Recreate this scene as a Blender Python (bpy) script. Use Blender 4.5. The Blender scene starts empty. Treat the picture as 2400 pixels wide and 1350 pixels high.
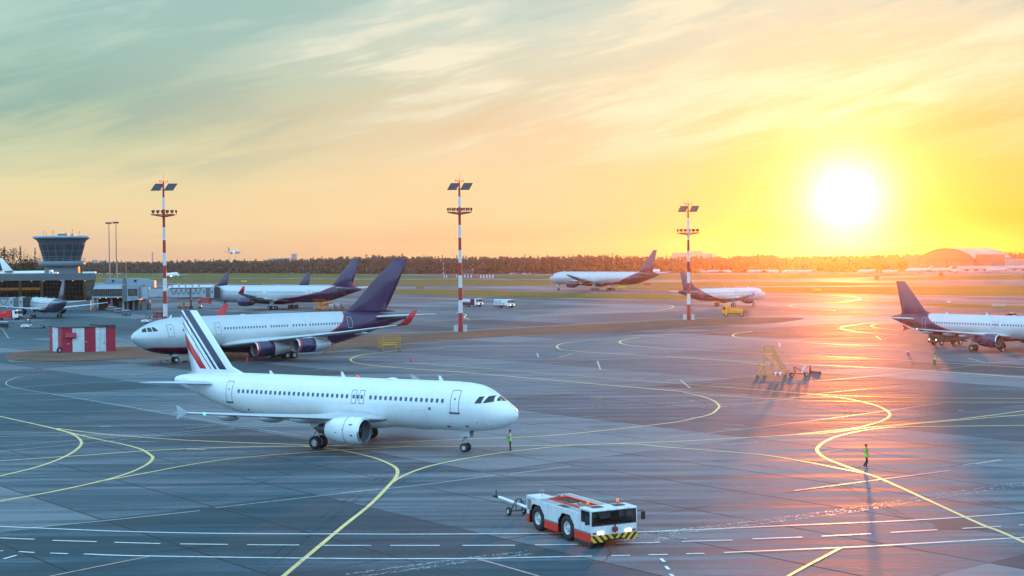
# evening apron at an airport: white airliner with striped tail, parked jets, control tower, tow tractor, low sun
SUN_E, SUN_C = 2.5, (1.0,.23,.03)
HAZE, HAZE_C, HAZE_G = .00006, (1.0,.95,.92), .91
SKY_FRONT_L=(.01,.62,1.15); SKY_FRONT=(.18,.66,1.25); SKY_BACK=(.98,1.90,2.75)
G_DARK,G_MID,G_LIGHT=(.006,.019,.028),(.031,.063,.087),(.135,.165,.187)
G_R0,G_R1=.47,.86
CLX,CLY=2.2,5.4
import bpy, math, random
import numpy as np
from mathutils import Matrix, Vector
random.seed(7); RNG = np.random.default_rng(11)
R = math.radians; PI = math.pi
S = bpy.context.scene; C = S.collection
# ---------------------------------------------------------------- camera model (2400 x 1350 photograph frame)
F, YH, ROLL, CAMH = 3400.0, 604.0, 0.0095, 16.4
TILT = math.atan((675 - YH) / F)
def at(px, py, z=0.0):
    """the point of the plane at height z that the photograph shows at pixel (px, py)"""
    X = px - 1200; Y = 675 - py; c, s = math.cos(ROLL), math.sin(ROLL)
    a = c*X + s*Y; b = -s*X + c*Y
    dy = F*math.cos(TILT) + b*math.sin(TILT); dz = -F*math.sin(TILT) + b*math.cos(TILT)
    k = (z - CAMH) / dz
    return Vector((a*k, dy*k, z))
# ---------------------------------------------------------------- mesh helpers
class MB:
    def __init__(self): self.v=[]; self.f=[]; self.m=[]; self.s=[]
    def add(self, vs, fs, m=0, smooth=False):
        o=len(self.v); self.v += [tuple(p) for p in vs]
        for f in fs: self.f.append([i+o for i in f]); self.m.append(m); self.s.append(smooth)
        return self
    def box(self, x0,x1,y0,y1,z0,z1,m=0,M=None):
        vs=[(x,y,z) for z in (z0,z1) for y in (y0,y1) for x in (x0,x1)]
        if M is not None: vs=[M@Vector(p) for p in vs]
        return self.add(vs,[(0,2,3,1),(4,5,7,6),(0,1,5,4),(2,6,7,3),(0,4,6,2),(1,3,7,5)],m)
    def cyl(self,p0,p1,r0,r1=None,n=12,m=0,caps=True,smooth=True):
        r1=r0 if r1 is None else r1
        p0=Vector(p0); p1=Vector(p1); d=(p1-p0)
        if d.length<1e-6: return self
        d.normalize(); a=d.orthogonal().normalized(); b=d.cross(a)
        vs=[]
        for p,r in ((p0,r0),(p1,r1)):
            for i in range(n):
                t=2*PI*i/n; vs.append(p+(a*math.cos(t)+b*math.sin(t))*r)
        self.add(vs,[(i,(i+1)%n,n+(i+1)%n,n+i) for i in range(n)],m,smooth)
        if caps: self.add(vs,[tuple(range(n-1,-1,-1)),tuple(range(n,2*n))],m)
        return self
    def tube(self,pts,r,n=6,m=0):
        for a,b in zip(pts,pts[1:]): self.cyl(a,b,r,r,n,m)
        return self
    def loft(self,rings,m=0,smooth=True,closed=True,cap0=True,cap1=True,mf=None):
        n=len(rings[0]); o=len(self.v)
        for r in rings: self.v += [tuple(p) for p in r]
        for j in range(len(rings)-1):
            for i in range(n if closed else n-1):
                k=(i+1)%n
                self.f.append([o+j*n+i,o+j*n+k,o+(j+1)*n+k,o+(j+1)*n+i]); self.m.append(mf(j,i) if mf else m); self.s.append(smooth)
        if closed:
            if cap0: self.f.append([o+i for i in range(n-1,-1,-1)]); self.m.append(mf(0,0) if mf else m); self.s.append(False)
            if cap1: self.f.append([o+(len(rings)-1)*n+i for i in range(n)]); self.m.append(mf(len(rings)-2,0) if mf else m); self.s.append(False)
        return self
    def lathe(self,prof,c=(0,0,0),n=24,m=0,axis='x',mf=None,cap0=False,cap1=False):
        rings=[]
        for a,r in prof:
            ring=[]
            for i in range(n):
                t=2*PI*i/n; u,v=r*math.cos(t),r*math.sin(t)
                if axis=='x': p=(c[0]+a,c[1]+u,c[2]+v)
                elif axis=='y': p=(c[0]+v,c[1]+a,c[2]+u)
                else: p=(c[0]+u,c[1]+v,c[2]+a)
                ring.append(p)
            rings.append(ring)
        return self.loft(rings,m,True,True,cap0,cap1,mf)
    def prism(self,poly,a0,a1,plane='xz',m=0):
        """extrude a polygon given in a plane along the third axis"""
        def P(u,v,a): return (u,a,v) if plane=='xz' else ((a,u,v) if plane=='yz' else (u,v,a))
        n=len(poly); vs=[P(u,v,a0) for u,v in poly]+[P(u,v,a1) for u,v in poly]
        return self.add(vs,[tuple(range(n-1,-1,-1)),tuple(range(n,2*n))]+[(i,(i+1)%n,n+(i+1)%n,n+i) for i in range(n)],m)
    def mesh(self,name,mats):
        me=bpy.data.meshes.new(name); me.from_pydata(self.v,[],self.f)
        for mt in (mats if isinstance(mats,(list,tuple)) else [mats]): me.materials.append(mt)
        me.polygons.foreach_set('material_index',self.m); me.polygons.foreach_set('use_smooth',self.s); me.update()
        return me
    def obj(self,name,mats,parent=None,bevel=0,loc=None,rot=None):
        return link(name,self.mesh(name,mats),parent,bevel,loc,rot)
def link(name,me,parent=None,bevel=0,loc=None,rot=None):
    o=bpy.data.objects.new(name,me); C.objects.link(o)
    if parent is not None: o.parent=parent
    if loc is not None: o.location=loc
    if rot is not None: o.rotation_euler=rot
    if bevel:
        b=o.modifiers.new('bevel','BEVEL'); b.width=bevel; b.segments=2; b.limit_method='ANGLE'; b.angle_limit=R(40)
    return o
def tag(o,label,cat,group=None):
    o['label']=label; o['category']=cat
    if group: o['group']=group
    return o
def thing(name,label,cat,loc=(0,0,0),rz=0.0,group=None):
    o=bpy.data.objects.new(name,None); C.objects.link(o); o.empty_display_size=.5
    o.location=loc; o.rotation_euler=(0,0,rz); return tag(o,label,cat,group)
def struct(o): o['kind']='structure'; return o
def children(o): return [c for c in bpy.data.objects if c.parent==o]
def copy_tree(o,parent=None,kids=None):
    if kids is None:
        kids={}
        for c in bpy.data.objects:
            if c.parent: kids.setdefault(c.parent.name,[]).append(c)
    n=o.copy(); C.objects.link(n); n.parent=parent
    for c in kids.get(o.name,[]): copy_tree(c,n,kids)
    return n
# ---------------------------------------------------------------- node helper and materials
class NG:
    def __init__(self,tree): self.t=tree; self.n=tree.nodes; self.l=tree.links
    def new(self,typ,**kw):
        x=self.n.new(typ)
        for k,v in kw.items(): setattr(x,k,v)
        return x
    def put(self,sock,v):
        if hasattr(v,'default_value') or isinstance(v,bpy.types.NodeSocket): self.l.new(v,sock)
        elif isinstance(v,(tuple,list)) and len(v)==3 and sock.type=='RGBA': sock.default_value=(*v,1)
        else: sock.default_value=v
    def m(self,op,a,b=0.0,c=None,clamp=False):
        x=self.new('ShaderNodeMath',operation=op); x.use_clamp=clamp
        self.put(x.inputs[0],a); self.put(x.inputs[1],b)
        if c is not None: self.put(x.inputs[2],c)
        return x.outputs[0]
    def mix(self,f,a,b,mode='MIX'):
        x=self.new('ShaderNodeMix',data_type='RGBA',blend_type=mode); x.clamp_factor=True
        self.put(x.inputs[0],f); self.put(x.inputs[6],a); self.put(x.inputs[7],b); return x.outputs[2]
    def rng(self,v,a,b,c=0.0,d=1.0,smooth=False):
        x=self.new('ShaderNodeMapRange'); x.clamp=True
        if smooth: x.interpolation_type='SMOOTHSTEP'
        self.put(x.inputs[0],v)
        for i,q in enumerate((a,b,c,d)): self.put(x.inputs[i+1],q)
        return x.outputs[0]
    def noise(self,vec,scale,detail=4.0,rough=.55,dist=0.0):
        x=self.new('ShaderNodeTexNoise'); x.inputs['Scale'].default_value=scale; x.inputs['Detail'].default_value=detail
        x.inputs['Roughness'].default_value=rough; x.inputs['Distortion'].default_value=dist
        if vec is not None: self.l.new(vec,x.inputs['Vector'])
        return x.outputs['Fac']
    def mapping(self,vec,loc=(0,0,0),rot=(0,0,0),scale=(1,1,1)):
        x=self.new('ShaderNodeMapping'); self.l.new(vec,x.inputs[0])
        x.inputs[1].default_value=loc; x.inputs[2].default_value=rot; x.inputs[3].default_value=scale; return x.outputs[0]
    def ramp(self,v,stops,interp='LINEAR'):
        x=self.new('ShaderNodeValToRGB'); cr=x.color_ramp; cr.interpolation=interp
        while len(cr.elements)<len(stops): cr.elements.new(.5)
        for e,(p,c) in zip(cr.elements,stops): e.position=p; e.color=(*c,1)
        self.put(x.inputs[0],v); return x.outputs[0]
    def sep(self,vec):
        x=self.new('ShaderNodeSeparateXYZ'); self.l.new(vec,x.inputs[0]); return x.outputs
def srgb(r,g,b):
    return tuple(((c/255)/12.92 if c/255<=.04045 else ((c/255+.055)/1.055)**2.4) for c in (r,g,b))
MATS={}
def newmat(name):
    m=bpy.data.materials.new(name); m.use_nodes=True
    g=NG(m.node_tree); b=m.node_tree.nodes['Principled BSDF']; return m,g,b
def pm(name,col,rough=.5,metal=0.0,var=.12,scale=1.5,coat=0.0,emit=None,es=0.0,bump=0.0,trans=0.0):
    if name in MATS: return MATS[name]
    m,g,b=newmat(name); tc=g.new('ShaderNodeTexCoord').outputs['Object']
    n=g.noise(tc,scale,5.0,.6)
    lo=tuple(c*(1-var) for c in col); hi=tuple(min(1,c*(1+var)) for c in col)
    g.put(b.inputs['Base Color'],g.mix(g.rng(n,.3,.7),lo,hi))
    g.put(b.inputs['Roughness'],g.rng(n,.25,.75,max(.02,rough-.07),min(1,rough+.07)))
    b.inputs['Metallic'].default_value=metal; b.inputs['Coat Weight'].default_value=coat; b.inputs['Coat Roughness'].default_value=.12
    if emit: b.inputs['Emission Color'].default_value=(*emit,1); b.inputs['Emission Strength'].default_value=es
    if trans: b.inputs['Transmission Weight'].default_value=trans
    if bump:
        bm=g.new('ShaderNodeBump'); bm.inputs['Strength'].default_value=bump; bm.inputs['Distance'].default_value=.03
        g.put(bm.inputs['Height'],g.noise(tc,scale*12,3.0)); g.l.new(bm.outputs[0],b.inputs['Normal'])
    MATS[name]=m; return m
WHITE=pm('white_paint',(.74,.76,.78),.38,var=.05,coat=.15)
TYRE=pm('tyre_rubber',(.018,.017,.018),.75,var=.3)
RIM=pm('wheel_rim',(.50,.52,.55),.45,.0)
STEEL=pm('bare_steel',(.42,.43,.45),.35,.8)
DKMETAL=pm('dark_metal',(.035,.033,.035),.5,.3,var=.3)
GREYM=pm('grey_metal',(.22,.23,.25),.5,.3)
GLASS=pm('dark_glass',(.012,.016,.022),.08,var=.2)
WINDOW=pm('cabin_glass',(.045,.085,.13),.12,var=.2)
BLACK=pm('black_plastic',(.012,.012,.013),.5)
YELLOW=pm('yellow_paint',(.78,.38,.02),.45,var=.18)
ORANGE=pm('orange_paint',(.78,.20,.012),.45,var=.2)
RED=pm('red_paint',(.62,.015,.018),.42,var=.15)
BROWNR=pm('red_primer',(.28,.04,.025),.55,var=.25)
GREEN=pm('green_paint',(.12,.5,.04),.5)
HEADL=pm('lit_headlamp',(.9,.85,.7),.2,emit=(1,.78,.4),es=6.0)
BEACON=pm('lit_amber_beacon',(.8,.2,.02),.3,emit=(1,.09,.01),es=1.0)
BEACONHOT=pm('flashing_amber_beacon',(.8,.2,.02),.3,emit=(1,.13,.01),es=9.0)
REDLAMP=pm('lit_red_lamp',(.8,.03,.03),.3,emit=(1,.02,.03),es=2.2)
GREENLAMP=pm('lit_green_lamp',(.1,.8,.3),.3,emit=(.03,1,.25),es=4.0)
# ---------------------------------------------------------------- camera, sky, sun, air
SUN_AZ, SUN_EL = 13.0, 2.15
cam=bpy.data.cameras.new('camera'); camo=bpy.data.objects.new('camera',cam); C.objects.link(camo); S.camera=camo
cam.sensor_width=36; cam.lens=F/2400*36; cam.clip_start=.5; cam.clip_end=20000
_f=Vector((0,math.cos(TILT),-math.sin(TILT))); _u=Vector((0,math.sin(TILT),math.cos(TILT))); _r=Vector((1,0,0))
_c,_s=math.cos(ROLL),math.sin(ROLL); rr=_c*_r-_s*_u; uu=_s*_r+_c*_u
camo.matrix_world=Matrix(((rr.x,uu.x,-_f.x,0),(rr.y,uu.y,-_f.y,0),(rr.z,uu.z,-_f.z,CAMH),(0,0,0,1)))
SUNDIR=Vector((math.sin(R(SUN_AZ))*math.cos(R(SUN_EL)),math.cos(R(SUN_AZ))*math.cos(R(SUN_EL)),math.sin(R(SUN_EL))))
sl=bpy.data.lights.new('sun','SUN'); sl.energy=SUN_E; sl.angle=R(1.3); sl.color=SUN_C
so=bpy.data.objects.new('sun',sl); C.objects.link(so); so.rotation_euler=(-SUNDIR).to_track_quat('-Z','Y').to_euler()
W=bpy.data.worlds.new('World'); S.world=W; W.use_nodes=True
g=NG(W.node_tree); bg=W.node_tree.nodes['Background']; bg.inputs[1].default_value=.1
d=g.new('ShaderNodeTexCoord').outputs['Generated']
dx,dy,dz=g.sep(d)[:3]
DEG=180/PI
el=g.m('MULTIPLY',g.m('ARCSINE',g.m('MAXIMUM',g.m('MINIMUM',dz,1.0),-1.0)),DEG)
az=g.m('MULTIPLY',g.m('ARCTAN2',dx,dy),DEG)
dot=g.m('ADD',g.m('ADD',g.m('MULTIPLY',dx,SUNDIR.x),g.m('MULTIPLY',dy,SUNDIR.y)),g.m('MULTIPLY',dz,SUNDIR.z))
gam=g.m('MULTIPLY',g.m('ARCCOSINE',g.m('MINIMUM',dot,.999999)),DEG)
# high cloud layer: the direction met with a flat layer overhead
iz=g.m('DIVIDE',1.0,g.m('ADD',g.m('MAXIMUM',dz,0.0),.09))
cv=g.new('ShaderNodeCombineXYZ'); g.put(cv.inputs[0],g.m('MULTIPLY',dx,iz)); g.put(cv.inputs[1],g.m('MULTIPLY',dy,iz))
cl=cv.outputs[0]
wob=g.noise(g.mapping(cl,scale=(.6,.6,1)),1.0,3.0)
e2=g.m('ADD',el,g.m('MULTIPLY',g.m('SUBTRACT',wob,.5),3.6))
t=g.m('DIVIDE',e2,12.0,clamp=True)
def st(*a): return [(y/12.0,srgb(*c)) for y,c in a]
LEFT=g.ramp(t,st((0,(236,200,170)),(1.5,(244,219,170)),(3.0,(236,223,174)),(4.5,(200,208,172)),(6.6,(166,197,178)),(9,(176,208,198)),(11.5,(172,208,206))))
MIDC=g.ramp(t,st((0,(243,200,148)),(1.5,(250,216,166)),(3.2,(249,217,170)),(5,(238,213,176)),(7,(222,217,190)),(9,(210,219,204)),(11.5,(192,214,208))))
RIGHT=g.ramp(t,st((0,(255,172,52)),(1.5,(253,190,80)),(3.4,(252,204,112)),(5.2,(252,217,150)),(7,(247,222,174)),(9,(230,222,192)),(11.5,(204,219,204))))
aw=g.m('ADD',az,g.m('MULTIPLY',g.m('SUBTRACT',wob,.5),10.0))
base=g.mix(g.rng(aw,-19,2,smooth=True),LEFT,MIDC)
base=g.mix(g.rng(aw,0,15,smooth=True),base,RIGHT)
# out of the frame: blue-green higher up and round behind the viewer
back=g.rng(dot,.8,-.6,smooth=True)
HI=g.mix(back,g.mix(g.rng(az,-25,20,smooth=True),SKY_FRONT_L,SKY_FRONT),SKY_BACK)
base=g.mix(g.rng(el,9.5,22,smooth=True),base,HI)
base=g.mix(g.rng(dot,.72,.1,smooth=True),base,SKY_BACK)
# clouds: long soft streaks rising to the right
ca,sa=math.cos(R(13)),math.sin(R(13))
cu_=g.m('ADD',g.m('MULTIPLY',az,ca),g.m('MULTIPLY',el,sa)); cw_=g.m('SUBTRACT',g.m('MULTIPLY',el,ca),g.m('MULTIPLY',az,sa))
cvv=g.new('ShaderNodeCombineXYZ'); g.put(cvv.inputs[0],cu_); g.put(cvv.inputs[1],cw_); q=cvv.outputs[0]
n1=g.noise(g.mapping(q,loc=(CLX,CLY,0),scale=(.055,.20,1)),1.0,7.0,.56,.55)
n2=g.noise(g.mapping(q,loc=(4.1,2.7,0),scale=(.13,1.0,1)),1.0,7.0,.62,.55)
n3=g.noise(g.mapping(q,loc=(1.3,8.2,0),scale=(.035,.10,1)),1.0,3.0,.5,.2)
near=g.rng(gam,24,3,smooth=True); mid_=g.rng(az,-20,-2,smooth=True)
lightc=g.mix(near,g.mix(mid_,srgb(212,228,208),srgb(246,242,220)),srgb(255,240,202))
darkc=g.mix(near,g.mix(mid_,srgb(132,174,170),srgb(212,200,170)),srgb(246,190,112))
darkc=g.mix(g.rng(el,5.5,9.0,smooth=True),darkc,g.mix(near,srgb(150,190,184),srgb(182,204,190)))
cs=g.m('ADD',g.m('ADD',g.m('MULTIPLY',n1,.50),g.m('MULTIPLY',n2,.33)),g.m('MULTIPLY',n3,.16))
hi_=g.m('MULTIPLY',g.rng(cs,.485,.580,smooth=True),g.rng(el,2.0,6.0,smooth=True))
lo_=g.m('MULTIPLY',g.rng(cs,.485,.39,smooth=True),g.rng(el,1.8,6.0,smooth=True))
sky=g.mix(g.m('MULTIPLY',hi_,.85),base,lightc)
sky=g.mix(g.m('MULTIPLY',lo_,.68),sky,darkc)
# glow round the sun
def glow(w,p,col,k):
    x=g.m('MULTIPLY',g.m('EXPONENT',g.m('MULTIPLY',g.m('POWER',g.m('DIVIDE',gam,w),p),-1.0)),k)
    c=g.new('ShaderNodeVectorMath',operation='SCALE'); c.inputs[0].default_value=col; g.put(c.inputs['Scale'],x); return c.outputs[0]
def vadd(a,b):
    x=g.new('ShaderNodeVectorMath',operation='ADD'); g.put(x.inputs[0],a); g.put(x.inputs[1],b); return x.outputs[0]
sky=vadd(sky,glow(1.35,1.55,(1,.94,.78),2.0))
sky=vadd(sky,glow(2.7,1.7,(1,.74,.20),.40))
sky=vadd(sky,glow(5.5,1.4,(1,.50,.05),.10))
ns=g.new('ShaderNodeTexSky',sky_type='NISHITA'); ns.sun_disc=False; ns.sun_elevation=R(SUN_EL); ns.sun_rotation=R(SUN_AZ); ns.altitude=180; ns.dust_density=2.0
tot=g.new('ShaderNodeVectorMath',operation='SCALE'); g.put(tot.inputs[0],sky); tot.inputs['Scale'].default_value=10.0*.97
nsv=g.new('ShaderNodeVectorMath',operation='SCALE'); g.put(nsv.inputs[0],ns.outputs[0]); nsv.inputs['Scale'].default_value=.06
below=g.rng(el,-1.0,0.0)
fin=g.mix(below,(1.2,1.3,1.4),vadd(tot.outputs[0],nsv.outputs[0]))
g.l.new(fin,bg.inputs[0])
# evening air: one closed box round the scene
if HAZE>0:
    b=MB(); b.box(-2600,2600,-80,3300,-1.0,46); hz=b.obj('haze',None); hz.data.materials.clear()
    hm=bpy.data.materials.new('evening_air'); hm.use_nodes=True; nt=hm.node_tree; nt.nodes.clear()
    out=nt.nodes.new('ShaderNodeOutputMaterial'); pv=nt.nodes.new('ShaderNodeVolumePrincipled')
    pv.inputs['Color'].default_value=(*HAZE_C,1); pv.inputs['Density'].default_value=HAZE; pv.inputs['Anisotropy'].default_value=HAZE_G
    nt.links.new(pv.outputs[0],out.inputs['Volume']); hz.data.materials.append(hm); hz['kind']='stuff'
S.view_settings.view_transform='Standard'; S.view_settings.look='None'; S.view_settings.exposure=0; S.view_settings.gamma=1
S.render.engine='CYCLES'; cy=S.cycles
cy.use_denoising=True
try: cy.denoiser='OPENIMAGEDENOISE'
except Exception: pass
cy.max_bounces=8; cy.diffuse_bounces=3; cy.glossy_bounces=4; cy.transmission_bounces=6; cy.transparent_max_bounces=8; cy.volume_bounces=0
cy.sample_clamp_indirect=6; cy.caustics_reflective=False; cy.caustics_refractive=False
# ---------------------------------------------------------------- ground, grass, soil, painted lines
def ground_mat():
    m,g,b=newmat('apron_concrete'); tc=g.new('ShaderNodeTexCoord').outputs['Object']
    rot=g.mapping(tc,rot=(0,0,R(-38.7)))
    x,y,z=g.sep(rot)[:3]
    u=g.m('DIVIDE',g.m('SUBTRACT',x,37.0),7.62); v=g.m('DIVIDE',y,22.0)
    def line(q,w,period):
        fr=g.m('FRACT',q); d=g.m('MULTIPLY',g.m('MINIMUM',fr,g.m('SUBTRACT',1.0,fr)),period); return g.rng(d,w,w*2.2,1,0)
    ju=line(u,.05,7.62); jv=line(v,.045,22.0)
    brk=g.noise(g.mapping(tc,scale=(.11,.11,1)),1.0,3.0)
    joints=g.m('MULTIPLY',g.m('MAXIMUM',g.m('MULTIPLY',ju,g.rng(brk,.30,.46)),g.m('MULTIPLY',jv,g.rng(brk,.42,.55))),.85)
    wn=g.new('ShaderNodeTexWhiteNoise',noise_dimensions='2D'); cv=g.new('ShaderNodeCombineXYZ')
    g.put(cv.inputs[0],g.m('FLOOR',g.m('DIVIDE',u,2.0))); g.put(cv.inputs[1],g.m('FLOOR',g.m('MULTIPLY',v,.5))); g.l.new(cv.outputs[0],wn.inputs['Vector'])
    slab=wn.outputs['Value']
    big=g.noise(g.mapping(tc,scale=(.012,.012,1)),1.0,4.0)
    s1=g.noise(g.mapping(tc,rot=(0,0,R(-33)),scale=(.035,.42,1)),1.0,6.0,.62,.4)
    s2=g.noise(g.mapping(tc,rot=(0,0,R(12)),scale=(.03,.5,1)),1.0,6.0,.65,.3)
    s3=g.noise(g.mapping(tc,rot=(0,0,R(-33)),scale=(.10,2.2,1)),1.0,4.0,.6,.2)
    fine=g.noise(tc,2.4,4.0,.7)
    st=g.m('ADD',g.m('ADD',g.m('MULTIPLY',s1,.46),g.m('MULTIPLY',s2,.34)),g.m('MULTIPLY',s3,.20))
    val=g.m('ADD',g.m('ADD',g.m('MULTIPLY',st,1.25),g.m('MULTIPLY',big,.40)),g.m('ADD',g.m('MULTIPLY',slab,.24),g.m('MULTIPLY',fine,.16)))
    col=g.ramp(g.rng(val,.88,1.15),[(0,G_DARK),(.5,G_MID),(1,G_LIGHT)])
    # oil and tyre stains
    oil=g.rng(g.noise(g.mapping(tc,loc=(5,9,0),scale=(.07,.07,1)),1.0,5.0,.6),.60,.74,0,.45)
    col=g.mix(oil,col,(.028,.027,.028))
    col=g.mix(joints,col,(.018,.018,.02))
    g.put(b.inputs['Base Color'],col)
    ro=g.m('ADD',g.rng(st,.36,.64,G_R0,G_R1),g.m('MULTIPLY',g.m('SUBTRACT',fine,.5),.10))
    g.put(b.inputs['Roughness'],g.m('ADD',ro,g.m('MULTIPLY',joints,.3)))
    b.inputs['IOR'].default_value=1.5; b.inputs['Specular IOR Level'].default_value=.42
    bm=g.new('ShaderNodeBump'); bm.inputs['Strength'].default_value=.28; bm.inputs['Distance'].default_value=.02
    g.put(bm.inputs['Height'],g.m('ADD',fine,g.m('MULTIPLY',s3,.8))); g.l.new(bm.outputs[0],b.inputs['Normal'])
    return m
def field_mat(name,lo,mid,hi,sc,rough=.95):
    m,g,b=newmat(name); tc=g.new('ShaderNodeTexCoord').outputs['Object']
    a=g.noise(g.mapping(tc,scale=(sc*.3,sc,1)),1.0,6.0,.65); f=g.noise(tc,sc*14,3.0)
    g.put(b.inputs['Base Color'],g.ramp(g.m('ADD',g.m('MULTIPLY',a,.75),g.m('MULTIPLY',f,.25)),[(.32,lo),(.5,mid),(.68,hi)]))
    b.inputs['Roughness'].default_value=rough; b.inputs['Specular IOR Level'].default_value=.12
    bm=g.new('ShaderNodeBump'); bm.inputs['Strength'].default_value=.8; bm.inputs['Distance'].default_value=.12
    g.put(bm.inputs['Height'],f); g.l.new(bm.outputs[0],b.inputs['Normal']); return m
def paint_mat(name,col,worn):
    m,g,b=newmat(name); tc=g.new('ShaderNodeTexCoord').outputs['Object']
    n=g.noise(tc,1.6,6.0,.7); k=g.noise(g.mapping(tc,scale=(.05,.05,1)),1.0,3.0)
    w=g.rng(g.m('ADD',g.m('MULTIPLY',n,.7),g.m('MULTIPLY',k,.4)),.52,.70,0,worn)
    g.put(b.inputs['Base Color'],g.mix(w,col,(.10,.10,.105))); g.put(b.inputs['Roughness'],g.rng(n,.3,.7,.30,.46)); return m
gm=ground_mat()
gb=MB(); gb.add([(-4200,-120,0),(4200,-120,0),(4200,5200,0),(-4200,5200,0)],[(0,1,2,3)]); struct(gb.obj('ground',gm))
def catmull(pts,seg=8):
    P=[Vector((p[0],p[1])) for p in pts]
    if len(P)<3: return P
    P=[P[0]*2-P[1]]+P+[P[-1]*2-P[-2]]; out=[]
    for i in range(1,len(P)-2):
        p0,p1,p2,p3=P[i-1:i+3]
        for k in range(seg):
            t=k/seg; out.append(.5*((2*p1)+(p2-p0)*t+(2*p0-5*p1+4*p2-p3)*t*t+(3*p1-p0-3*p2+p3)*t**3))
    out.append(P[-2]); return out
def patch(name,px,mat,z,kind='structure',wob=0.0,smooth=True):
    """a sheet on the ground whose outline the photograph shows"""
    if smooth: px=[(q.x,q.y) for q in catmull(list(px)+[px[0]],4)][:-1]
    pts=[at(x,y,z) for x,y in px]
    if wob: pts=[p+Vector((random.uniform(-wob,wob),random.uniform(-wob,wob),0)) for p in pts]
    mb=MB(); mb.add(pts,[tuple(range(len(pts)))]); o=mb.obj(name,mat); o['kind']=kind; return o
GRASSM=field_mat('grass_field',(.055,.070,.014),(.095,.105,.020),(.15,.135,.035),.05)
SOILM=field_mat('bare_soil',(.085,.050,.036),(.14,.085,.062),(.21,.135,.10),.35)
E=20  # margin past the frame in pixels
def grass(px): return patch('grass',px,GRASSM,.03,'stuff',0,False)
grass([(848,682.5),(920,678.5),(1080,679),(1300,686.5),(1480,689.3),(1600,692),(1662,699),(1620,703),(1467,701),(1300,698),(1080,692),(930,688),(870,685)])
grass([(1300,673),(1450,674.3),(1600,674),(1790,673.3),(2000,672),(2200,671),(3200,664),(3200,688),(2300,693.5),(2144,691),(2000,688),(1790,684.5),(1700,682),(1560,680),(1450,677)])
grass([(-900,660),(200,653),(600,654),(930,656),(1290,657),(1500,662),(1700,661),(1950,661.5),(2160,665),(2160,667),(2000,669.5),(1700,671),(1500,671),(1290,668.5),(930,668),(600,664),(200,661.5),(-900,669)])
grass([(-900,647.5),(200,640.5),(600,641),(760,642),(940,645.5),(1290,645.5),(1560,645),(1700,644),(2000,643),(2190,641.8),(2190,643),(2000,650),(1850,654),(1700,655),(1560,654.5),(1290,652.5),(940,652.3),(600,651),(200,651),(-900,658)])
grass([(2010,656),(2100,651.5),(2200,647.3),(3200,634),(3200,650),(2100,656.8)])
grass([(2160,712.5),(2210,711.5),(2300,714),(2340,715.5),(2440,718.5),(2440,726),(2300,722),(2200,719),(2165,714.5)])
grass([(560,740.5),(760,741),(760,740),(560,739.5)]) if False else None
patch('soil_strip',[(8,834),(40,826),(100,821),(200,817),(310,812),(450,806),(700,795),(880,785),(1065,777),(1300,764),(1600,749),(1760,744),(1885,746),(1800,757),(1700,762),(1500,774),(1200,787),(945,805),(820,818),(640,829),(400,836),(200,845),(60,846),(20,842)],SOILM,.05,'structure',0)
patch('kerb_strip',[(8,836),(40,824.5),(100,819),(200,815),(310,810),(700,793),(1065,775.3),(1600,747.3),(1885,745),(1700,764),(1200,789),(945,807),(640,831.5),(400,838.5),(60,848),(20,844)],pm('old_concrete',(.14,.135,.13),.85,var=.3),.02,'structure',0)
# taxi lines and service road lines
YL=paint_mat('yellow_line_paint',(.86,.60,.20),.55); WL=paint_mat('white_line_paint',(.72,.72,.70),.55); WF=paint_mat('faded_white_paint',(.42,.42,.42),.9); RL=paint_mat('red_line_paint',(.55,.30,.28),.6)
def strip(mb,px,w,z,smooth=True):
    P=[at(x,y,0) for x,y in px]
    P=[Vector((p.x,p.y)) for p in P]
    if smooth: P=catmull(P,8)
    L=[];Rr=[]
    for i,p in enumerate(P):
        a=P[max(0,i-1)]; b=P[min(len(P)-1,i+1)]; t=(b-a)
        if t.length<1e-6: continue
        t.normalize(); n=Vector((-t.y,t.x))*w/2
        L.append((p.x+n.x,p.y+n.y,z)); Rr.append((p.x-n.x,p.y-n.y,z))
    n=len(L); mb.add(L+Rr,[(i,n+i,n+i+1,i+1) for i in range(n-1)])
def A(s,ox,oy): return lambda *q:[(ox+x/s,oy+y/s) for x,y in q]
z5=A(2.6475,0,840); z6=A(3,800,1040); z7=A(2.857,1560,1040); z8=A(2.857,1560,780); za=A(4.615,780,820); z4=A(3.4286,1700,560); z3=A(3,1000,560)
Y=MB(); ly=[.008]
def yl(px,w=.34): ly[0]+=.0004; strip(Y,px,w*(1.15 if sum(q[1] for q in px)/len(px)<870 else .78),ly[0])
yl([(-60,962)]+z5((0,360),(250,415),(350,440),(430,462),(480,488),(505,520),(490,552),(430,595),(330,640),(200,682),(0,730))+[(-60,1130)])
yl(z5((350,437),(460,467),(600,500),(760,532),(870,562),(928,595),(948,618),(920,652),(850,690),(750,727),(600,768),(300,832),(0,886))+[(-60,1188)])
yl(z5((350,434),(600,465),(900,491),(1200,510),(1600,526),(1960,539))+[(780,1045),(873,1046),(1100,1046),(1300,1044),(1560,1035.5),(1700,1028.5),(1861,1019),(1945,1014),(2050,1000.5),(2260,981),(2420,960)])
yl([(-40,1081)]+z5((0,635),(500,603),(930,572),(1400,553),(1915,543))+[(780,1044.5),(873,1039),(1100,1029),(1300,1020),(1560,992.5),(1630,979.5),(1665,971),(1682,958.5),(1685,950),(1672,939),(1644,929),(1602,920)])
yl(z5((600,766),(900,712),(1200,656),(1500,616),(1920,582))+[(780,1056),(873,1051.5),(975,1046.5),(1100,1046)])
yl([(640,1375),(665,1350),(800,1237),(867,1183),(917,1132),(929,1116),(931.7,1104),(926,1095),(910,1086),(877,1073),(823,1060),(775,1052),(700,1045)],.36)
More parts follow.
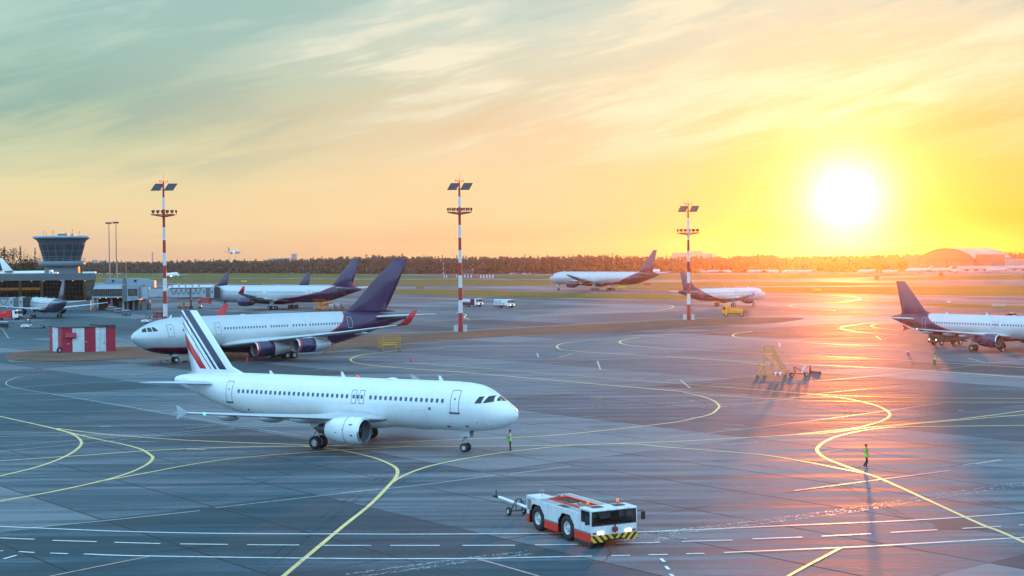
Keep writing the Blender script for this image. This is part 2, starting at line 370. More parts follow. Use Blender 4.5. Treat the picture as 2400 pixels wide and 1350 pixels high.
yl([(917,1132),(940,1118),(973,1103.5),(1017,1090),(1100,1073),(1200,1058),(1350,1043),(1480,1041),(1560,1047.8),(1770,1064.5),(1875,1080),(1962,1097),(2029,1110)],.34)
yl([(1945,1079),(1980,1092),(2029,1110),(2064,1122),(2172.5,1171),(2295,1227),(2347,1247),(2420,1280)],.36)
yl([(1679,906),(1805,916),(1910,925),(1980,934),(2025.5,943),(2060.5,953),(2081.5,965),(2085,974),(2074.5,983),(2050,992),(1997.5,1004),(1861,1019)],.36)
yl([(2420,997),(2230,999),(2120,1001),(2050,1005),(1997,1014),(1955.5,1025),(1927.5,1039),(1915,1053),(1924,1067),(1945,1079)],.36)
yl([(1997,1013),(2120,996),(2260,984),(2420,970)],.3)
yl([(1602,918),(1735,930.5),(1910,939),(2120,942),(2420,943)],.28)
yl([(1875,922),(1980,927),(2120,932),(2420,934)],.28)
yl([(1560,817),(1805,829),(2050,841),(2420,863)],.3)
yl([(1560,835),(1805,850),(2120,866),(2420,886)],.3)
yl([(1460,788),(1600,783),(1758,777),(1726,781.5),(1717.5,786),(1728,791),(1770,796.5),(1875,801.5),(1962,807),(2190,815)],.34)
yl([(2150,750),(2060,755.5),(2006,761),(1977,765.5),(1971,769.5),(1980,773),(2021,779),(2108,785)],.36)
yl([(2160,752),(2099.5,755),(2055,759.5),(2042,763.6),(2053,768),(2108,774.5)],.34)
yl([(1860,690),(1962.5,692.7),(2006,697),(2016,700),(2006,703.5),(1962.5,708.5),(1875,711.7),(1851.7,716),(1857.5,720),(1889.6,724),(1960,728)],.4)
yl([(1500,790),(1400,796),(1330,803),(1308,809),(1306,814),(1316,819),(1360,824),(1500,833),(1700,846),(1805,856)],.3)
yl([(1560,788),(1500,791),(1465,796),(1452,801),(1462,807),(1500,812),(1560,817)],.3)
yl([(1040,816),(960,820),(905,825),(850,831.5),(827,838.5),(822,844),(831,849.5),(870,856),(945,863),(1049,870),(1300,891.5),(1450,905),(1602,918)],.34)
yl([(947,849),(1160,865.5),(1283,875),(1450,889),(1560,897),(1679,906)],.28)
yl(z7((760,955),(825,886),(1175,697)),.26)
yl(z3((900,525),(1350,512),(1600,503),(1680,495),(1722,484),(1737,478),(1722,470),(1660,463)),.4)
yl(z3((0,578),(300,568),(600,548),(1100,525),(1350,512)),.35)
yl([(1100,748),(1088,744),(1092,738),(1070,733)],.4)
struct(Y.obj('yellow_taxi_lines',YL))
fl_later=[]; Wm=MB(); lw=[.012]
def wl(px,w=.2,sm=True): lw[0]+=.0002; strip(Wm,px,w,lw[0],sm)
wl([(-60,1230)]+z5((0,1043),(400,1060),(800,1075),(1400,1087),(2118,1090))+z6((700,636),(1500,630),(2060,621))+z7((0,585),(900,545),(1700,510),(2400,463))+[(2440,1200)],.19)
for a in (z5((0,1115),(215,1123)),z5((327,1130),(600,1138)),z5((710,1142),(995,1150)),z5((1118,1152),(1415,1155)),z5((1532,1157),(1858,1159)),[(755,1278.4),(870,1278.7)],z6((345,716),(692,716)),z6((852,716),(1220,715)),z6((1363,712),(1690,708)),z6((1930,701),(2240,694)),
          z7((110,655),(450,646)),z7((582,638),(915,626)),z7((1045,620),(1375,603)),z7((1508,595),(1820,577)),z7((1985,568),(2245,554)),z7((2370,545),(2460,539)),
          z5((0,1195),(20,1196)),z5((118,1200),(215,1206)),z5((312,1209),(422,1213)),z6((1897,788),(2030,786)),z6((2160,782),(2295,779)),z7((138,738),(260,735)),
          z6((2247,808),(2270,832)),z6((2280,862),(2303,886)),z6((2313,917),(2335,935)),z5((22,1245),(103,1223))): wl(a,.19,False)
wl(z5((520,1215),(900,1227),(2118,1243))+z6((950,808),(1300,801),(1760,792)),.21)
wl(z7((390,730),(1160,697),(1500,680),(2400,628))+[(2440,1257)],.21)
for a in (z8((760,65),(765,95)),z8((1410,22),(1445,48)),z8((100,318),(165,370)),za((2210,35),(2222,80)),[(1400,846),(1407,866)],[(1308,838),(1340,830)],z8((2020,168),(2140,200))): fl_later.append(a)
struct(Wm.obj('white_road_lines',WL))
Fm=MB(); lf=[.006]
def fl(px,w=.16): lf[0]+=.0002; strip(Fm,px,w,lf[0])
for a in (z5((280,97),(130,112),(60,135),(38,150),(50,168),(145,192),(440,240),(800,300),(1420,408)),z5((-100,200),(300,165),(700,145),(1100,125)),z5((-60,90),(300,72),(600,57),(900,42)),
          z5((-60,550),(500,505),(1000,468),(1600,415),(1800,398)),z5((-60,580),(500,530),(900,490),(1500,435),(1900,408)),z5((-60,455),(300,460),(500,470),(740,480)),z5((-60,487),(300,480),(700,476),(1000,480)),
          z5((1600,437),(1915,490)),z5((1335,927),(2118,838))+z6((300,318),(600,285),(1080,222)),z6((1180,212),(1610,160)),z5((1150,432),(1320,420)),z5((1480,466),(1560,463)),z5((200,1050),(640,1008),(1240,945)),
          z8((0,490),(600,470),(1100,400),(1700,345)),z8((0,700),(700,625),(1500,520),(1850,470)),z8((0,385),(900,330),(1600,270),(2400,180)),z8((0,320),(600,285)),z8((240,330),(420,345)),z8((300,350),(440,338)),z8((0,45),(560,42)),
          [(1000,870),(1180,858),(1420,842),(1640,836)],[(760,870),(1000,852),(1200,840)],[(1230,905),(1500,900),(1800,880)],[(1300,960),(1500,948),(1700,938),(1960,930)],[(1250,985),(1400,975)],[(1420,942),(1500,940)],
          [(870,745),(1200,733),(1500,720)],[(940,700),(1200,704),(1500,712),(1700,722)],[(900,727),(1150,722),(1290,716)],[(700,870),(850,858),(1000,850)],
          [(2100,700),(2250,703),(2400,707)],[(1900,700),(1830,697)],[(200,757),(260,763),(380,772)],[(1740,735),(1900,741),(2000,743)],z8((2020,190),(2140,198)),z8((380,750),(620,735)),z8((1990,885),(2240,850)),
          z7((860,315),(1400,245),(1900,180)),z7((2080,135),(2250,110)),z6((0,345),(260,318)),[(300,880),(420,862)],[(20,793),(8,775),(0,768)]): fl(a)
for a in fl_later: fl(a,.24)
for i in range(26):
    x,y=random.choice([(random.uniform(1300,2300),random.uniform(840,1010)),(random.uniform(1000,1700),random.uniform(800,960)),(random.uniform(100,700),random.uniform(930,1060))]); k=(y-604)/10
    fl([(x,y),(x+random.uniform(.3,1.4)*k,y+random.uniform(-.04,.03)*k)],random.uniform(.15,.4))
struct(Fm.obj('faded_lines',WF))
Rm=MB(); strip(Rm,z5((200,1375),(620,1290),(930,1229)),.16,.0145,False); strip(Rm,z6((960,811),(1120,855),(1380,930)),.18,.0145,False); strip(Rm,[(1260,1350),(1290,1365)],.18,.0145,False)
struct(Rm.obj('red_clearance_lines',RL))
# remains of an old painted band: flecks of paint
FL=MB()
def flecks(px,wid,n):
    P=catmull([(p.x,p.y) for p in [at(*q) for q in px]],10)
    for _ in range(n):
        i=random.randrange(len(P)-1); t=random.random(); p=P[i].lerp(P[i+1],t); q=(P[i+1]-P[i]).normalized(); nn=Vector((-q.y,q.x))
        off=random.choice([-wid/2,wid/2])+random.gauss(0,wid*.10) if random.random()<.72 else random.uniform(-wid/2,wid/2)
        p=p+nn*off; s=random.uniform(.012,.038); e=s*random.uniform(.8,3.5); zz=.0065+random.uniform(0,.006)
        FL.add([(p.x-q.x*e-nn.x*s,p.y-q.y*e-nn.y*s,zz),(p.x+q.x*e-nn.x*s,p.y+q.y*e-nn.y*s,zz),(p.x+q.x*e*.8+nn.x*s,p.y+q.y*e*.8+nn.y*s,zz),(p.x-q.x*e*.6+nn.x*s*.8,p.y-q.y*e*.6+nn.y*s*.8,zz)],[(0,1,2,3)])
flecks(z6((60,930),(700,842),(1330,763)),.9,520)
flecks(z7((0,595),(350,560),(680,520),(1300,435),(1800,355),(2440,260)),1.0,1100)
flecks(z6((2080,690),(2200,650),(2400,640)),1.8,260)
struct(FL.obj('paint_flecks',paint_mat('chipped_paint',(.5,.5,.5),.8)))
# a patched square with a drain cover
patch('repair_patch',z7((1770,515),(1990,500),(2180,575),(1820,572)),pm('patched_asphalt',(.05,.05,.055),.7,var=.35,scale=2),.005,'structure',0,False)

# rubber left by turning wheels
TM=MB(); tz=[.0045]
def rub(px,off=0.0,w=.28):
    P=catmull([(p.x,p.y) for p in [at(*q) for q in px]],8); L=[];Rr=[]; tz[0]+=.00008
    for i,p in enumerate(P):
        t=(P[min(len(P)-1,i+1)]-P[max(0,i-1)]); t.normalize(); n=Vector((-t.y,t.x)); ww=w*min(1,.25+i/8,.25+(len(P)-1-i)/8); c=p+n*off
        L.append((c.x+n.x*ww/2,c.y+n.y*ww/2,tz[0])); Rr.append((c.x-n.x*ww/2,c.y-n.y*ww/2,tz[0]))
    n=len(L); TM.add(L+Rr,[(i,n+i,n+i+1,i+1) for i in range(n-1)])
for px in ([(640,1350),(800,1215),(900,1140),(960,1105),(1100,1080)],[(2400,1262),(2200,1180),(2050,1118),(1900,1086),(1650,1058)],[(600,1180),(760,1120),(900,1085),(1010,1070)],[(0,1190),(300,1128),(500,1090),(720,1060)],
           [(1500,905),(1640,932),(1680,958),(1590,990),(1400,1015)],[(1700,900),(1900,920),(2050,950),(2060,985),(1930,1015)],[(200,1330),(500,1290),(800,1262),(1150,1250)]):
    for o in (-3.8,3.8) if random.random()<.5 else (-.9,.9): rub(px,o+random.uniform(-.3,.3),random.uniform(.2,.4)); rub(px,o+random.uniform(.4,.7),random.uniform(.15,.3))
def rubber_mat():
    m=bpy.data.materials.new('tyre_rubber_marks'); m.use_nodes=True; g=NG(m.node_tree); b=g.n['Principled BSDF']; tc=g.new('ShaderNodeTexCoord').outputs['Object']
    b.inputs['Base Color'].default_value=(.02,.021,.023,1); b.inputs['Roughness'].default_value=.7; b.inputs['Specular IOR Level'].default_value=.3
    g.put(b.inputs['Alpha'],g.m('MULTIPLY',g.rng(g.noise(g.mapping(tc,scale=(.35,.35,1)),1.0,6.0,.7),.42,.75),.34)); return m
struct(TM.obj('tyre_marks',rubber_mat()))

# sealed cracks
pr=random.Random(21)
CK=MB()
for i in range(34):
    px,py=pr.uniform(0,2400),pr.uniform(880,1345); p=at(px,py); a=pr.choice((R(-51),R(38),pr.uniform(-1.5,1.5))); L=pr.uniform(3,11); n=14; P=[]
    x,y=p.x,p.y
    for j in range(n): P.append((x,y)); b=a+pr.gauss(0,.35); x+=math.cos(b)*L/n; y+=math.sin(b)*L/n
    w=pr.uniform(.025,.055); nx,ny=-math.sin(a)*w,math.cos(a)*w; z=.0030+i*.00004
    CK.add([(q[0]+nx,q[1]+ny,z) for q in P]+[(q[0]-nx,q[1]-ny,z) for q in P],[(j,n+j,n+j+1,j+1) for j in range(n-1)])
struct(CK.obj('sealed_cracks',pm('crack_sealant',(.012,.014,.016),.5,var=.3)))
# ---------------------------------------------------------------- airliners (local frame: nose at x=0, tail towards -x, +y port, z up)
def pchip(xs,ys):
    xs=np.array(xs,float); ys=np.array(ys,float); h=np.diff(xs); dl=np.diff(ys)/h; d=np.zeros(len(xs))
    for i in range(1,len(xs)-1):
        if dl[i-1]*dl[i]>0:
            w1=2*h[i]+h[i-1]; w2=h[i]+2*h[i-1]; d[i]=(w1+w2)/(w1/dl[i-1]+w2/dl[i])
    d[0]=dl[0]; d[-1]=dl[-1]
    def f(x):
        x=min(max(x,xs[0]),xs[-1]); i=min(int(np.searchsorted(xs,x,side='right'))-1,len(xs)-2); i=max(i,0)
        t=(x-xs[i])/h[i]; return float((1+2*t)*(1-t)**2*ys[i]+t*(1-t)**2*h[i]*d[i]+t*t*(3-2*t)*ys[i+1]+t*t*(t-1)*h[i]*d[i+1])
    return f
class Fus:
    """fuselage surface from stations (x aft of the nose, top z, bottom z, half width)"""
    def __init__(s,st):
        x=[q[0] for q in st]; s.L=x[-1]; s.st=st
        s.zt=pchip(x,[q[1] for q in st]); s.zb=pchip(x,[q[2] for q in st]); s.w=pchip(x,[q[3] for q in st])
    def pt(s,x,th,off=0.0,side=1):
        zt,zb,w=s.zt(x),s.zb(x),s.w(x); zc=(zt+zb)/2; h=(zt-zb)/2
        return Vector((-x,side*(w+off)*math.sin(th),zc+(h+off)*math.cos(th)))
    def th(s,x,z):
        zt,zb=s.zt(x),s.zb(x); zc=(zt+zb)/2; h=max(1e-3,(zt-zb)/2); return math.acos(max(-1,min(1,(z-zc)/h)))
    def mesh(s,mb,n=40):
        xs=[]; st=[q[0] for q in s.st]
        for a,b in zip(st,st[1:]):
            k=max(1,int((b-a)/.9)) if b-a>1 else 2
            k=min(k,10); xs+=[a+(b-a)*i/k for i in range(k)]
        xs.append(st[-1])
        mb.loft([[s.pt(x,2*PI*i/n) for i in range(n)] for x in xs],0,True,True,True,True); return mb
def stations(k,zt,zb,hw,znose,L,tailk=1.0,ztail=None,tend=.2):
    """an airliner shape scaled from a narrow-body one"""
    zc=(zt+zb)/2; H=(zt-zb)/2
    N=[(0,0,0,0),(.12,.16,.16,.20),(.45,.31,.34,.38),(1.0,.50,.50,.54),(1.8,.73,.65,.72),(2.6,1.02,.73,.84),(3.4,1.19,.78,.915),(4.5,1.31,.815,.968),(6.2,1.37,.825,.995),(7.5,1.37,.825,1.0)]
    # offsets above / below the nose point in units so that they reach zt, zb
    a=(zt-znose)/1.37; b=(znose-zb)/.825
    st=[(x*k,znose+u*a,znose-d*b,w*hw) for x,u,d,w in N]
    zte=ztail if ztail else zt-.75*k
    T=[(11.8*tailk,0,0,1.0),(9.3*tailk,.02,.10,.975),(6.4*tailk,.06,.33,.83),(3.5*tailk,.22,.64,.58),(1.2*tailk,.62,.88,.28),(0,1,1,.11)]
    for d,u,v,w in T: st.append((L-d*k,zt+(zte+tend*k-zt)*u,zb+(zte-tend*k-zb)*v,w*hw))
    return Fus(st)
AIR=[(1,0),(.85,.022),(.65,.048),(.45,.062),(.25,.058),(.1,.041),(.025,.021),(0,0),(.025,-.016),(.1,-.030),(.25,-.038),(.45,-.038),(.65,-.026),(.85,-.01)]
def section(le,chord,tc,nrm):
    le=Vector(le); n=Vector(nrm); return [le+Vector((-chord*x,0,0))+n*(chord*y*tc*10) for x,y in AIR]
def wing(mb,secs,side=1,m=0,mf=None):
    """secs: (y, x of leading edge, chord, z, thickness)"""
    mb.loft([section((-x,side*y,z),c,t,(0,0,1)) for y,x,c,z,t in secs],m,True,True,True,True,mf); return mb
def interp(secs,y):
    for a,b in zip(secs,secs[1:]):
        if a[0]<=y<=b[0]:
            t=(y-a[0])/(b[0]-a[0]); return [p+(q-p)*t for p,q in zip(a,b)]
    return list(secs[-1])
def rrect(w,h,r,n=3):
    out=[]
    for cx,cy,a0 in ((w/2-r,h/2-r,0),(-w/2+r,h/2-r,90),(-w/2+r,-h/2+r,180),(w/2-r,-h/2+r,270)):
        for i in range(n+1):
            a=R(a0+90*i/n); out.append((cx+r*math.cos(a),cy+r*math.sin(a)))
    return out
def liv_mat(name,base,dark,curve,red=None,rw=.2,metal=.1,rough=.3,zs=20.0,L=80.0,bw=None):
    """two paint colours split along a curve z(x) drawn on the side, with a coloured band on the split"""
    m,g,b=newmat(name); tc=g.new('ShaderNodeTexCoord').outputs['Object']; x,y,z=g.sep(tc)[:3]
    n=g.noise(tc,.5,5.0,.6); n2=g.noise(g.mapping(tc,scale=(.25,3,3)),1.0,4.0)
    col=g.mix(g.rng(n,.3,.7),tuple(c*.94 for c in base),tuple(min(1,c*1.04) for c in base))
    col=g.mix(g.rng(n2,.56,.75,0,.14),col,(.30,.30,.31))
    seam=g.m('FRACT',g.m('DIVIDE',x,1.85)); sz=g.m('FRACT',g.m('DIVIDE',z,1.27)); sl_=g.m('MAXIMUM',g.m('LESS_THAN',seam,.016),g.m('LESS_THAN',sz,.018))
    col=g.mix(g.m('MULTIPLY',sl_,g.rng(n,.35,.7,.10,.34)),col,(.22,.23,.25))
    strk=g.noise(g.mapping(tc,scale=(2.2,.3,.35)),1.0,5.0,.6); col=g.mix(g.m('MULTIPLY',g.rng(strk,.55,.75),g.rng(z,4.0,1.8,0,.30)),col,(.26,.25,.24))
    if curve:
        fc=g.new('ShaderNodeFloatCurve'); cu=fc.mapping.curves[0]
        pts=[(px/L,pz/zs) for px,pz in curve]
        cu.points[0].location=pts[0]; cu.points[1].location=pts[-1]
        for p in pts[1:-1]: cu.points.new(*p)
        for p in cu.points: p.handle_type='VECTOR'
        fc.mapping.update(); g.put(fc.inputs['Value'],g.m('DIVIDE',g.m('MULTIPLY',x,-1.0),L))
        d=g.m('SUBTRACT',g.m('MULTIPLY',fc.outputs[0],zs),z)   # >0 below the curve
        if red is not None: col=g.mix(g.rng(d,-.02,.02),col,red)
        col=g.mix(g.rng(d,rw-.02,rw+.02) if red is not None else g.rng(d,-.02,.02),col,dark)
    g.put(b.inputs['Base Color'],col); b.inputs['Metallic'].default_value=metal
    g.put(b.inputs['Roughness'],g.rng(n,.3,.7,rough-.05,rough+.07)); b.inputs['Coat Weight'].default_value=.25; b.inputs['Coat Roughness'].default_value=.1
    return m
def fin_stripes(name):
    m,g,b=newmat(name); tc=g.new('ShaderNodeTexCoord').outputs['Object']; x,y,z=g.sep(tc)[:3]
    s=g.m('SUBTRACT',g.m('MULTIPLY',x,-1.0),g.m('MULTIPLY',g.m('SUBTRACT',z,6.2),.825))
    W_=(.74,.76,.78); N_=(.014,.016,.06); R_=(.56,.015,.022)
    q=lambda v:(v-31)/4.0
    stp=[(0,W_),(q(31.07),N_),(q(31.95),W_),(q(32.22),N_),(q(32.52),W_),(q(32.93),N_),(q(33.06),W_),(q(33.57),R_),(q(34.42),W_)]
    col=g.ramp(g.rng(s,31,35),stp,'CONSTANT')
    # the red stripe ends along the rudder, every stripe is cut level above the root
    end=g.m('GREATER_THAN',z,6.2)
    g.put(b.inputs['Base Color'],g.mix(end,W_,col)); b.inputs['Roughness'].default_value=.32; b.inputs['Coat Weight'].default_value=.2
    return m
FIN_BLUE=pm('dark_blue_paint',(.026,.011,.060),.36,var=.06,coat=.25)
TIP_RED=pm('wingtip_red_paint',(.50,.02,.03),.4,var=.1)
WINGG=pm('wing_grey_paint',(.48,.50,.52),.38,.1,var=.08,scale=.6)
WINGD=pm('wing_underside_grey',(.30,.31,.33),.45,.1,var=.1,scale=.6)
NACB=pm('dark_blue_cowl',(.016,.013,.065),.28,var=.08,coat=.3)
NACS=pm('silver_cowl',(.52,.54,.56),.33,.25,var=.06)
DUCT=pm('inlet_duct',(.10,.095,.11),.5,.2)
FAN=pm('fan_blades',(.035,.03,.04),.45,.4)
NOZ=pm('hot_metal_nozzle',(.10,.09,.085),.45,.7,var=.3)
HINGE=pm('hinge_line_violet',(.055,.030,.10),.5); SEAL=pm('door_outline_dark',(.07,.09,.12),.5); SEALW=pm('door_outline_pale',(.45,.46,.5),.5)
def engine(root,x,y,z,Rn,Ln,style,mats,detail=2):
    """nacelle at inlet (x aft, y, z); mats: cowl front, lip, cowl rear"""
    front,lip,rear=mats; c=(-x,y,z)
    if style=='long': prof=[(0,.88),(-.012,.92),(-.03,.95),(-.08,1.0),(-.28,1.03),(-.50,1.0),(-.62,.95),(-.80,.80),(-1.0,.55)]
    else: prof=[(0,.84),(-.012,.885),(-.04,.93),(-.14,.99),(-.35,1.03),(-.6,1.0),(-.80,.90),(-1.0,.76)]
    mb=MB(); split=[p[0] for p in prof]
    def mf(j,i):
        if j<2: return 1
        if style=='long' and j>=5: return 2
        if style=='long' and j==2: return 3
        return 0
    mb.lathe([(a*Ln,r*Rn) for a,r in prof],c,32 if detail>1 else 16,0,'x',mf)
    mb.lathe([(prof[-1][0]*Ln,prof[-1][1]*Rn),(prof[-1][0]*Ln+.05*Ln,prof[-1][1]*Rn*.93),(-.62*Ln,.6*Rn)],c,24,4,'x')
    e=mb.obj('engine',[front,lip,rear,TIP_RED,NOZ],root)
    d=MB(); d.lathe([(0,.84*Rn if style!='long' else .88*Rn),(-.02*Ln,.79*Rn),(-.08*Ln,.77*Rn),(-.28*Ln,.80*Rn),(-.30*Ln,.1)],c,28,0,'x'); d.obj('inlet_duct',[DUCT],e)
    if detail>1:
        fb=MB(); nb=22
        for i in range(nb):
            a=2*PI*i/nb; 
            P=[]
            for r,da,ddx in ((.22,-.09,.05),(.22,.09,-.05),(.79,.07,-.03),(.79,-.10,.10)):
                P.append((c[0]-.25*Ln+ddx*Rn,c[1]+r*Rn*math.sin(a+da),c[2]+r*Rn*math.cos(a+da)))
            fb.add(P,[(0,1,2,3)])
        fb.lathe([(-.12*Ln,.01),(-.16*Ln,.10*Rn),(-.22*Ln,.18*Rn),(-.27*Ln,.24*Rn)],c,16,1,'x'); fb.obj('fan',[FAN,DKMETAL],e)
    n=MB()
    if style=='long': n.lathe([(-.88*Ln,.50*Rn),(-1.0*Ln,.42*Rn),(-1.06*Ln,.20*Rn),(-1.16*Ln,.02)],c,20,0,'x',cap1=True)
    else: n.lathe([(-.7*Ln,.66*Rn),(-1.0*Ln,.56*Rn),(-1.22*Ln,.40*Rn),(-1.30*Ln,.36*Rn),(-1.29*Ln,.25*Rn),(-1.5*Ln,.03)],c,20,0,'x',cap1=True)
    n.obj('exhaust_nozzle',[NOZ],e); return e
def pylon(root,x,y,z,Rn,Ln,wl,cz,chord,mat):
    """strut from the cowl to the wing; wl = x of wing leading edge, cz = wing z there"""
    mb=MB(); t=.16*Rn+.06
    rows=[(x+.22*Ln,z+Rn*.95,z+Rn*1.04),(x+.5*Ln,z+Rn*.8,z+Rn*1.16),(wl+.02*chord,z+Rn*.75,cz+.05),(wl+.30*chord,z+Rn*.55,cz+.02),(wl+.62*chord,cz-.55*Rn*.6,cz-.05)]
    rows=[r for i,r in enumerate(rows) if i==0 or r[0]>rows[i-1][0]-.001]
    rings=[]
    for i,(xx,zb,zt) in enumerate(rows):
        w=t*(.25 if i==0 else (.3 if i==len(rows)-1 else 1)); zt=max(zt,zb+.08)
        rings.append([(-xx,y-w,zb),(-xx,y+w,zb),(-xx,y+w*.8,zt),(-xx,y-w*.8,zt)])
    mb.loft(rings,0,True); return mb.obj('pylon',[mat],root)
WHEELS={}
def wheel_mesh(r,w):
    k=(round(r,2),round(w,2))
    if k not in WHEELS:
        mb=MB(); prof=[(-w*.42,r*.52),(-w*.5,r*.62),(-w*.5,r*.82),(-w*.42,r*.95),(-w*.25,r),(w*.25,r),(w*.42,r*.95),(w*.5,r*.82),(w*.5,r*.62),(w*.42,r*.52)]
        mb.lathe(prof,(0,0,0),24,0,'y')
        for s in (-1,1):
            pr=[(s*w*.42,r*.52),(s*w*.36,r*.50),(s*w*.22,r*.42),(s*w*.20,r*.22),(s*w*.34,r*.18),(s*w*.36,.01)]
            mb.lathe(pr,(0,0,0),20,1,'y')
            for i in range(7):
                a=2*PI*i/7; mb.cyl((r*.33*math.cos(a),s*w*.16,r*.33*math.sin(a)),(r*.33*math.cos(a),s*w*.25,r*.33*math.sin(a)),r*.055,None,6,2)
        WHEELS[k]=mb.mesh('wheel',[TYRE,RIM,DKMETAL])
    return WHEELS[k]
def gear(root,name,x,y,zt,wh,r,w,sr,side=1,mat=None,brace=1.2):
    mat=mat or GREYM; mb=MB(); zx=r
    mb.cyl((-x,y,zt),(-x,y,zt-(zt-zx)*.55),sr*1.35,sr*1.3,12); mb.cyl((-x,y,zt-(zt-zx)*.5),(-x,y,zx),sr*.85,sr*.85,12,1)
    xs=sorted({q[0] for q in wh}); ys=sorted({q[1] for q in wh})
    for dx in xs: mb.cyl((-x-dx,y+ys[0],r),(-x-dx,y+ys[-1],r),sr*.6,None,10)
    if len(xs)>1: mb.box(-x-xs[-1],-x-xs[0],y-sr*.7,y+sr*.7,r-sr*.6,r+sr*.6)
    mb.tube([(-x-sr,y,zt-(zt-zx)*.5),(-x-sr*3.2,y,zt-(zt-zx)*.72),(-x-sr,y,zx+sr*.6)],sr*.35,6)
    mb.tube([(-x,y,zt-(zt-zx)*.45),(-x+brace,y*.9 if abs(y)>1 else y,zt)],sr*.5,8)
    mb.box(-x-.35*brace,-x+.55*brace,y+side*sr*2.4,y+side*(sr*2.4+.05),zt-(zt-zx)*.5,zt+.1,2)
    if abs(y)<.5: mb.box(-x-.35*brace,-x+.55*brace,y-sr*4.1,y-sr*4.1+.05,zt-(zt-zx)*.42,zt+.1,2); mb.cyl((-x+sr*1.2,y-.18,zt-(zt-zx)*.3),(-x+sr*2.2,y-.18,zt-(zt-zx)*.3),.09,None,8,3); mb.cyl((-x+sr*1.2,y+.18,zt-(zt-zx)*.3),(-x+sr*2.2,y+.18,zt-(zt-zx)*.3),.09,None,8,3)
    o=mb.obj(name,[mat,STEEL,WINGG,GREYM],root)
    for dx,dy in wh: link('wheel',wheel_mesh(r,w),o,loc=(-x-dx,y+dy,r))
    return o
WIN={}
def windows(root,fus,side,z,spans,pitch,w,h,mat=None):
    k=(w,h)
    if k not in WIN:
        mb=MB(); P=rrect(w,h,w*.42,3); n=len(P)
        mb.add([(x,.012,zz) for x,zz in P]+[(x*1.05,-.02,zz*1.05) for x,zz in P],[tuple(range(n-1,-1,-1))]+[(i,(i+1)%n,n+(i+1)%n,n+i) for i in range(n)])
        WIN[k]=mb.mesh('cabin_window',[WINDOW])
    for a,b in spans:
        n=max(1,int(round((b-a)/pitch))+1)
        for i in range(n):
            x=a+(b-a)*i/max(1,n-1); zz=z(x) if callable(z) else z
            th=fus.th(x,zz); p=fus.pt(x,th,0,side); hh=(fus.zt(x)-fus.zb(x))/2; ww=fus.w(x)
            ny,nz=math.sin(th)/ww,math.cos(th)/hh; a_=math.atan2(nz,ny)
            o=link('cabin_window',WIN[k],root,loc=p,rot=(a_,0,0 if side>0 else PI))
            if mat: o.material_slots  # same glass everywhere
def door(root,fus,side,x,w,z0,z1,seal,skin=None,name='cabin_door',win=True,lw=.035,sill=False):
    """a door panel that follows the skin, with its outline and window"""
    NZ=8; mb=MB()
    def P(u,v,off): return fus.pt(u,fus.th(u,v),off,side)
    xs=[x-w/2,x-w/4,x,x+w/4,x+w/2]; zs=[z0+(z1-z0)*i/NZ for i in range(NZ+1)]
    if skin is not None:
        vs=[P(a,b,.006) for b in zs for a in xs]; n=len(xs)
        mb.add(vs,[(j*n+i,j*n+i+1,(j+1)*n+i+1,(j+1)*n+i) for j in range(NZ) for i in range(n-1)],0,True); d=mb.obj(name,[skin],root)
    else: d=root
    fr=MB(); r=w*.16
    out=[(x+a,(z0+z1)/2+b) for a,b in rrect(w,z1-z0,r,3)]; inn=[(x+a,(z0+z1)/2+b) for a,b in rrect(w-2*lw,z1-z0-2*lw,max(.01,r-lw),3)]
    # subdivide long edges so that the outline follows the curved skin
    def dens(L):
        o=[]
        for i,p in enumerate(L):
            q=L[(i+1)%len(L)]; k=6 if abs(p[1]-q[1])>.4 else 1
            o+=[(p[0]+(q[0]-p[0])*j/k,p[1]+(q[1]-p[1])*j/k) for j in range(k)]
        return o
    O=[P(*q,.011) for q in dens(out)]; I=[P(*q,.011) for q in dens(inn)]; n=len(O)
    fr.add(O+I,[(i,(i+1)%n,n+(i+1)%n,n+i) for i in range(n)])
    if sill:
        a=[P(x-w*.62,z0+.10,.03),P(x+w*.62,z0+.10,.03),P(x+w*.55,z0-.06,.03),P(x-w*.55,z0-.06,.03)]; fr.add(a,[(0,1,2,3)])
    fr.obj('door_outline',[seal],d)
    if win:
        q=[P(x+a,z0+(z1-z0)*.62+b,.014) for a,b in rrect(w*.18,w*.22,w*.08,3)]
        wm=MB(); wm.add(q,[tuple(range(len(q)))]); wm.obj('door_window',[WINDOW],d)
    return d
def cockpit(root,fus,quads,k,dz):
    """panes as quads of (x, z) in narrow-body units, mapped on the skin"""
    for side in (1,-1):
        for q in quads:
            N=5; mb=MB(); vs=[]
            for j in range(N+1):
                for i in range(N+1):
                    u,v=i/N,j/N
                    a=[(q[0][t]*(1-u)+q[1][t]*u)*(1-v)+(q[3][t]*(1-u)+q[2][t]*u)*v for t in (0,1)]
                    x=a[0]*k; z=a[1]+dz if not callable(dz) else dz(a[1]); vs.append(fus.pt(x,fus.th(x,z),.015,side))
            mb.add(vs,[(j*(N+1)+i,j*(N+1)+i+1,(j+1)*(N+1)+i+1,(j+1)*(N+1)+i) for j in range(N) for i in range(N)],0,True)
            mb.obj('cockpit_window',[GLASS],root)
def belly(root,x0,x1,zc,h,w,mat):
    mb=MB(); rings=[]
    for i in range(15):
        t=i/14; s=max(.02,math.sin(PI*t)**.42); xx=x0+(x1-x0)*t
        rings.append([(-xx,w*s*math.sin(2*PI*j/28),zc+h*s*math.cos(2*PI*j/28)) for j in range(28)])
    mb.loft(rings); return mb.obj('belly_fairing',[mat],root)
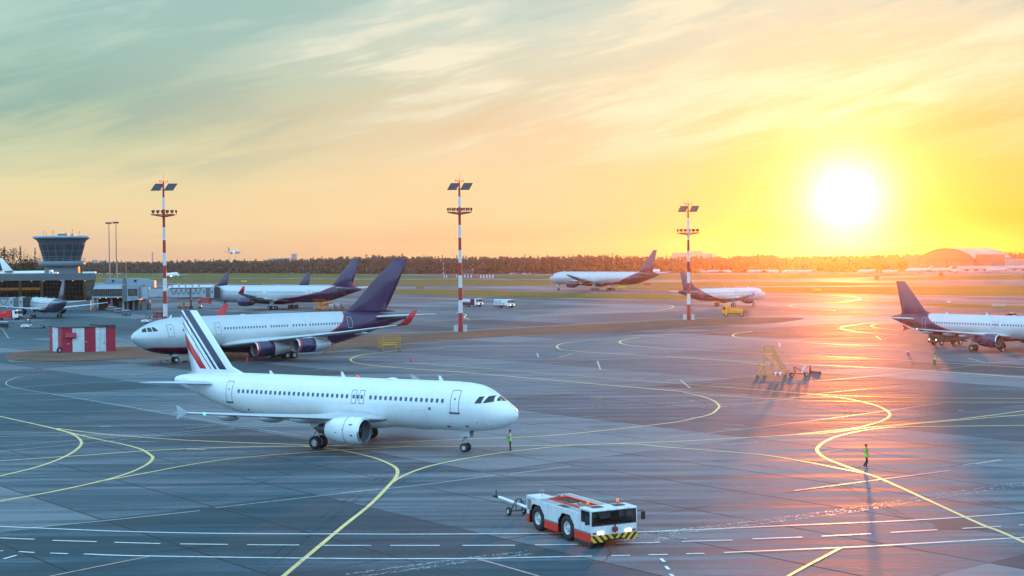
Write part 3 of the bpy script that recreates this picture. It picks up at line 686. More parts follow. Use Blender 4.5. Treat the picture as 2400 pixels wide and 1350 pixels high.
def build_plane(name,label,group,pos,yaw,sp,cat='airliner',z=0.0,pitch=0.0,gear_down=True):
    t=thing(name,label,cat,(pos[0],pos[1],z),yaw,group)
    if pitch: t.rotation_euler=(0,-pitch,yaw)
    skin=sp['skin']; fus=sp['fus']; det=sp.get('det',2)
    mb=MB(); fus.mesh(mb,44 if det>1 else 20); fu=mb.obj('fuselage',[skin],t)
    if sp.get('apu',True) and det>1:
        x=fus.L; zc=(fus.zt(x)+fus.zb(x))/2; q=MB(); q.cyl((-x+.12,0,zc),(-x-.06,0,zc),fus.w(x)*1.15+.04,fus.w(x)*1.05+.03,16); q.obj('tail_exhaust',[NOZ],t)
    # wings
    for s in (1,-1):
        def mfw(j,i): return 1 if 7<=i<=12 else 0
        wb=MB(); wing(wb,sp['wing'],s,0,mfw); w=wb.obj('wing',[sp.get('wingm',WINGG),WINGD],t)
        if 'tipsec' in sp:   # blended winglet
            wl=MB(); wl.loft([section((-x,s*y,zz),c,tc,(0,-s*math.sin(an),math.cos(an))) for y,x,c,zz,tc,an in sp['tipsec']],0); wl.obj('winglet',[sp['tipm']],w)
        if 'fence' in sp:
            x,y,zz,hu,hd,c=sp['fence']; f=MB()
            f.prism([(-x+.05,zz+.02),(-x-c*.25,zz+hu*.35),(-x-c*1.05,zz+hu),(-x-c*1.22,zz+hu),(-x-c*.95,zz),(-x-c*1.2,zz-hd),(-x-c*1.03,zz-hd),(-x-c*.35,zz-hd*.35)],s*(y-.03),s*(y+.04),'xz'); f.obj('wingtip_fence',[sp['tipm']],w)
        if det>1:
            for fy in sp.get('flapf',[]):
                _,xl,c,zz,_t=interp(sp['wing'],fy); L=c*.42+1.3; x0=xl+c*.62; r=[]
                for i in range(9):
                    q=i/8; k=max(.03,math.sin(PI*q)**.6); r.append([(-x0-L*q,s*fy+.17*k*math.sin(2*PI*j/10),zz-.30*(c/4)**.4-.02+.28*k*math.cos(2*PI*j/10)) for j in range(10)])
                fb=MB(); fb.loft(r); fb.obj('flap_fairing',[WINGD],w)
            _,xl,c,zz,_t=interp(sp['wing'],sp['wing'][-1][0]*.93)
            nl=MB(); nl.lathe([(-.09,.01),(-.06,.07),(0,.10),(.06,.07),(.09,.01)],(-xl+.05,s*sp['wing'][-1][0]*.93,zz),10); 
            if sp.get('lights',True): nl.obj('navigation_light',[GREENLAMP if s<0 else REDLAMP],w)
        hb=MB(); wing(hb,sp['stab'],s); hb.obj('tailplane',[sp.get('stabm',WINGG)],t)
    # fin: sections (z, x le, chord, thickness)
    fb=MB(); fb.loft([section((-x,0,zz),c,tc,(0,1,0)) for zz,x,c,tc in sp['fin']]); fn=fb.obj('vertical_fin',[sp['finm']],t)
    if det>1:
        for zz in (.30,):  # rudder hinge line on both sides
            a,b=sp['fin'][2 if len(sp['fin'])>3 else 1],sp['fin'][-1]; rl=MB()
            for s in (1,-1):
                P=[]
                for q in (a,b):
                    zq=q[0]+(.25 if q is a else -.1); x1=q[1]+q[2]*.70; y=q[2]*.0105*q[3]*10*.0+q[2]*q[3]*.42+.012
                    P+= [(-x1,s*y,zq),(-x1-.035,s*y*.985,zq)]
                rl.add(P,[(0,1,3,2)])
            rl.obj('rudder_hinge_line',[sp.get('hingem',HINGE)],fn)
    # engines
    for (x,y,zz,Rn,Ln,style,mats) in sp['eng']:
        for s in (1,-1):
            e=engine(t,x,s*y,zz,Rn,Ln,style,mats,det)
            if not sp.get('rear_eng'):
                _,xl,c,wz,_t=interp(sp['wing'],y); pylon(t,x,s*y,zz,Rn,Ln,xl,wz,c,sp.get('pylm',WINGG))
            else:
                p=MB(); p.box(-x-Ln*.75,-x-Ln*.3,min(s*fus.w(x)*.6,s*(y-Rn*.8)),max(s*fus.w(x)*.6,s*(y-Rn*.8)),zz-.12,zz+.12); p.obj('pylon',[skin],t,.05)
    if 'belly' in sp: belly(t,*sp['belly'],sp.get('bellym',skin))
    if gear_down:
        ng=sp['ngear']; gear(t,'nose_gear',ng[0],0,fus.zb(ng[0])+.25,ng[1],ng[2],ng[3],ng[4],1,sp.get('gearm'))
        for (x,y,zt,wh,r,w,sr) in sp['mgear']:
            for s in ((1,-1) if y>.01 else (1,)): gear(t,'main_gear',x,s*y,zt,wh,r,w,sr,s,sp.get('gearm'),1.6)
    # windows, doors
    for s in sp.get('sides',()):
        if 'win' in sp: windows(t,fus,s,sp['winz'],sp['win'],sp['winp'],sp['winw'],sp['winh'])
        for d in sp.get('doors',()):
            x,w,z0,z1=d[:4]; seal=d[4]; door(t,fus,s,x,w,z0,z1,seal,skin,d[5] if len(d)>5 else 'cabin_door',True,sp.get('lw',.05),d[6] if len(d)>6 else False)
    if 'cock' in sp: cockpit(t,fus,sp['cock'],sp.get('ck',1),sp.get('cz',0))
    for x,h in sp.get('ant',()):
        zt=fus.zt(x); a=MB(); a.prism([(-x,zt-.05),(-x-.42,zt-.05),(-x-.52,zt+h),(-x-.33,zt+h)],-.025,.025,'xz'); a.obj('antenna',[WHITE],t)
    for x in sp.get('beac',()):
        zt=fus.zt(x); a=MB(); a.lathe([(0,.13),(.1,.12),(.17,.06),(.18,.005)],(-x,0,zt-.02),12,0,'z'); a.obj('beacon',[REDLAMP],t)
    for x in sp.get('domes',()):
        zt=fus.zt(x); a=MB(); a.lathe([(0,.5),(.06,.45),(.12,.3),(.15,.02)],(-x,0,zt-.03),14,0,'z'); a.obj('antenna_dome',[skin],t)
    return t
C320=[((3.13,4.33),(2.57,4.35),(2.47,4.91),(2.86,4.86)),((2.44,4.36),(1.66,4.47),(1.83,4.94),(2.18,4.91)),((1.50,4.52),(.80,4.50),(1.22,4.93),(1.70,4.95))]
F320=Fus([(0,3.32,3.32,0),(.10,3.68,2.98,.40),(.4,4.02,2.66,.78),(.9,4.36,2.36,1.10),(1.5,4.74,2.17,1.38),(2.1,5.12,2.02,1.58),(2.8,5.50,1.92,1.75),(3.6,5.76,1.85,1.86),(4.7,5.90,1.80,1.94),(6.2,5.95,1.78,1.975),(8,5.95,1.78,1.975),(25.4,5.95,1.78,1.975),(27.5,5.95,1.95,1.95),(30,5.93,2.42,1.78),(32.5,5.86,3.12,1.45),(34.8,5.74,3.84,1.02),(36.6,5.56,4.42,.56),(37.4,5.36,4.68,.34),(37.57,5.25,4.78,.26)])
W320=[(0.6,11.6,7.6,2.55,.12),(1.95,12.2,6.9,2.62,.12),(6.4,14.65,3.9,3.02,.11),(11.8,17.75,2.75,3.62,.10),(16.9,20.75,1.55,4.22,.10)]
def spec320(skin,finm,tipm,cowl,**kw):
    sp=dict(fus=F320,skin=skin,finm=finm,tipm=tipm,wing=W320,stab=[(.3,30.9,4.6,4.85,.09),(1.0,31.3,4.2,4.9,.09),(6.22,34.9,1.5,5.32,.09)],
      fin=[(5.55,27.6,8.6,.02),(5.95,29.2,6.3,.06),(6.5,30.5,5.15,.085),(11.7,34.78,2.06,.09)],fence=(20.75,16.9,4.22,.55,.48,.95),
      flapf=(4.6,8.3,12.0),eng=[(11.35,5.75,2.05,1.13,3.6,'short',cowl)],belly=(10.4,21.2,2.62,1.12,2.0),
      ngear=(5.07,[(0,-.25),(0,.25)],.38,.22,.10),mgear=[(17.71,3.80,2.7,[(0,-.46),(0,.46)],.585,.41,.15)],
      sides=(-1,),win=[(6.15,13.5),(14.43,15.28),(16.0,28.2)],winz=4.45,winp=.53,winw=.25,winh=.36,
      doors=[(4.95,.84,3.45,5.35,SEAL,'cabin_door',True),(29.42,.80,3.35,5.3,SEAL,'cabin_door',True),(14.43,.53,3.85,5.02,SEAL,'overwing_exit'),(15.28,.53,3.85,5.02,SEAL,'overwing_exit')],
      cock=C320,ant=((7.2,.42),(17.5,.45),(25.6,.30)),beac=(16.2,),domes=(12.5,))
    sp.update(kw); return sp
SK_WHITE=liv_mat('white_aircraft_skin',(.74,.76,.78),(.7,.7,.7),None,metal=0,rough=.3)
WNAC=pm('white_cowl',(.72,.74,.76),.32,var=.05,coat=.2)
LIP=pm('inlet_lip_metal',(.55,.56,.58),.25,.85,var=.05)
COW_W=(WNAC,LIP,WNAC); COW_B=(NACB,LIP,NACB); COW_L=(NACB,LIP,NACS)
SILV=(.50,.53,.56); DKB=(.026,.011,.058); REDL=(.50,.012,.03)
PL_WHITE=build_plane('striped_tail_airliner','white twin-engine airliner with red, white and navy stripes slanting down its tail fin','airliners on the apron',(.349,120.102),-.518,
    spec320(SK_WHITE,fin_stripes('striped_fin_paint'),pm('fence_grey_blue',(.40,.44,.48),.4),COW_W,hingem=SEAL,wingm=WINGG))
for e in [c for c in children(PL_WHITE) if c.name.startswith('engine')]:
    y0=-5.75 if e.data.vertices[0].co.y<0 else 5.75
    m=MB(); Rn=1.13*1.036; xs=-11.35-1.45
    m.lathe([(0,Rn),(0,Rn+.006),(-.03,Rn+.006),(-.03,Rn)],(xs,y0,2.05),32,0,'x'); m.obj('cowl_seam',[SEAL],e)
    for x,a,w,h in ((-12.15,58,.34,.07),(-12.0,104,.22,.10),(-12.9,80,.06,.10),(-13.6,95,.14,.05)):
        q=MB(); an=R(a)*(-1 if y0<0 else 1); c_,s_=math.cos(an),math.sin(an); r_=1.13*(1.0+.03*math.sin(PI*min(1,(-11.35-x)/2.5)))+.012
        P=[(x+dx_,y0+r_*math.sin(an+da),2.05+r_*math.cos(an+da)) for dx_,da in ((-w/2,-h/2),(w/2,-h/2),(w/2,h/2),(-w/2,h/2))]; q.add(P,[(0,1,2,3)]); q.obj('cowl_vent',[BLACK],e)
for x,z,w,h,mt in ((7.4,3.75,.22,.22,SEAL),(4.1,2.35,.3,.14,SEAL),(5.9,2.25,.34,.16,BROWNR),(3.0,2.75,.10,.10,SEAL),(27.3,2.75,.16,.2,BLACK),(33.6,4.2,.06,1.0,SEAL)):
    P=[F320.pt(x+dx_,F320.th(x,z+dz_),.012,-1) for dx_,dz_ in ((-w/2,-h/2),(w/2,-h/2),(w/2,h/2),(-w/2,h/2))]; m=MB(); m.add(P,[(0,1,2,3)]); m.obj('service_panel',[mt],PL_WHITE)
# small hatches on the visible side of the white airliner
for (x,w,z0,z1) in ((8.6,1.75,2.35,3.55),(22.4,1.8,2.5,3.6)): door(PL_WHITE,F320,-1,x,w,z0,z1,pm('panel_seam',(.42,.46,.50),.5),None,win=False,lw=.02)
# narrow-body jets in the dark-tailed livery
SK_N=liv_mat('silver_skin_narrow',SILV,DKB,[(0,1.9),(8,2.1),(21,2.5),(24.85,3.5),(26.9,4.25),(28.2,4.9),(28.8,5.4),(29.7,6.4),(31,7),(80,7)],REDL,.22,.15,.33)
S320=lambda **k:spec320(SK_N,FIN_BLUE,TIP_RED,COW_B,fin=[(5.55,27.6,8.4,.02),(5.95,29.2,6.3,.06),(6.5,30.5,5.15,.085),(11.55,34.85,1.98,.09)],**k)
DOORS_D=[(29.42,.80,3.35,5.3,SEALW,'cabin_door'),(14.43,.53,3.85,5.02,SEAL,'overwing_exit'),(15.28,.53,3.85,5.02,SEAL,'overwing_exit'),(4.95,.84,3.45,5.35,SEAL,'cabin_door')]
build_plane('twin_engine_airliner','silver airliner with a dark tail, its nose cut off by the right edge','airliners on the apron',(90.83,230.84),-.936,S320(doors=DOORS_D))
build_plane('twin_engine_airliner','silver airliner with a dark tail driving away behind the yellow truck, sun glare around it','airliners on the apron',(83.38,478.37),.603,S320(doors=DOORS_D))
build_plane('twin_engine_airliner','dark-tailed airliner seen from behind at the boarding bridge in front of the glass terminal','airliners on the apron',(-146.06,439.21),2.151,S320(sides=(1,),doors=DOORS_D))
# two more behind the wide-body at the gate: only fins show above its roof
for (px,py,lab,rz) in ((538,636,'parked airliner of which only a dark fin rises behind the boarding bridge',2.62),(729,637.3,'parked airliner of which only a dark fin shows above the wide-body roof',2.62)):
    p=at(px,py,11.7); c,s=math.cos(rz),math.sin(rz); x,y=p.x+36.9*c,p.y+36.9*s
    build_plane('twin_engine_airliner',lab,'airliners on the apron',(x,y),rz,S320(sides=(),det=1))
# four-engine jet
F96=Fus([(0,4.3,4.3,0),(.15,4.75,3.9,.5),(.6,5.2,3.4,1.05),(1.3,5.62,2.9,1.58),(2.2,6.12,2.4,2.1),(3.4,6.62,1.95,2.52),(5,7.02,1.6,2.82),(7.2,7.28,1.38,2.98),(10,7.36,1.28,3.04),(13,7.36,1.28,3.04),(33.5,7.34,1.28,3.04),(37,7.32,1.55,2.98),(41,7.25,2.3,2.68),(45,7.08,3.3,2.15),(49,6.75,4.4,1.45),(52,6.3,5.2,.7),(53.4,6.0,5.5,.3)])
W96=[(1.0,13.6,13.0,2.5,.13),(3.0,15.0,11.3,2.62,.13),(10.5,19.5,6.8,3.55,.115),(20,25.3,4.2,4.75,.10),(28.6,30.7,2.1,6.0,.10)]
SK_96=liv_mat('silver_skin_four_engine',SILV,DKB,[(0,2.2),(3,2.75),(8,2.6),(30,2.7),(33.16,2.9),(36.3,4.5),(37.9,5.54),(39.1,7.1),(40,8.2),(80,8.2)],REDL,.30,.2,.33)
build_plane('four_engine_airliner','silver four-engine airliner with a tall dark fin and red winglets, behind the striped-tail one','airliners on the apron',(-60.0,228.2),R(220.6),
  dict(fus=F96,skin=SK_96,finm=FIN_BLUE,tipm=TIP_RED,wing=W96,stab=[(.3,44.8,6.4,6.05,.09),(1.2,45.4,5.9,6.1,.09),(10.2,51.2,1.9,6.65,.09)],
   tipsec=[(28.6,30.7,2.1,6.0,.10,0),(29.05,31.2,1.9,6.35,.09,R(55)),(29.55,33.2,.95,8.3,.08,R(74))],
   fin=[(6.9,37.4,14.0,.02),(7.35,40.6,8.6,.06),(8.6,42.3,7.7,.085),(12.1,46.0,6.0,.09),(16.35,51.2,2.9,.09)],
   flapf=(6.5,12.5,20.5),eng=[(16.45,9.5,2.14,1.22,6.5,'long',COW_L),(20.15,16.0,2.82,1.14,6.3,'long',COW_L)],belly=(13.5,32,2.35,1.42,3.0),
   ngear=(7.5,[(0,-.36),(0,.36)],.52,.34,.17),mgear=[(25.6,5.2,2.6,[(-.68,-.5),(-.68,.5),(.68,-.5),(.68,.5)],.62,.46,.2),(26.6,0,1.7,[(-.68,-.5),(-.68,.5),(.68,-.5),(.68,.5)],.62,.46,.2)],
   sides=(1,),win=[(7.6,8.2),(9.2,10.4),(15.0,22.6),(23.7,26.8),(28.0,30.4),(31.3,37.5)],winz=5.36,winp=.56,winw=.27,winh=.40,lw=.06,
   doors=[(5.45,1.07,4.35,6.3,SEAL,'cabin_door'),(13.8,1.07,4.4,6.3,SEAL,'cabin_door'),(39.6,1.05,4.5,6.4,SEALW,'cabin_door')],
   cock=[((3.5,5.35),(2.75,5.32),(2.72,5.95),(3.05,5.98)),((2.6,5.30),(2.0,5.26),(2.1,5.86),(2.58,5.93)),((1.85,5.24),(1.22,5.2),(1.50,5.64),(1.98,5.86))],ant=((6.5,.5),),beac=(44.8,),domes=(20,)))
# wide-body at the gate
F330=stations(1.43,8.0,2.36,2.82,4.7,63.7,1.02,6.7)
SK_330=liv_mat('silver_skin_wide',SILV,DKB,[(0,2.4),(8,2.55),(20,2.9),(32,3.48),(39,4.15),(44.3,5.0),(49.5,6.07),(54.1,7.94),(56,9),(80,9)],REDL,.28,.2,.33)
W330=[(.8,20.4,12.5,3.0,.13),(2.8,21.6,11.2,3.1,.13),(9.6,26.2,7.2,3.75,.115),(20,32.0,4.6,4.95,.10),(28.6,37.2,2.3,6.0,.10)]
build_plane('wide_body_airliner','silver wide-body with a curved red line along its dark belly, docked at the boarding bridge','airliners on the apron',(-103.87,496.8),2.625,
  dict(fus=F330,skin=SK_330,finm=FIN_BLUE,tipm=TIP_RED,wing=W330,stab=[(.3,54.4,6.8,6.75,.09),(1.2,55,6.3,6.8,.09),(9.7,61,2.3,7.5,.09)],
   tipsec=[(28.6,37.2,2.3,6.0,.10,0),(29.1,37.8,2.1,6.35,.09,R(50)),(29.8,40.0,1.0,8.3,.08,R(72))],
   fin=[(7.7,49,14,.02),(8.1,52.1,8.2,.06),(9.4,53.6,7.2,.085),(16.5,60.5,2.85,.09)],flapf=(6.5,12.5,18.5),
   eng=[(21.6,9.37,2.75,1.5,5.2,'short',COW_B)],belly=(18,38,2.9,1.3,2.8),
   ngear=(6.7,[(0,-.36),(0,.36)],.53,.36,.17),mgear=[(32.1,5.34,3.0,[(-.95,-.7),(-.95,.7),(.95,-.7),(.95,.7)],.68,.5,.22)],
   sides=(1,),win=[(8,16),(19,25.5),(27.5,43),(46.5,56.0)],winz=5.75,winp=.56,winw=.28,winh=.40,lw=.06,
   doors=[(4.9,1.07,4.6,6.5,SEAL),(17.6,1.07,4.6,6.5,SEAL),(44.8,1.07,4.6,6.5,SEAL),(58.0,1.05,5.2,7.0,SEALW)],
   cock=[((3.13,4.33),(2.57,4.35),(2.47,4.91),(2.86,4.86)),((2.44,4.36),(1.66,4.47),(1.83,4.94),(2.18,4.91))],ck=1.43,cz=lambda z:4.75+(z-3.6)*1.0,beac=(30,)))
# long wide-body taxiing
F777=stations(1.57,9.25,3.05,3.1,5.9,73.9,1.0,8.0)
SK_777=liv_mat('silver_skin_long',SILV,DKB,[(0,3.2),(36.5,3.5),(45,3.9),(50.85,4.7),(57.4,7.1),(62,9.0),(64,10.2),(80,10.2)],REDL,.25,.2,.33)
build_plane('long_wide_body_airliner','long silver wide-body with a dark rear, rolling along the grass in front of the forest','airliners on the apron',(19.31,727.8),2.293,
  dict(fus=F777,skin=SK_777,finm=FIN_BLUE,tipm=WINGG,wing=[(.8,23.4,14.2,4.0,.13),(3.1,25,12.6,4.1,.13),(10.5,30.5,8.2,5.1,.115),(22,37.6,4.9,6.8,.10),(30.6,43.2,2.0,8.4,.10)],
   stab=[(.3,62,8,8.2,.09),(1.2,62.6,7.4,8.25,.09),(10.7,69.8,2.6,9.0,.09)],fin=[(9.0,58,13,.02),(9.5,61.2,8.6,.06),(10.6,62.4,8.0,.085),(19.4,70.4,2.4,.09)],flapf=(7,14,20),
   eng=[(23.3,9.9,3.35,1.8,5.6,'short',COW_B)],belly=(20,42,3.5,1.4,3.0),ngear=(5.9,[(0,-.36),(0,.36)],.54,.36,.17),
   mgear=[(37.1,5.5,3.8,[(-1.45,-.7),(-1.45,.7),(0,-.7),(0,.7),(1.45,-.7),(1.45,.7)],.68,.5,.24)],
   sides=(1,),doors=[(6.7,1.07,5.6,7.5,SEALW),(18,1.07,5.6,7.5,SEALW),(31,1.07,5.6,7.5,SEALW),(43,1.07,5.6,7.5,SEALW),(57.5,1.07,6.0,7.8,SEALW)],lw=.09,
   cock=[((3.13,4.33),(2.57,4.35),(2.47,4.91),(2.86,4.86)),((2.44,4.36),(1.66,4.47),(1.83,4.94),(2.18,4.91))],ck=1.57,cz=lambda z:5.9+(z-3.4)*1.05,beac=(34,),ant=((10,.6),)))
# wide-body behind the terminal: white fin and tailplane above the roof
p=at(8,605,18.2); rz=R(62); c,s=math.cos(rz),math.sin(rz)
p=Vector((-316,905,0)); 
build_plane('wide_body_airliner','airliner parked behind the terminal, only its pale fin and tailplane above the roof','airliners on the apron',(p.x+60*c,p.y+60*s),rz,
  dict(fus=stations(1.5,11.0,5.0,3.0,8.0,66,1.0,10.0),skin=SK_WHITE,finm=WNAC,tipm=WINGG,wing=[(.8,21,13,5.2,.13),(3,23,11.5,5.3,.13),(10,28,7,6.2,.11),(28,39,2.2,8.0,.1)],
   stab=[(.3,54,7.5,10.9,.09),(1.2,54.6,7,10.95,.09),(8.2,59.5,2.8,11.3,.09)],fin=[(10.6,51,13,.02),(11,53.5,8.4,.06),(19,62,2.9,.09)],
   eng=[(22,9.5,3.4,1.6,5.4,'short',COW_W)],ngear=(6.5,[(0,-.36),(0,.36)],.54,.36,.17),mgear=[(33,5.4,5,[(-.95,-.7),(-.95,.7),(.95,-.7),(.95,.7)],.68,.5,.24)],det=1))
# airborne and landing jets
SK_G=liv_mat('white_skin_landing',(.74,.76,.78),(.7,.7,.7),None,metal=0,rough=.35)
LL=pm('lit_landing_lamp',(1,.95,.8),.2,emit=(1,.9,.6),es=14)
def land_lights(t):
    for s in (1,-1):
        mb=MB(); mb.lathe([(.0,.02),(.05,.32),(-.1,.34),(-.2,.05)],(-12.2,s*2.3,2.5),12); mb.obj('landing_lamp',[LL],t)
q=at(548,585,16.4+28*2000/3400); d0=Vector((q.x,q.y,0)).normalized()
px=at(548,700); k=2000/px.y
t=build_plane('landing_airliner','white airliner in the air on final approach above the forest, wheels down','landing airliners',(px.x*k+10,2000-14),R(-57),spec320(SK_G,pm('dark_teal_paint',(.03,.06,.09),.4),WINGG,COW_W,sides=(),det=1),z=25.5,pitch=R(3)); land_lights(t)
px=at(402,655); 
t=build_plane('landing_airliner','white airliner with a bright green fin touching down on the runway, behind a light mast','landing airliners',(px.x,px.y*1.02),R(-58),spec320(SK_G,GREEN,WINGG,COW_W,sides=(),det=1),z=.4,pitch=R(2)); land_lights(t)
# parked jets with high tailplanes along the far side
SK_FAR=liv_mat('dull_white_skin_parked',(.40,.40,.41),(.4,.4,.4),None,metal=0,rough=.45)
def ttail(L,k):
    return dict(fus=stations(k,1.9+2.9*k,1.0,1.45*k,1.6+.9*k,L,.75,1.0+2.6*k),skin=SK_FAR,finm=SK_FAR,tipm=WINGG,wing=[(.5,L*.42,L*.17,1.5,.12),(1.4*k,L*.43,L*.16,1.5,.12),(L*.42,L*.60,L*.05,2.2,.10)],
      stab=[(.1,L*.93,L*.09,L*.25,.09),(L*.15,L*1.0,L*.045,L*.26,.09)],fin=[(1.4+2.9*k,L*.78,L*.17,.07),(L*.255,L*.93,L*.10,.08)],eng=[(L*.70,1.45*k+.75,2.0+1.3*k,.62*k,3.6*k,'long',(NACS,LIP,NACS))],rear_eng=True,
      ngear=(L*.12,[(0,-.2),(0,.2)],.32,.2,.09),mgear=[(L*.55,1.9*k,1.7,[(0,-.3),(0,.3)],.45,.3,.12)],det=1,lights=False)
TT=[(1646,641,8,False,30,'small pale jet parked farthest left in the far row at the forest edge'),(1671,641,13,True,150,'pale jet with a raised tail parked at the forest edge behind the far mast'),(1704,641,11,False,25,'short pale jet parked at the forest edge, right of the far mast'),
    (1770,641.5,15,True,150,'pale jet parked at the forest edge above the nose of the rolling dark-tailed airliner'),(1810,641.5,15,True,28,'faint pale jet parked before the dark clump of forest'),(1851,642,15,True,148,'pale jet with a wide high tailplane parked left of the sun glare'),
    (1887,642,15,True,150,'pale jet parked last before the gap under the sun'),(2031,642,16,True,153,'pale jet with a high tailplane parked first to the right of the sun glare'),(2086,642,14,True,150,'short pale jet with a high tailplane parked before the far trees'),
    (2152,640.5,23,True,156,'long pale jet with a high tailplane parked at the left end of the arched hangar'),(2206,639,19,False,155,'long pale jet parked in front of the arched hangar doors'),(2240,640.5,15,False,-70,'white jet parked nose-on beside the low pale shed'),
    (2336,639.5,18,True,157,'white jet with a high tailplane parked in front of the low pale shed')]
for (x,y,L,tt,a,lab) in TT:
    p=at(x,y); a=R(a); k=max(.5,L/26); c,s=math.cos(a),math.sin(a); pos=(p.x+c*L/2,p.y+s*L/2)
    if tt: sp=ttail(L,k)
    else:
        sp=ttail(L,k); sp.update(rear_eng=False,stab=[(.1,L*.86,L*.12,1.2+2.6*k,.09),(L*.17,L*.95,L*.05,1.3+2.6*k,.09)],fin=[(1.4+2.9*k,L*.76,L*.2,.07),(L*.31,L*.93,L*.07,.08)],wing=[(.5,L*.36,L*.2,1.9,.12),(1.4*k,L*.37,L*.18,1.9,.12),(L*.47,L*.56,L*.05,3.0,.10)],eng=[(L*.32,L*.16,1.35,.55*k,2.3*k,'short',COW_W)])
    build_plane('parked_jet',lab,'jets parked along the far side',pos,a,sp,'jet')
# ---------------------------------------------------------------- vehicles and apron equipment
def glass_mat(name,tint,refl=.06):
    m=bpy.data.materials.new(name); m.use_nodes=True; g=NG(m.node_tree); g.n.clear()
    out=g.new('ShaderNodeOutputMaterial'); tr=g.new('ShaderNodeBsdfTransparent'); tr.inputs[0].default_value=(*tint,1)
    gl=g.new('ShaderNodeBsdfGlossy'); gl.inputs['Roughness'].default_value=.03
    n=g.noise(g.new('ShaderNodeTexCoord').outputs['Object'],2.0); fr=g.new('ShaderNodeFresnel'); fr.inputs[0].default_value=1.5
    mx=g.new('ShaderNodeMixShader'); g.put(mx.inputs[0],g.m('MULTIPLY',fr.outputs[0],g.rng(n,.3,.7,.8,1.1))); g.l.new(tr.outputs[0],mx.inputs[1]); g.l.new(gl.outputs[0],mx.inputs[2]); g.l.new(mx.outputs[0],out.inputs[0]); return m
CABG=glass_mat('cab_glass',(.40,.42,.45))
def hazard(name,a=45,per=.42):
    m,g,b=newmat(name); tc=g.new('ShaderNodeTexCoord').outputs['Object']; x,y,z=g.sep(tc)[:3]
    s=g.m('ADD',g.m('ABSOLUTE',y),g.m('MULTIPLY',z,-.9)); fr=g.m('FRACT',g.m('DIVIDE',s,per)); n=g.noise(tc,6.0)
    g.put(b.inputs['Base Color'],g.mix(g.m('GREATER_THAN',fr,.52),g.mix(n,(.85,.44,.012),(.70,.34,.012)),(.012,.012,.012))); b.inputs['Roughness'].default_value=.5; return m
HAZ=hazard('hazard_stripes')
def worn_paint(name,col,rough,dirt):
    m,g,b=newmat(name); tc=g.new('ShaderNodeTexCoord').outputs['Object']; x,y,z=g.sep(tc)[:3]
    n=g.noise(tc,1.1,6.0,.65); s=g.noise(g.mapping(tc,scale=(5,5,.7)),1.0,5.0,.65); f=g.noise(tc,9.0,4.0,.7)
    c=g.mix(g.rng(n,.35,.7,0,.35),col,tuple(q*.72 for q in col))
    c=g.mix(g.rng(s,.52,.72,0,.55),c,dirt); c=g.mix(g.m('MULTIPLY',g.rng(f,.60,.68),g.rng(z,1.3,.3,.25,.9)),c,dirt)
    sm=g.m('LESS_THAN',g.m('FRACT',g.m('DIVIDE',x,1.16)),.014); c=g.mix(g.m('MULTIPLY',sm,.6),c,(.05,.05,.05))
    g.put(b.inputs['Base Color'],c); g.put(b.inputs['Roughness'],g.rng(n,.3,.7,rough-.08,rough+.16)); MATS[name]=m; return m
TUGW=worn_paint('tug_white_paint',(.66,.69,.72),.38,(.20,.17,.14)); TUGR=worn_paint('tug_red_paint',(.78,.024,.008),.42,(.10,.02,.015))
DECKG=pm('deck_grey',(.33,.33,.32),.55,var=.25,scale=3); RUST=pm('worn_engine_cover',(.42,.36,.33),.5,var=.45,scale=2.5); STRIPE=pm('grey_stripe',(.16,.18,.21),.5)
def mirror(par,x,y,z,s=1):
    m=MB(); m.tube([(x-.25,y-s*.28,z+.2),(x,y,z+.22),(x,y,z+.1)],.02,6); m.box(x-.05,x+.05,y-.12,y+.12,z-.28,z+.16); return m.obj('mirror',[BLACK],par,.02)
def beacon(par,x,y,z,hot=False,h=.18):
    m=MB(); m.cyl((x,y,z),(x,y,z+h),.025,None,8,1); m.lathe([(h,.060),(h+.015,.078),(h+.15,.074),(h+.19,.04),(h+.20,.004)],(x,y,z),14,0,'z'); return m.obj('beacon',[BEACONHOT if hot else BEACON,DKMETAL],par)
# --- the aircraft tow tractor in front
TUG=thing('tow_tractor','long white and red aircraft tow tractor with lit headlamps and big black wheels, nearest vehicle','tow tractor',(3.87,85.07,0),R(-62.5))
xf,xr,AW=.95,-2.6,.95
for s in (-1,1):
    y0,y1=(s*1.42,s*1.5) if s>0 else (-1.5,-1.42)
    arch=lambda c:[(c-AW,.9),(c-AW,1.08),(c-.45,1.57),(c+.45,1.57),(c+AW,1.08),(c+AW,.9)]
    m=MB(); m.prism([(-3.85,.9)]+arch(xr)+arch(xf)+[(3.85,.9),(3.85,1.3),(3.30,1.42),(2.62,1.42),(2.62,1.86),(-3.85,1.86)],y0,y1); m.obj('side_panel',[TUGW],TUG,.015)
    for a,b in ((-3.85,xr-AW),(xr+AW,xf-AW),(xf+AW,3.82)):
        m=MB(); m.box(a,b,y0+.004,y1-.004,.36,.82); m.obj('lower_skirt',[TUGR],TUG,.01)
        m=MB(); m.box(a,b,y0-.003,y1+.003,.822,.898); m.obj('side_stripe',[STRIPE],TUG)
    for c in (xf,xr):
        m=MB(); pts=[(c-AW,.36),(c-AW,1.08),(c-.45,1.57),(c+.45,1.57),(c+AW,1.08),(c+AW,.36)]; P=[(x,s*1.46,z) for x,z in pts]; Q=[(x,s*.85,z) for x,z in pts]; n=len(P)
        m.add(P+Q,[(i,i+1,n+i+1,n+i) for i in range(n-1)]+[tuple(range(n,2*n))]); m.obj('wheel_arch',[BLACK],TUG)
        w=link('wheel',wheel_mesh(.76,.50),TUG,loc=(c,s*1.20,.76))
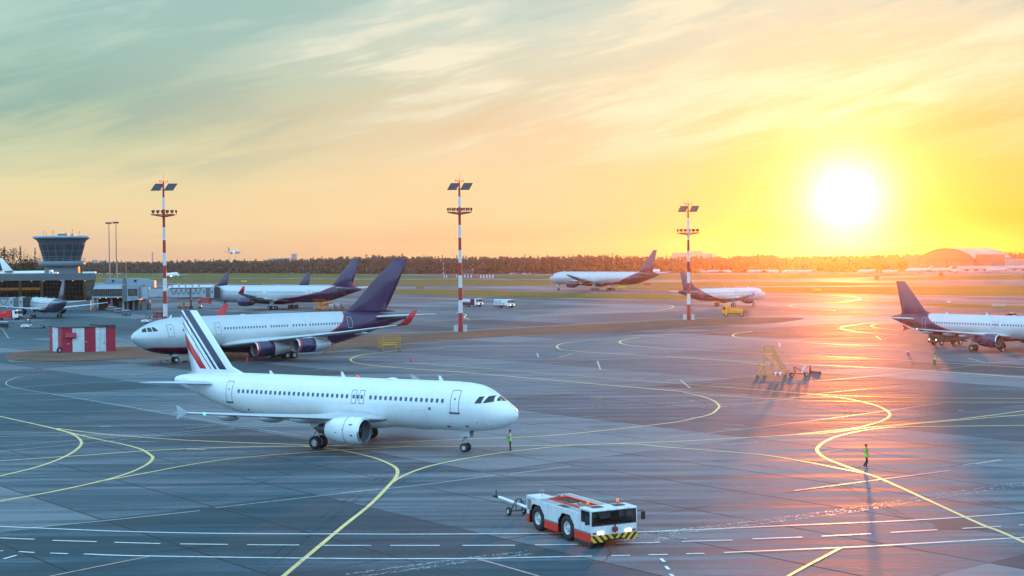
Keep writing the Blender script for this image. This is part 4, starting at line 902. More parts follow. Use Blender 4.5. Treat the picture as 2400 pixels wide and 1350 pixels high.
m=MB(); m.box(-3.83,3.80,-.82,.82,.40,1.2); m.box(2.0,3.78,-1.40,1.40,.42,1.2); m.box(-1.6,-.05,-1.40,1.40,.42,1.2); m.box(-3.83,-3.6,-1.40,1.40,.42,1.2); m.obj('chassis',[BLACK],TUG)
m=MB(); m.box(-2.5,2.62,-1.41,-.62,1.785,1.852); m.box(-3.85,2.62,.62,1.41,1.785,1.852); m.obj('deck',[DECKG],TUG,.01)
m=MB(); m.box(-.35,.55,-1.28,-.92,1.854,1.872); m.obj('deck_grille',[DKMETAL],TUG)
m=MB(); m.box(-2.5,2.6,-.62,.62,1.4,1.80); m.obj('engine_cover',[RUST],TUG,.02)
m=MB()
for a in (-.62,.62): m.box(-3.0,2.60,a-.05,a+.05,1.80,1.935)
m.box(2.48,2.60,-.57,.57,1.80,1.94); m.box(-2.55,-2.43,-.57,.57,1.80,1.94); m.obj('deck_rail',[TUGR],TUG,.01)
for k in range(5):
    m=MB(); m.box(-2.38+.31*k,-2.16+.31*k,-.5,.5,1.805,1.86); m.obj('engine_louvre',[DKMETAL],TUG,.01)
m=MB()
for y in (-.3,.1,.42): m.cyl((-.4,y,1.83),(1.9,y*.8,1.83),.05,None,8)
m.box(.2,.9,-.45,.25,1.8,1.89); m.obj('engine_block',[pm('oily_machinery',(.16,.13,.12),.45,.3,var=.6,scale=6)],TUG,.02)
m=MB(); m.box(1.2,2.0,.75,1.25,1.854,1.89); m.obj('deck_hatch',[DKMETAL],TUG,.01)
# front cab
m=MB(); m.prism([(2.56,2.08),(3.86,2.08),(3.90,2.12),(3.86,2.20),(2.56,2.22)],-1.52,1.52); m.obj('cab_roof',[TUGW],TUG,.03)
for y in (-.72,.72): 
    m=MB(); m.box(2.85,3.35,y-.34,y+.34,2.212,2.25); m.obj('roof_hatch',[DKMETAL],TUG,.015)
m=MB(); m.box(3.70,3.86,-1.495,1.495,.74,1.28); m.obj('front_panel',[TUGW],TUG,.03)
m=MB()
for s in (-1,1):
    m.box(3.74,3.84,s*1.49-.05,s*1.49+.05,1.28,2.08); m.box(2.58,2.72,s*1.46-.05,s*1.46+.05,1.42,2.08)
m.box(2.56,2.62,-1.41,1.41,1.42,2.08); m.obj('cab_pillar',[TUGW],TUG,.01)
m=MB(); m.add([(3.83,-1.44,1.30),(3.83,1.44,1.30),(3.80,1.44,2.06),(3.80,-1.44,2.06)],[(0,1,2,3)]); m.obj('windscreen',[CABG],TUG)
fr=MB(); 
for a,b in (((3.845,-1.46,1.30),(3.845,1.46,1.30)),((3.815,-1.46,2.06),(3.815,1.46,2.06)),((3.845,-1.44,1.30),(3.815,-1.44,2.06)),((3.845,1.44,1.30),(3.815,1.44,2.06))): fr.cyl(a,b,.035,None,6)
fr.obj('windscreen_seal',[BLACK],TUG)
for s in (-1,1):
    m=MB(); m.add([(2.74,s*1.475,1.44),(3.30,s*1.475,1.44),(3.72,s*1.475,1.32),(3.72,s*1.475,2.05),(2.74,s*1.475,2.05)],[(0,1,2,3,4)]); sw=m.obj('side_window',[CABG],TUG)
    m=MB(); m.tube([(2.74,s*1.49,1.44),(3.30,s*1.49,1.44),(3.72,s*1.49,1.32),(3.72,s*1.49,2.05),(2.74,s*1.49,2.05),(2.74,s*1.49,1.44)],.025,6); m.obj('window_seal',[BLACK],sw)
    mirror(TUG,3.98,s*1.85,1.72,s)
    for dy in (1.02,.80):
        m=MB(); m.lathe([(.0,.085),(.02,.095),(.05,.08),(.06,.005)],(3.855,s*dy,.885),14); m.obj('headlight',[HEADL],TUG)
    m=MB(); m.box(3.855,3.88,min(s*1.18,s*1.42),max(s*1.18,s*1.42),.82,.93); m.obj('indicator',[BROWNR],TUG)
    m=MB(); m.tube([(3.87,s*.5,1.29),(3.88,s*.5-.42,1.42)],.015,6); m.obj('wiper',[BLACK],TUG)
m=MB(); m.box(2.7,3.5,-1.38,1.38,1.2,1.26); m.box(3.35,3.7,-1.3,1.3,1.2,1.42); m.cyl((3.2,-.75,1.45),(3.12,-.75,1.62),.19,.19,16); m.obj('dashboard',[BLACK],TUG)
for y in (-.75,.75):
    m=MB(); m.box(2.72,3.12,y-.25,y+.25,1.12,1.26); m.box(2.64,2.76,y-.25,y+.25,1.2,1.85); m.obj('driver_seat',[BLACK],TUG,.03)
m=MB(); m.prism([(-1.5,.36),(-1.5,.74),(1.5,.74),(1.5,.36),(.75,.36),(.55,.50),(-.55,.50),(-.75,.36)],3.80,3.90,'yz'); m.obj('bumper',[HAZ],TUG)
m=MB(); m.box(3.86,4.02,-.16,.16,.92,1.16); m.cyl((3.95,0,.85),(3.95,0,1.28),.045); m.obj('tow_hitch',[pm('dark_red_hitch',(.20,.02,.025),.5)],TUG,.02)
m=MB(); m.box(2.0,3.72,-1.52,-1.44,.14,.36); m.obj('step',[DKMETAL],TUG,.02)
beacon(TUG,2.9,-1.15,2.2); beacon(TUG,3.0,.75,2.2)
# rear cab
m=MB(); m.box(-3.87,-2.48,-1.51,-.36,1.865,2.0); m.obj('rear_cab_roof',[TUGW],TUG,.03)
m=MB(); m.box(-3.86,-3.80,-1.40,1.40,1.2,1.78); m.obj('rear_panel',[TUGW],TUG,.01)
m=MB(); m.add([(-3.868,-1.35,1.3),(-3.868,-.3,1.3),(-3.868,-.3,1.76),(-3.868,-1.35,1.76)],[(0,1,2,3)]); m.obj('rear_cab_window',[GLASS],TUG)
m=MB(); m.add([(-3.76,-1.506,1.16),(-3.22,-1.506,1.16),(-3.22,-1.506,1.80),(-3.76,-1.506,1.80)],[(0,1,2,3)]); m.obj('rear_side_window',[pm('painted_reflection_glass',(.30,.24,.22),.1)],TUG)  # pale reflection put into the glass colour
m=MB(); m.cyl((-3.0,-.9,2.0),(-3.0,-.9,2.27),.025,None,8); m.lathe([(-.06,.13),(.02,.16),(.05,.10),(.055,.01)],(-3.0,-.9,2.32),16,0,'z'); m.obj('work_lamp',[GREYM],TUG)
m=MB(); m.box(-3.5,-2.9,-1.2,-.7,2.002,2.03); m.obj('roof_hatch',[WHITE],TUG,.01)
# tow bar behind it
TB=thing('tow_bar','white aircraft tow bar on two small wheels, coupled behind the tow tractor','tow bar',(2.09,88.5,0),R(-62.5),'tow bars')
m=MB(); m.cyl((-.1,0,.62),(-6.6,0,.78),.10,.10,14); m.obj('bar',[WHITE],TB)
m=MB(); m.box(-7.15,-6.6,-.09,.09,.70,.86); m.cyl((-7.05,0,.78),(-7.05,0,1.22),.035); m.box(-7.3,-7.1,-.16,.16,.72,.84); m.obj('coupling_head',[DKMETAL],TB,.02)
m=MB(); m.tube([(-4.2,-.5,.28),(-4.2,.5,.28)],.04); 
for s in (-1,1): m.tube([(-4.2,s*.42,.28),(-3.9,s*.16,1.05),(-3.5,s*.42,.40),(-4.2,s*.42,.28)],.035)
m.tube([(-3.9,-.16,1.05),(-3.9,.16,1.05)],.035); m.tube([(-3.5,-.42,.4),(-3.5,.42,.4)],.035); m.obj('axle_frame',[DKMETAL],TB)
for s in (-1,1): link('wheel',wheel_mesh(.28,.16),TB,loc=(-4.2,s*.55,.28))
# --- lorry builder
def lorry_cab(t,x0,x1,w,z0,z1,mat,lit=True,hot=None):
    h=z1-z0; m=MB(); m.prism([(x0,z0),(x1,z0),(x1,z0+h*.48),(x1-.18,z1-.06),(x1-.26,z1),(x0,z1)],-w/2,w/2); c=m.obj('cab',[mat],t,.04)
    m=MB(); yy=w/2-.10; m.add([(x1+.012,-yy,z0+h*.50),(x1+.012,yy,z0+h*.50),(x1-.165,yy*.97,z1-.12),(x1-.165,-yy*.97,z1-.12)],[(0,1,2,3)]); m.obj('windscreen',[GLASS],c)
    for s in (-1,1):
        y=s*(w/2+.012); m=MB(); m.add([(x1-.16,y,z0+h*.52),(x1-.95,y,z0+h*.52),(x1-.95,y,z1-.14),(x1-.34,y,z1-.14)],[(0,1,2,3)]); m.obj('side_window',[GLASS],c)
        m=MB(); m.lathe([(0,.12),(.03,.13),(.05,.01)],(x1+.005,s*(w/2-.28),z0+.28),12); m.obj('headlight',[HEADL if lit else GREYM],c)
        mirror(c,x1+.05,s*(w/2+.2),z1-.45,s)
    m=MB(); m.box(x1-.1,x1+.08,-w/2,w/2,z0-.28,z0+.08); m.box(x1+.006,x1+.03,-w/2+.5,w/2-.5,z0+.2,z0+.55); m.obj('bumper',[BLACK],c,.02)
    if hot is not None: beacon(c,(x0+x1)/2,0,z1,hot,.08)
    return c
def lorry(name,label,cat,px,yaw,L,w,cabm,kind,bodym,group=None,lit=True,hot=None,axles=(.16,.78),scale=1):
    p=at(*px); t=thing(name,label,cat,p,yaw,group); h=L/2
    m=MB(); m.box(-h,h-.3,-.45,.45,.55,.85); m.box(-h,-h+.12,-w/2+.1,w/2-.1,.5,.8); m.obj('chassis',[BLACK],t)
    lorry_cab(t,h-1.75,h,w,.75,2.75,cabm,lit,hot)
    for a in axles:
        for s in (-1,1): link('wheel',wheel_mesh(.5,.34),t,loc=(h-L*a,s*(w/2-.2),.5))
    if kind=='tank':
        m=MB(); a,b=-h,h-2.0; rings=[]
        for x,k in ((a,.3),(a+.05,.85),(a+.25,1),(b-.25,1),(b-.05,.85),(b,.3)):
            rings.append([(x,w*.48*k*math.sin(2*PI*i/28),1.75+.82*k*math.cos(2*PI*i/28)) for i in range(28)])
        m.loft(rings,0); m.obj('tank',[bodym[0]],t)
        m=MB(); 
        for s in (-1,1): m.box(a+.1,b-.1,min(s*w*.36,s*w*.5),max(s*w*.36,s*w*.5),.62,1.5)
        m.obj('side_locker',[bodym[1]],t,.03)
        m=MB(); m.box(b-1.6,b-.02,-w*.49,w*.49,1.2,2.72); m.obj('pump_housing',[bodym[1]],t,.05)
        m=MB(); m.tube([(a+.3,-.4,2.7),(b-1.7,-.4,2.7)],.03); m.tube([(a+.3,.4,2.7),(b-1.7,.4,2.7)],.03); m.obj('walkway_rail',[GREYM],t)
    elif kind=='box':
        m=MB(); m.box(-h,h-1.85,-w/2,w/2,.95,2.85); b=m.obj('box_body',[bodym[0]],t,.04)
        for s in (-1,1):
            for q in range(3):
                m=MB(); x0=-h+.25+q*(L-2.3)/3; m.box(x0,x0+(L-2.3)/3-.25,s*(w/2)-.015,s*(w/2)+.015,1.15,2.6 if q!=2 else 1.8); m.obj('shutter',[bodym[1]],b)
    elif kind=='hopper':
        m=MB(); m.prism([(-h+1.0,.9),(h-1.9,.9),(h-1.9,1.85),(h-2.3,1.95),(-h+1.2,1.85)],-w/2,w/2); m.obj('hopper',[bodym[0]],t,.05)
        m=MB(); m.cyl((-h+.5,-w*.55,1.15),(-h+.5,w*.55,1.15),.62,None,18); m.box(-h-.1,-h+1.0,-w*.4,w*.4,1.2,1.75); m.obj('sweeping_drum',[bodym[1]],t)
        m=MB(); m.box(h-2.2,h-1.85,-w/2,w/2-.7,1.9,2.75); m.obj('air_intake',[bodym[0]],t,.04)
    return t
LB=pm('pale_blue_tank',(.42,.52,.60),.3,.2,var=.06); MAR=pm('maroon_panel',(.10,.012,.03),.4); GRL=pm('light_grey_panel',(.42,.44,.47),.45); DGR=pm('dark_olive_paint',(.05,.045,.03),.5,var=.2)
lorry('tanker_lorry','pale tanker lorry with a dark red pump housing, right beside the middle light mast','tanker',(1106,719),R(-38),7.8,2.5,WHITE,'tank',(LB,MAR),'lorries',True,None)
lorry('service_lorry','white service lorry with a grey shuttered body, driving right of the tanker lorry','lorry',(1182,722),R(-36),6.6,2.4,WHITE,'box',(WHITE,GRL),'lorries',True,None)
lorry('sweeper_lorry','yellow sweeper lorry with a dark drum at its back, below the rolling dark-tailed airliner','sweeper',(1722,741),R(168),6.6,2.4,pm('deep_yellow_paint',(.75,.32,.012),.45,var=.15),'hopper',(pm('deep_yellow_paint',(.75,.32,.012)),BROWNR),'lorries',False,None)
lorry('flatbed_lorry','dark lorry with two lit headlamps driving out from under the right-hand airliner','lorry',(2222,808),R(203),6.8,2.4,DGR,'box',(DGR,BLACK),'lorries',True,None)
lorry('fuel_lorry','red tank lorry with a flashing amber beacon on its white cab, at the left edge','fuel lorry',(12,750),R(-12),9.5,2.5,WHITE,'tank',(RED,RED),'lorries',False,True,(.14,.68,.82))
# --- belt loaders
def belt_loader(label,px,yaw,hot,beltm,ang=0.0):
    p=at(*px); t=thing('belt_loader',label,'belt loader',p,yaw,'belt loaders')
    m=MB(); m.prism([(.9,.32),(3.0,.32),(3.1,.55),(3.0,.85),(2.2,1.0),(1.3,1.0),(.9,.8)],-.95,.95); m.obj('body',[WHITE],t,.05)
    m=MB(); m.box(-3.0,1.0,-.8,.8,.38,.62); m.obj('chassis',[GREYM],t,.02)
    m=MB(); m.box(1.25,1.75,-.75,-.2,1.0,1.1); m.box(1.2,1.32,-.75,-.2,1.0,1.55); m.cyl((1.95,-.5,1.0),(1.85,-.5,1.35),.03); m.obj('driver_seat',[BLACK],t)
    m=MB(); m.tube([(1.2,-.85,1.0),(1.2,-.85,1.95),(2.2,-.85,1.95),(2.3,-.85,1.0)],.04); m.tube([(1.2,.1,1.0),(1.2,.1,1.95),(2.2,.1,1.95),(2.3,.1,1.0)],.04); m.tube([(1.2,-.85,1.95),(1.2,.1,1.95)],.04); m.box(1.15,2.25,-.9,.15,1.95,2.0); m.obj('cab_frame',[DKMETAL],t)
    m=MB(); a=math.tan(ang)
    for y in (.2,.9): m.box(-4.2,4.4,y-.04,y+.04,1.0,1.16)
    m.box(-4.2,4.4,.2,.9,1.06,1.10); 
    for k in range(9): m.cyl((-4+k,.18,1.08),(-4+k,.92,1.08),.05,None,8)
    c=m.obj('conveyor',[beltm],t); c.rotation_euler=(0,-ang,0)
    for x in (-2.2,2.1):
        for s in (-1,1): link('wheel',wheel_mesh(.38,.26),t,loc=(x,s*.82,.38))
    for s in (-1,1):
        m=MB(); m.lathe([(0,.08),(.03,.09),(.04,.01)],(3.06,s*.65,.62),10); m.obj('headlight',[GREYM],t)
    if hot is not None: beacon(t,1.7,-.4,2.0,hot,.02)
    return t
belt_loader('white belt loader with a flashing amber beacon, driving left of the striped hut',(80,769),R(178),True,GREYM,.03)
belt_loader('white belt loader with a red conveyor, behind the nose of the four-engine jet',(360,757),R(176),None,BROWNR,.02)
# --- carts, dollies, loaders
def cart(label,px,yaw,mat,roof=True,group='baggage carts',name='baggage_cart',L=2.6,w=1.5):
    p=at(*px); t=thing(name,label,'cart',p,yaw,group); h=L/2
    m=MB(); m.box(-h,h,-w/2,w/2,.40,.52); m.obj('deck',[DKMETAL],t,.02)
    m=MB()
    for x in (-h+.04,0,h-.04):
        for s in (-1,1): m.cyl((x,s*(w/2-.04),.5),(x,s*(w/2-.04),1.75),.03,None,6)
    for z in (.9,1.3): m.tube([(-h,w/2-.04,z),(-h,-w/2+.04,z)],.025); m.tube([(h,w/2-.04,z),(h,-w/2+.04,z)],.025)
    m.obj('cage',[mat],t)
    if roof:
        m=MB(); m.prism([(-w/2-.05,1.75),(w/2+.05,1.75),(w/2-.2,1.86),(-w/2+.2,1.86)],-h-.05,h+.05,'yz'); m.obj('roof',[GRL],t,.02)
        m=MB(); m.box(-h+.05,h-.05,-w/2+.08,w/2-.08,.55,1.35); m.obj('cover',[mat],t,.06)
    for x in (-h*.65,h*.65):
        for s in (-1,1): link('wheel',wheel_mesh(.2,.14),t,loc=(x,s*(w/2-.15),.2))
    m=MB(); m.tube([(h,0,.42),(h+.8,0,.35)],.04); m.obj('drawbar',[DKMETAL],t); return t
CARTG=pm('cart_grey_cover',(.14,.16,.18),.6)
cart('dark caged baggage cart cut off by the left edge, below the red tank lorry',(6,771),R(8),DKMETAL)
cart('grey covered baggage cart standing apart on the right, under the pier building',(296,741),R(-28),CARTG)
cart('grey covered baggage cart, middle one of the line leading to the pier building',(278,736),R(-35),CARTG)
cart('grey covered baggage cart with a red lamp, nearest to the pier building',(263,732),R(-30),CARTG)
p=at(256,728); rl=MB(); t=thing('baggage_tractor','small dark baggage tractor with a red lamp in front of the pier building','tractor',p,R(150))
rl.prism([(-1.2,.3),(1.2,.3),(1.2,.8),(.3,.9),(.2,.7),(-1.2,.75)],-.6,.6); rl.obj('body',[CARTG],t,.04)
m=MB(); m.tube([(-.5,-.5,.7),(-.5,-.5,1.7),(.3,-.5,1.7),(.4,-.5,.9)],.03); m.tube([(-.5,.5,.7),(-.5,.5,1.7),(.3,.5,1.7),(.4,.5,.9)],.03); m.box(-.55,.35,-.55,.55,1.7,1.75); m.obj('cab_frame',[DKMETAL],t)
m=MB(); m.lathe([(0,.10),(.18,.10),(.24,.01)],(-.1,0,1.75),10,0,'z'); m.obj('beacon',[REDLAMP],t)
for x in (-.8,.8):
    for s in (-1,1): link('wheel',wheel_mesh(.3,.2),t,loc=(x,s*.55,.3))
def scissor_loader(name,label,px,yaw,mat,hp,L=5.5,w=2.4,group=None):
    p=at(*px); t=thing(name,label,'cargo loader',p,yaw,group); h=L/2
    m=MB(); m.box(-h,h,-w/2,w/2,.45,1.15); m.obj('chassis',[mat],t,.06)
    m=MB()
    for s in (-1,1):
        y=s*(w/2-.25); m.tube([(-h*.7,y,1.15),(h*.7,y,hp)],.09,8); m.tube([(h*.7,y,1.15),(-h*.7,y,hp)],.09,8)
    m.cyl((0,-w/2+.25,(1.15+hp)/2),(0,w/2-.25,(1.15+hp)/2),.08); m.obj('scissor_lift',[mat],t)
    m=MB(); m.box(-h,h,-w/2,w/2,hp,hp+.2); 
    for k in range(8): m.cyl((-h+.4+k*(L-.8)/7,-w/2+.1,hp+.22),(-h+.4+k*(L-.8)/7,w/2-.1,hp+.22),.05,None,8)
    m.obj('platform',[mat],t,.03)
    m=MB()
    for s in (-1,1): m.tube([(-h,s*w/2,hp+.2),(-h,s*w/2,hp+1.2),(h*.4,s*w/2,hp+1.2),(h*.4,s*w/2,hp+.2)],.035); m.tube([(-h,s*w/2,hp+.7),(h*.4,s*w/2,hp+.7)],.03)
    m.obj('guard_rail',[mat],t)
    m=MB(); m.box(h-1.1,h-.1,w/2+.02,w/2+.85,.6,2.1); c=m.obj('cab',[mat],t,.05)
    m=MB(); m.box(h-1.0,h-.2,w/2+.86,w/2+.88,1.3,2.0); m.box(h-.09,h-.07,w/2+.1,w/2+.8,1.3,2.0); m.obj('window',[GLASS],c)
    for x in (-h*.65,h*.65):
        for s in (-1,1): link('wheel',wheel_mesh(.42,.3),t,loc=(x,s*(w/2-.1),.42))
    return t
scissor_loader('cargo_loader','orange scissor cargo loader under the dark rear of the docked wide-body',(758,727),R(-20),ORANGE,2.3,6.0,2.5,'cargo loaders')
scissor_loader('cargo_loader','dark red scissor loader standing left of the light mast, behind the belt loader',(374,748),R(10),BROWNR,1.8,3.6,2.2,'cargo loaders')
scissor_loader('cargo_loader','red scissor loader with a raised platform under the boarding bridge cab',(480,712),R(15),RED,2.0,5.5,2.4,'cargo loaders')
def dolly(label,px,yaw,mat,contm):
    p=at(*px); t=thing('container_dolly',label,'dolly',p,yaw,'container dollies')
    m=MB(); m.box(-1.7,1.7,-.9,.9,.42,.56); m.tube([(1.7,0,.48),(2.6,0,.4)],.05); m.obj('frame',[mat],t,.02)
    for x in (-1.2,1.2):
        for s in (-1,1): link('wheel',wheel_mesh(.22,.16),t,loc=(x,s*.75,.22))
    c=thing('cargo_container',label.replace('low orange dolly','dented silver cargo container'),'container',Vector(p)+Vector((0,0,.57)),yaw,'cargo containers')
    m=MB(); m.prism([(-.75,0),(.75,0),(.75,1.6),(-.55,1.6),(-.95,1.2),(-.95,.45)],-.77,.77,'yz'); m.obj('shell',[contm],c,.03)
    m=MB(); m.box(-.02,.02,-.9,.9,.05,1.58); m.box(-.8,.8,.751,.765,.1,1.5); m.obj('door_panel',[GREYM],c)
CONT=pm('container_aluminium',(.34,.34,.37),.45,.5,var=.3,scale=3)
dolly('low orange dolly carrying one container, right beside the orange loader',(778,728),R(-12),ORANGE,CONT)
dolly('low orange dolly carrying one container, in the middle of the row behind the loader',(792,727.6),R(-12),ORANGE,CONT)
dolly('low orange dolly carrying one container, closest to the tall dark fin',(806,727),R(-12),ORANGE,CONT)
# orange tractor with trailer below the bridge
p=at(428,723); t=thing('ramp_tractor','orange ramp tractor with an open cab under the boarding bridge','tractor',p,R(-8))
m=MB(); m.prism([(-1.6,.35),(1.7,.35),(1.75,.9),(.5,1.05),(.3,.8),(-1.6,.8)],-.8,.8); m.obj('body',[ORANGE],t,.05)
m=MB(); 
for s in (-1,1): m.tube([(-.9,s*.7,.8),(-.9,s*.7,2.1),(.4,s*.7,2.1),(.6,s*.7,1.0)],.05)
m.box(-1.0,.5,-.8,.8,2.1,2.2); m.obj('cab_frame',[ORANGE],t)
m=MB(); m.box(.42,.46,-.62,.62,1.15,2.0); m.obj('windscreen',[GLASS],t)
for x in (-1,1.05):
    for s in (-1,1): link('wheel',wheel_mesh(.4,.26),t,loc=(x,s*.72,.4))
p=at(458,723); t=thing('flat_trailer','low orange flat trailer with a lit lamp at its end, behind the ramp tractor','trailer',p,R(-8))
m=MB(); m.box(-2.4,2.4,-.9,.9,.5,.72); m.obj('deck',[ORANGE],t,.03)
m=MB(); m.box(1.0,2.3,-.8,.8,.72,1.2); m.obj('load',[GRL],t,.05)
m=MB(); m.lathe([(0,.12),(.04,.13),(.06,.01)],(2.4,-.5,.8),10); m.obj('lamp',[HEADL],t)
for x in (-1.6,1.6):
    for s in (-1,1): link('wheel',wheel_mesh(.3,.2),t,loc=(x,s*.8,.3))
# light car behind the right airliner
p=at(2372,748); t=thing('apron_car','red car with an amber roof light half hidden behind the right-hand airliner','car',p,R(5))
m=MB(); m.prism([(-2.1,.35),(2.1,.35),(2.1,.8),(1.2,.95),(.6,1.5),(-1.3,1.5),(-1.9,.95),(-2.1,.9)],-.88,.88); m.obj('body',[RED],t,.06)
for s in (-1,1): m=MB(); m.add([(1.0,s*.895,.98),(.55,s*.895,1.42),(-1.2,s*.895,1.42),(-1.7,s*.895,.98)],[(0,1,2,3)]); m.obj('side_window',[GLASS],t)
m=MB(); m.box(-.2,.2,-.6,.6,1.51,1.56); m.obj('roof_bar',[WHITE],t); beacon(t,0,0,1.56,False,.02)
for x in (-1.3,1.35):
    for s in (-1,1): link('wheel',wheel_mesh(.32,.2),t,loc=(x,s*.8,.32))
# long white barrier on the grass island
p=at(2341,719); t=thing('blast_barrier','low white slatted barrier standing on the grass island by the right edge','barrier',p,R(-3))
for k in range(9): m=MB(); m.box(-2+k*.5-.05,-2+k*.5+.05,-.1,.1,0,1.05); m.obj('post',[GREYM],t)
for z in (.3,.6,.92): m=MB(); m.box(-2.1,2.1,-.15,-.1,z-.1,z+.1); m.obj('rail',[GRL],t)
# --- yellow twin stand, ladder, maintenance stairs
p=at(913,823); t=thing('docking_trolley','tall yellow work trolley with four castors, standing right of the four-engine jet','work trolley',p,R(6))
m=MB()
for x in (-1.9,-1.15,1.15,1.9):
    for y in (-.55,.55): m.tube([(x,y,.3),(x,y,2.75)],.03)
for z in (.75,1.45,2.0,2.75):
    m.tube([(-1.9,-.55,z),(1.9,-.55,z)],.03); m.tube([(-1.9,.55,z),(1.9,.55,z)],.03)
for k in range(17):
    x=-1.9+k*3.8/16; m.tube([(x,-.55,1.5),(x,-.55,2.75)],.014,5)
m.tube([(-1.9,-.55,.4),(-1.15,-.55,1.4)],.03); m.tube([(1.9,-.55,.4),(1.15,-.55,1.4)],.03); m.obj('frame',[pm('trolley_ochre',(.72,.34,.02),.5,var=.25)],t)
m=MB(); m.box(-1.9,1.9,-.55,.55,1.5,1.58); m.box(-1.5,1.3,-.5,.5,1.05,1.45); m.obj('platform',[pm('trolley_ochre',(.72,.34,.02),.5,var=.25)],t,.02)
for x in (-1.75,1.75):
    for y in (-.5,.5): link('wheel',wheel_mesh(.22,.12),t,loc=(x,y,.22))
p=at(769,829); t=thing('access_ladder','small orange access ladder on castors under the outer engine of the four-engine jet','ladder',p,R(10))
m=MB()
for y in (-.35,.35): m.tube([(-.8,y,.1),(.3,y,1.5),(.8,y,1.5),(.8,y,.1)],.03); m.tube([(-.8,y,.95),(.3,y,2.3),(.8,y,2.3)],.02); m.tube([(.8,y,1.5),(.8,y,2.3)],.02); m.tube([(-.8,y,.1),(.8,y,.1)],.03)
m.obj('frame',[ORANGE],t)
for k in range(4):
    m=MB(); m.box(-.66+k*.27,-.46+k*.27,-.35,.35,.33+k*.34,.37+k*.34); m.obj('step',[DKMETAL],t)
OCHRE=pm('worn_ochre_paint',(.66,.30,.03),.55,var=.25)
p=at(1806,886); t=thing('maintenance_stairs','tall yellow mobile stairs with a railed top platform, standing alone on the sunlit apron','mobile stairs',p,R(-4)); t.scale=(.80,.85,.78)
m=MB()
for x in (-1.0,.45):
    for y in (-.7,.7): m.tube([(x,y,.25),(x,y,4.1)],.038,8)
for y in (-.7,.7):
    m.tube([(-1.0,y,.35),(.45,y,2.2)],.022); m.tube([(.45,y,2.2),(-1.0,y,3.9)],.022); m.tube([(-1.0,y,2.1),(.45,y,2.1)],.03); m.tube([(-1.0,y,.35),(2.4,y,.35)],.042); m.tube([(-1.0,y,.35),(-2.2,y,.30)],.035)
for x in (-1.0,.45): 
    for z in (.35,2.1,4.0): m.tube([(x,-.7,z),(x,.7,z)],.03)
m.obj('frame',[OCHRE],t)
m=MB(); m.box(-1.05,.5,-.75,.75,4.05,4.12); m.obj('platform',[OCHRE],t)
m=MB()
for y in (-.74,.74):
    m.tube([(-1.0,y,4.1),(-1.0,y,5.5),(.45,y,5.5),(.45,y,4.1)],.02); m.tube([(-1.0,y,4.8),(.45,y,4.8)],.02)
    for k in range(6): m.tube([(-.8+k*.24,y,4.1),(-.8+k*.24,y,5.5)],.014,5)
for k in range(5): m.tube([(-1.0,-.5+k*.25,4.1),(-1.0,-.5+k*.25,5.5)],.014,5)
m.tube([(-1,-.74,5.5),(-1,.74,5.5)],.02); m.obj('top_railing',[OCHRE],t)
m=MB()
for y in (-.6,.6): m.tube([(.45,y,4.05),(2.55,y,.45)],.042,8); m.tube([(.45,y,5.1),(2.55,y,1.5),(2.55,y,.45)],.02); m.tube([(.45,y,4.6),(2.55,y,1.0)],.02)
for k in range(9):
    f=(k+.5)/9
    for y in (-.6,.6): m.tube([(.45+2.1*f,y,4.05-3.6*f),(.45+2.1*f,y,5.1-3.6*f)],.014,5)
m.obj('stair_flight',[OCHRE],t)
for k in range(12):
    f=(k+.5)/12; m=MB(); m.box(.45+2.1*f-.12,.45+2.1*f+.12,-.58,.58,4.05-3.6*f-.02,4.05-3.6*f+.02); m.obj('tread',[OCHRE],t)
m=MB()
for y in (-.45,.45): m.tube([(-1.05,y,2.05),(-2.15,y,.35)],.042,8); m.tube([(-1.05,y,2.7),(-1.7,y,2.6),(-2.25,y,1.6),(-2.2,y,.9)],.025)
m.obj('side_steps',[OCHRE],t)
for a,b in ((.7,-.5),(1.5,-.75)):
    m=MB(); m.lathe([(0,.30),(.05,.34),(.55,.34),(.60,.30)],(a,b,.42),18,0,'z',mf=lambda j,i:(0 if (i//3)%2 else 1) if j==1 else 1,cap1=True); m.obj('ballast_drum',[RED,WHITE],t)
for x,y in ((-2.1,-.45),(-2.1,.45),(-1.0,-.85),(-1.0,.85),(2.4,-.75),(2.4,.75)): link('wheel',wheel_mesh(.24,.16),t,loc=(x,y,.24))
m=MB(); m.tube([(2.4,-.5,.3),(3.0,-.2,1.3),(3.0,.2,1.3),(2.4,.5,.3)],.035); m.tube([(2.0,-.6,.35),(3.0,-.6,.8)],.042); m.obj('push_handle',[RED],t)
def tow_dolly(label,px,yaw,mat,k=1.0):
    p=at(*px); t=thing('tow_head_dolly',label,'dolly',p,yaw)
    m=MB(); m.tube([(-1.1,0,.35),(1.0,0,.35)],.07); m.tube([(-.5,-.3,.3),(-.6,-.3,1.3),(.7,0,.5)],.05); m.tube([(-.5,.3,.3),(-.6,.3,1.3),(.7,0,.5)],.05); m.obj('frame',[mat],t)
    m=MB(); m.cyl((.35,0,.45),(.95,0,1.35),.12,None,12); m.obj('arm',[WHITE],t)
    for x,y in ((-1.0,-.4),(-1.0,.4),(1.0,-.25),(1.0,.25)): link('wheel',wheel_mesh(.26,.16),t,loc=(x,y,.26))
tow_dolly('red two-armed tow head on small wheels, right of the yellow stairs',(1872,882),R(3),RED)
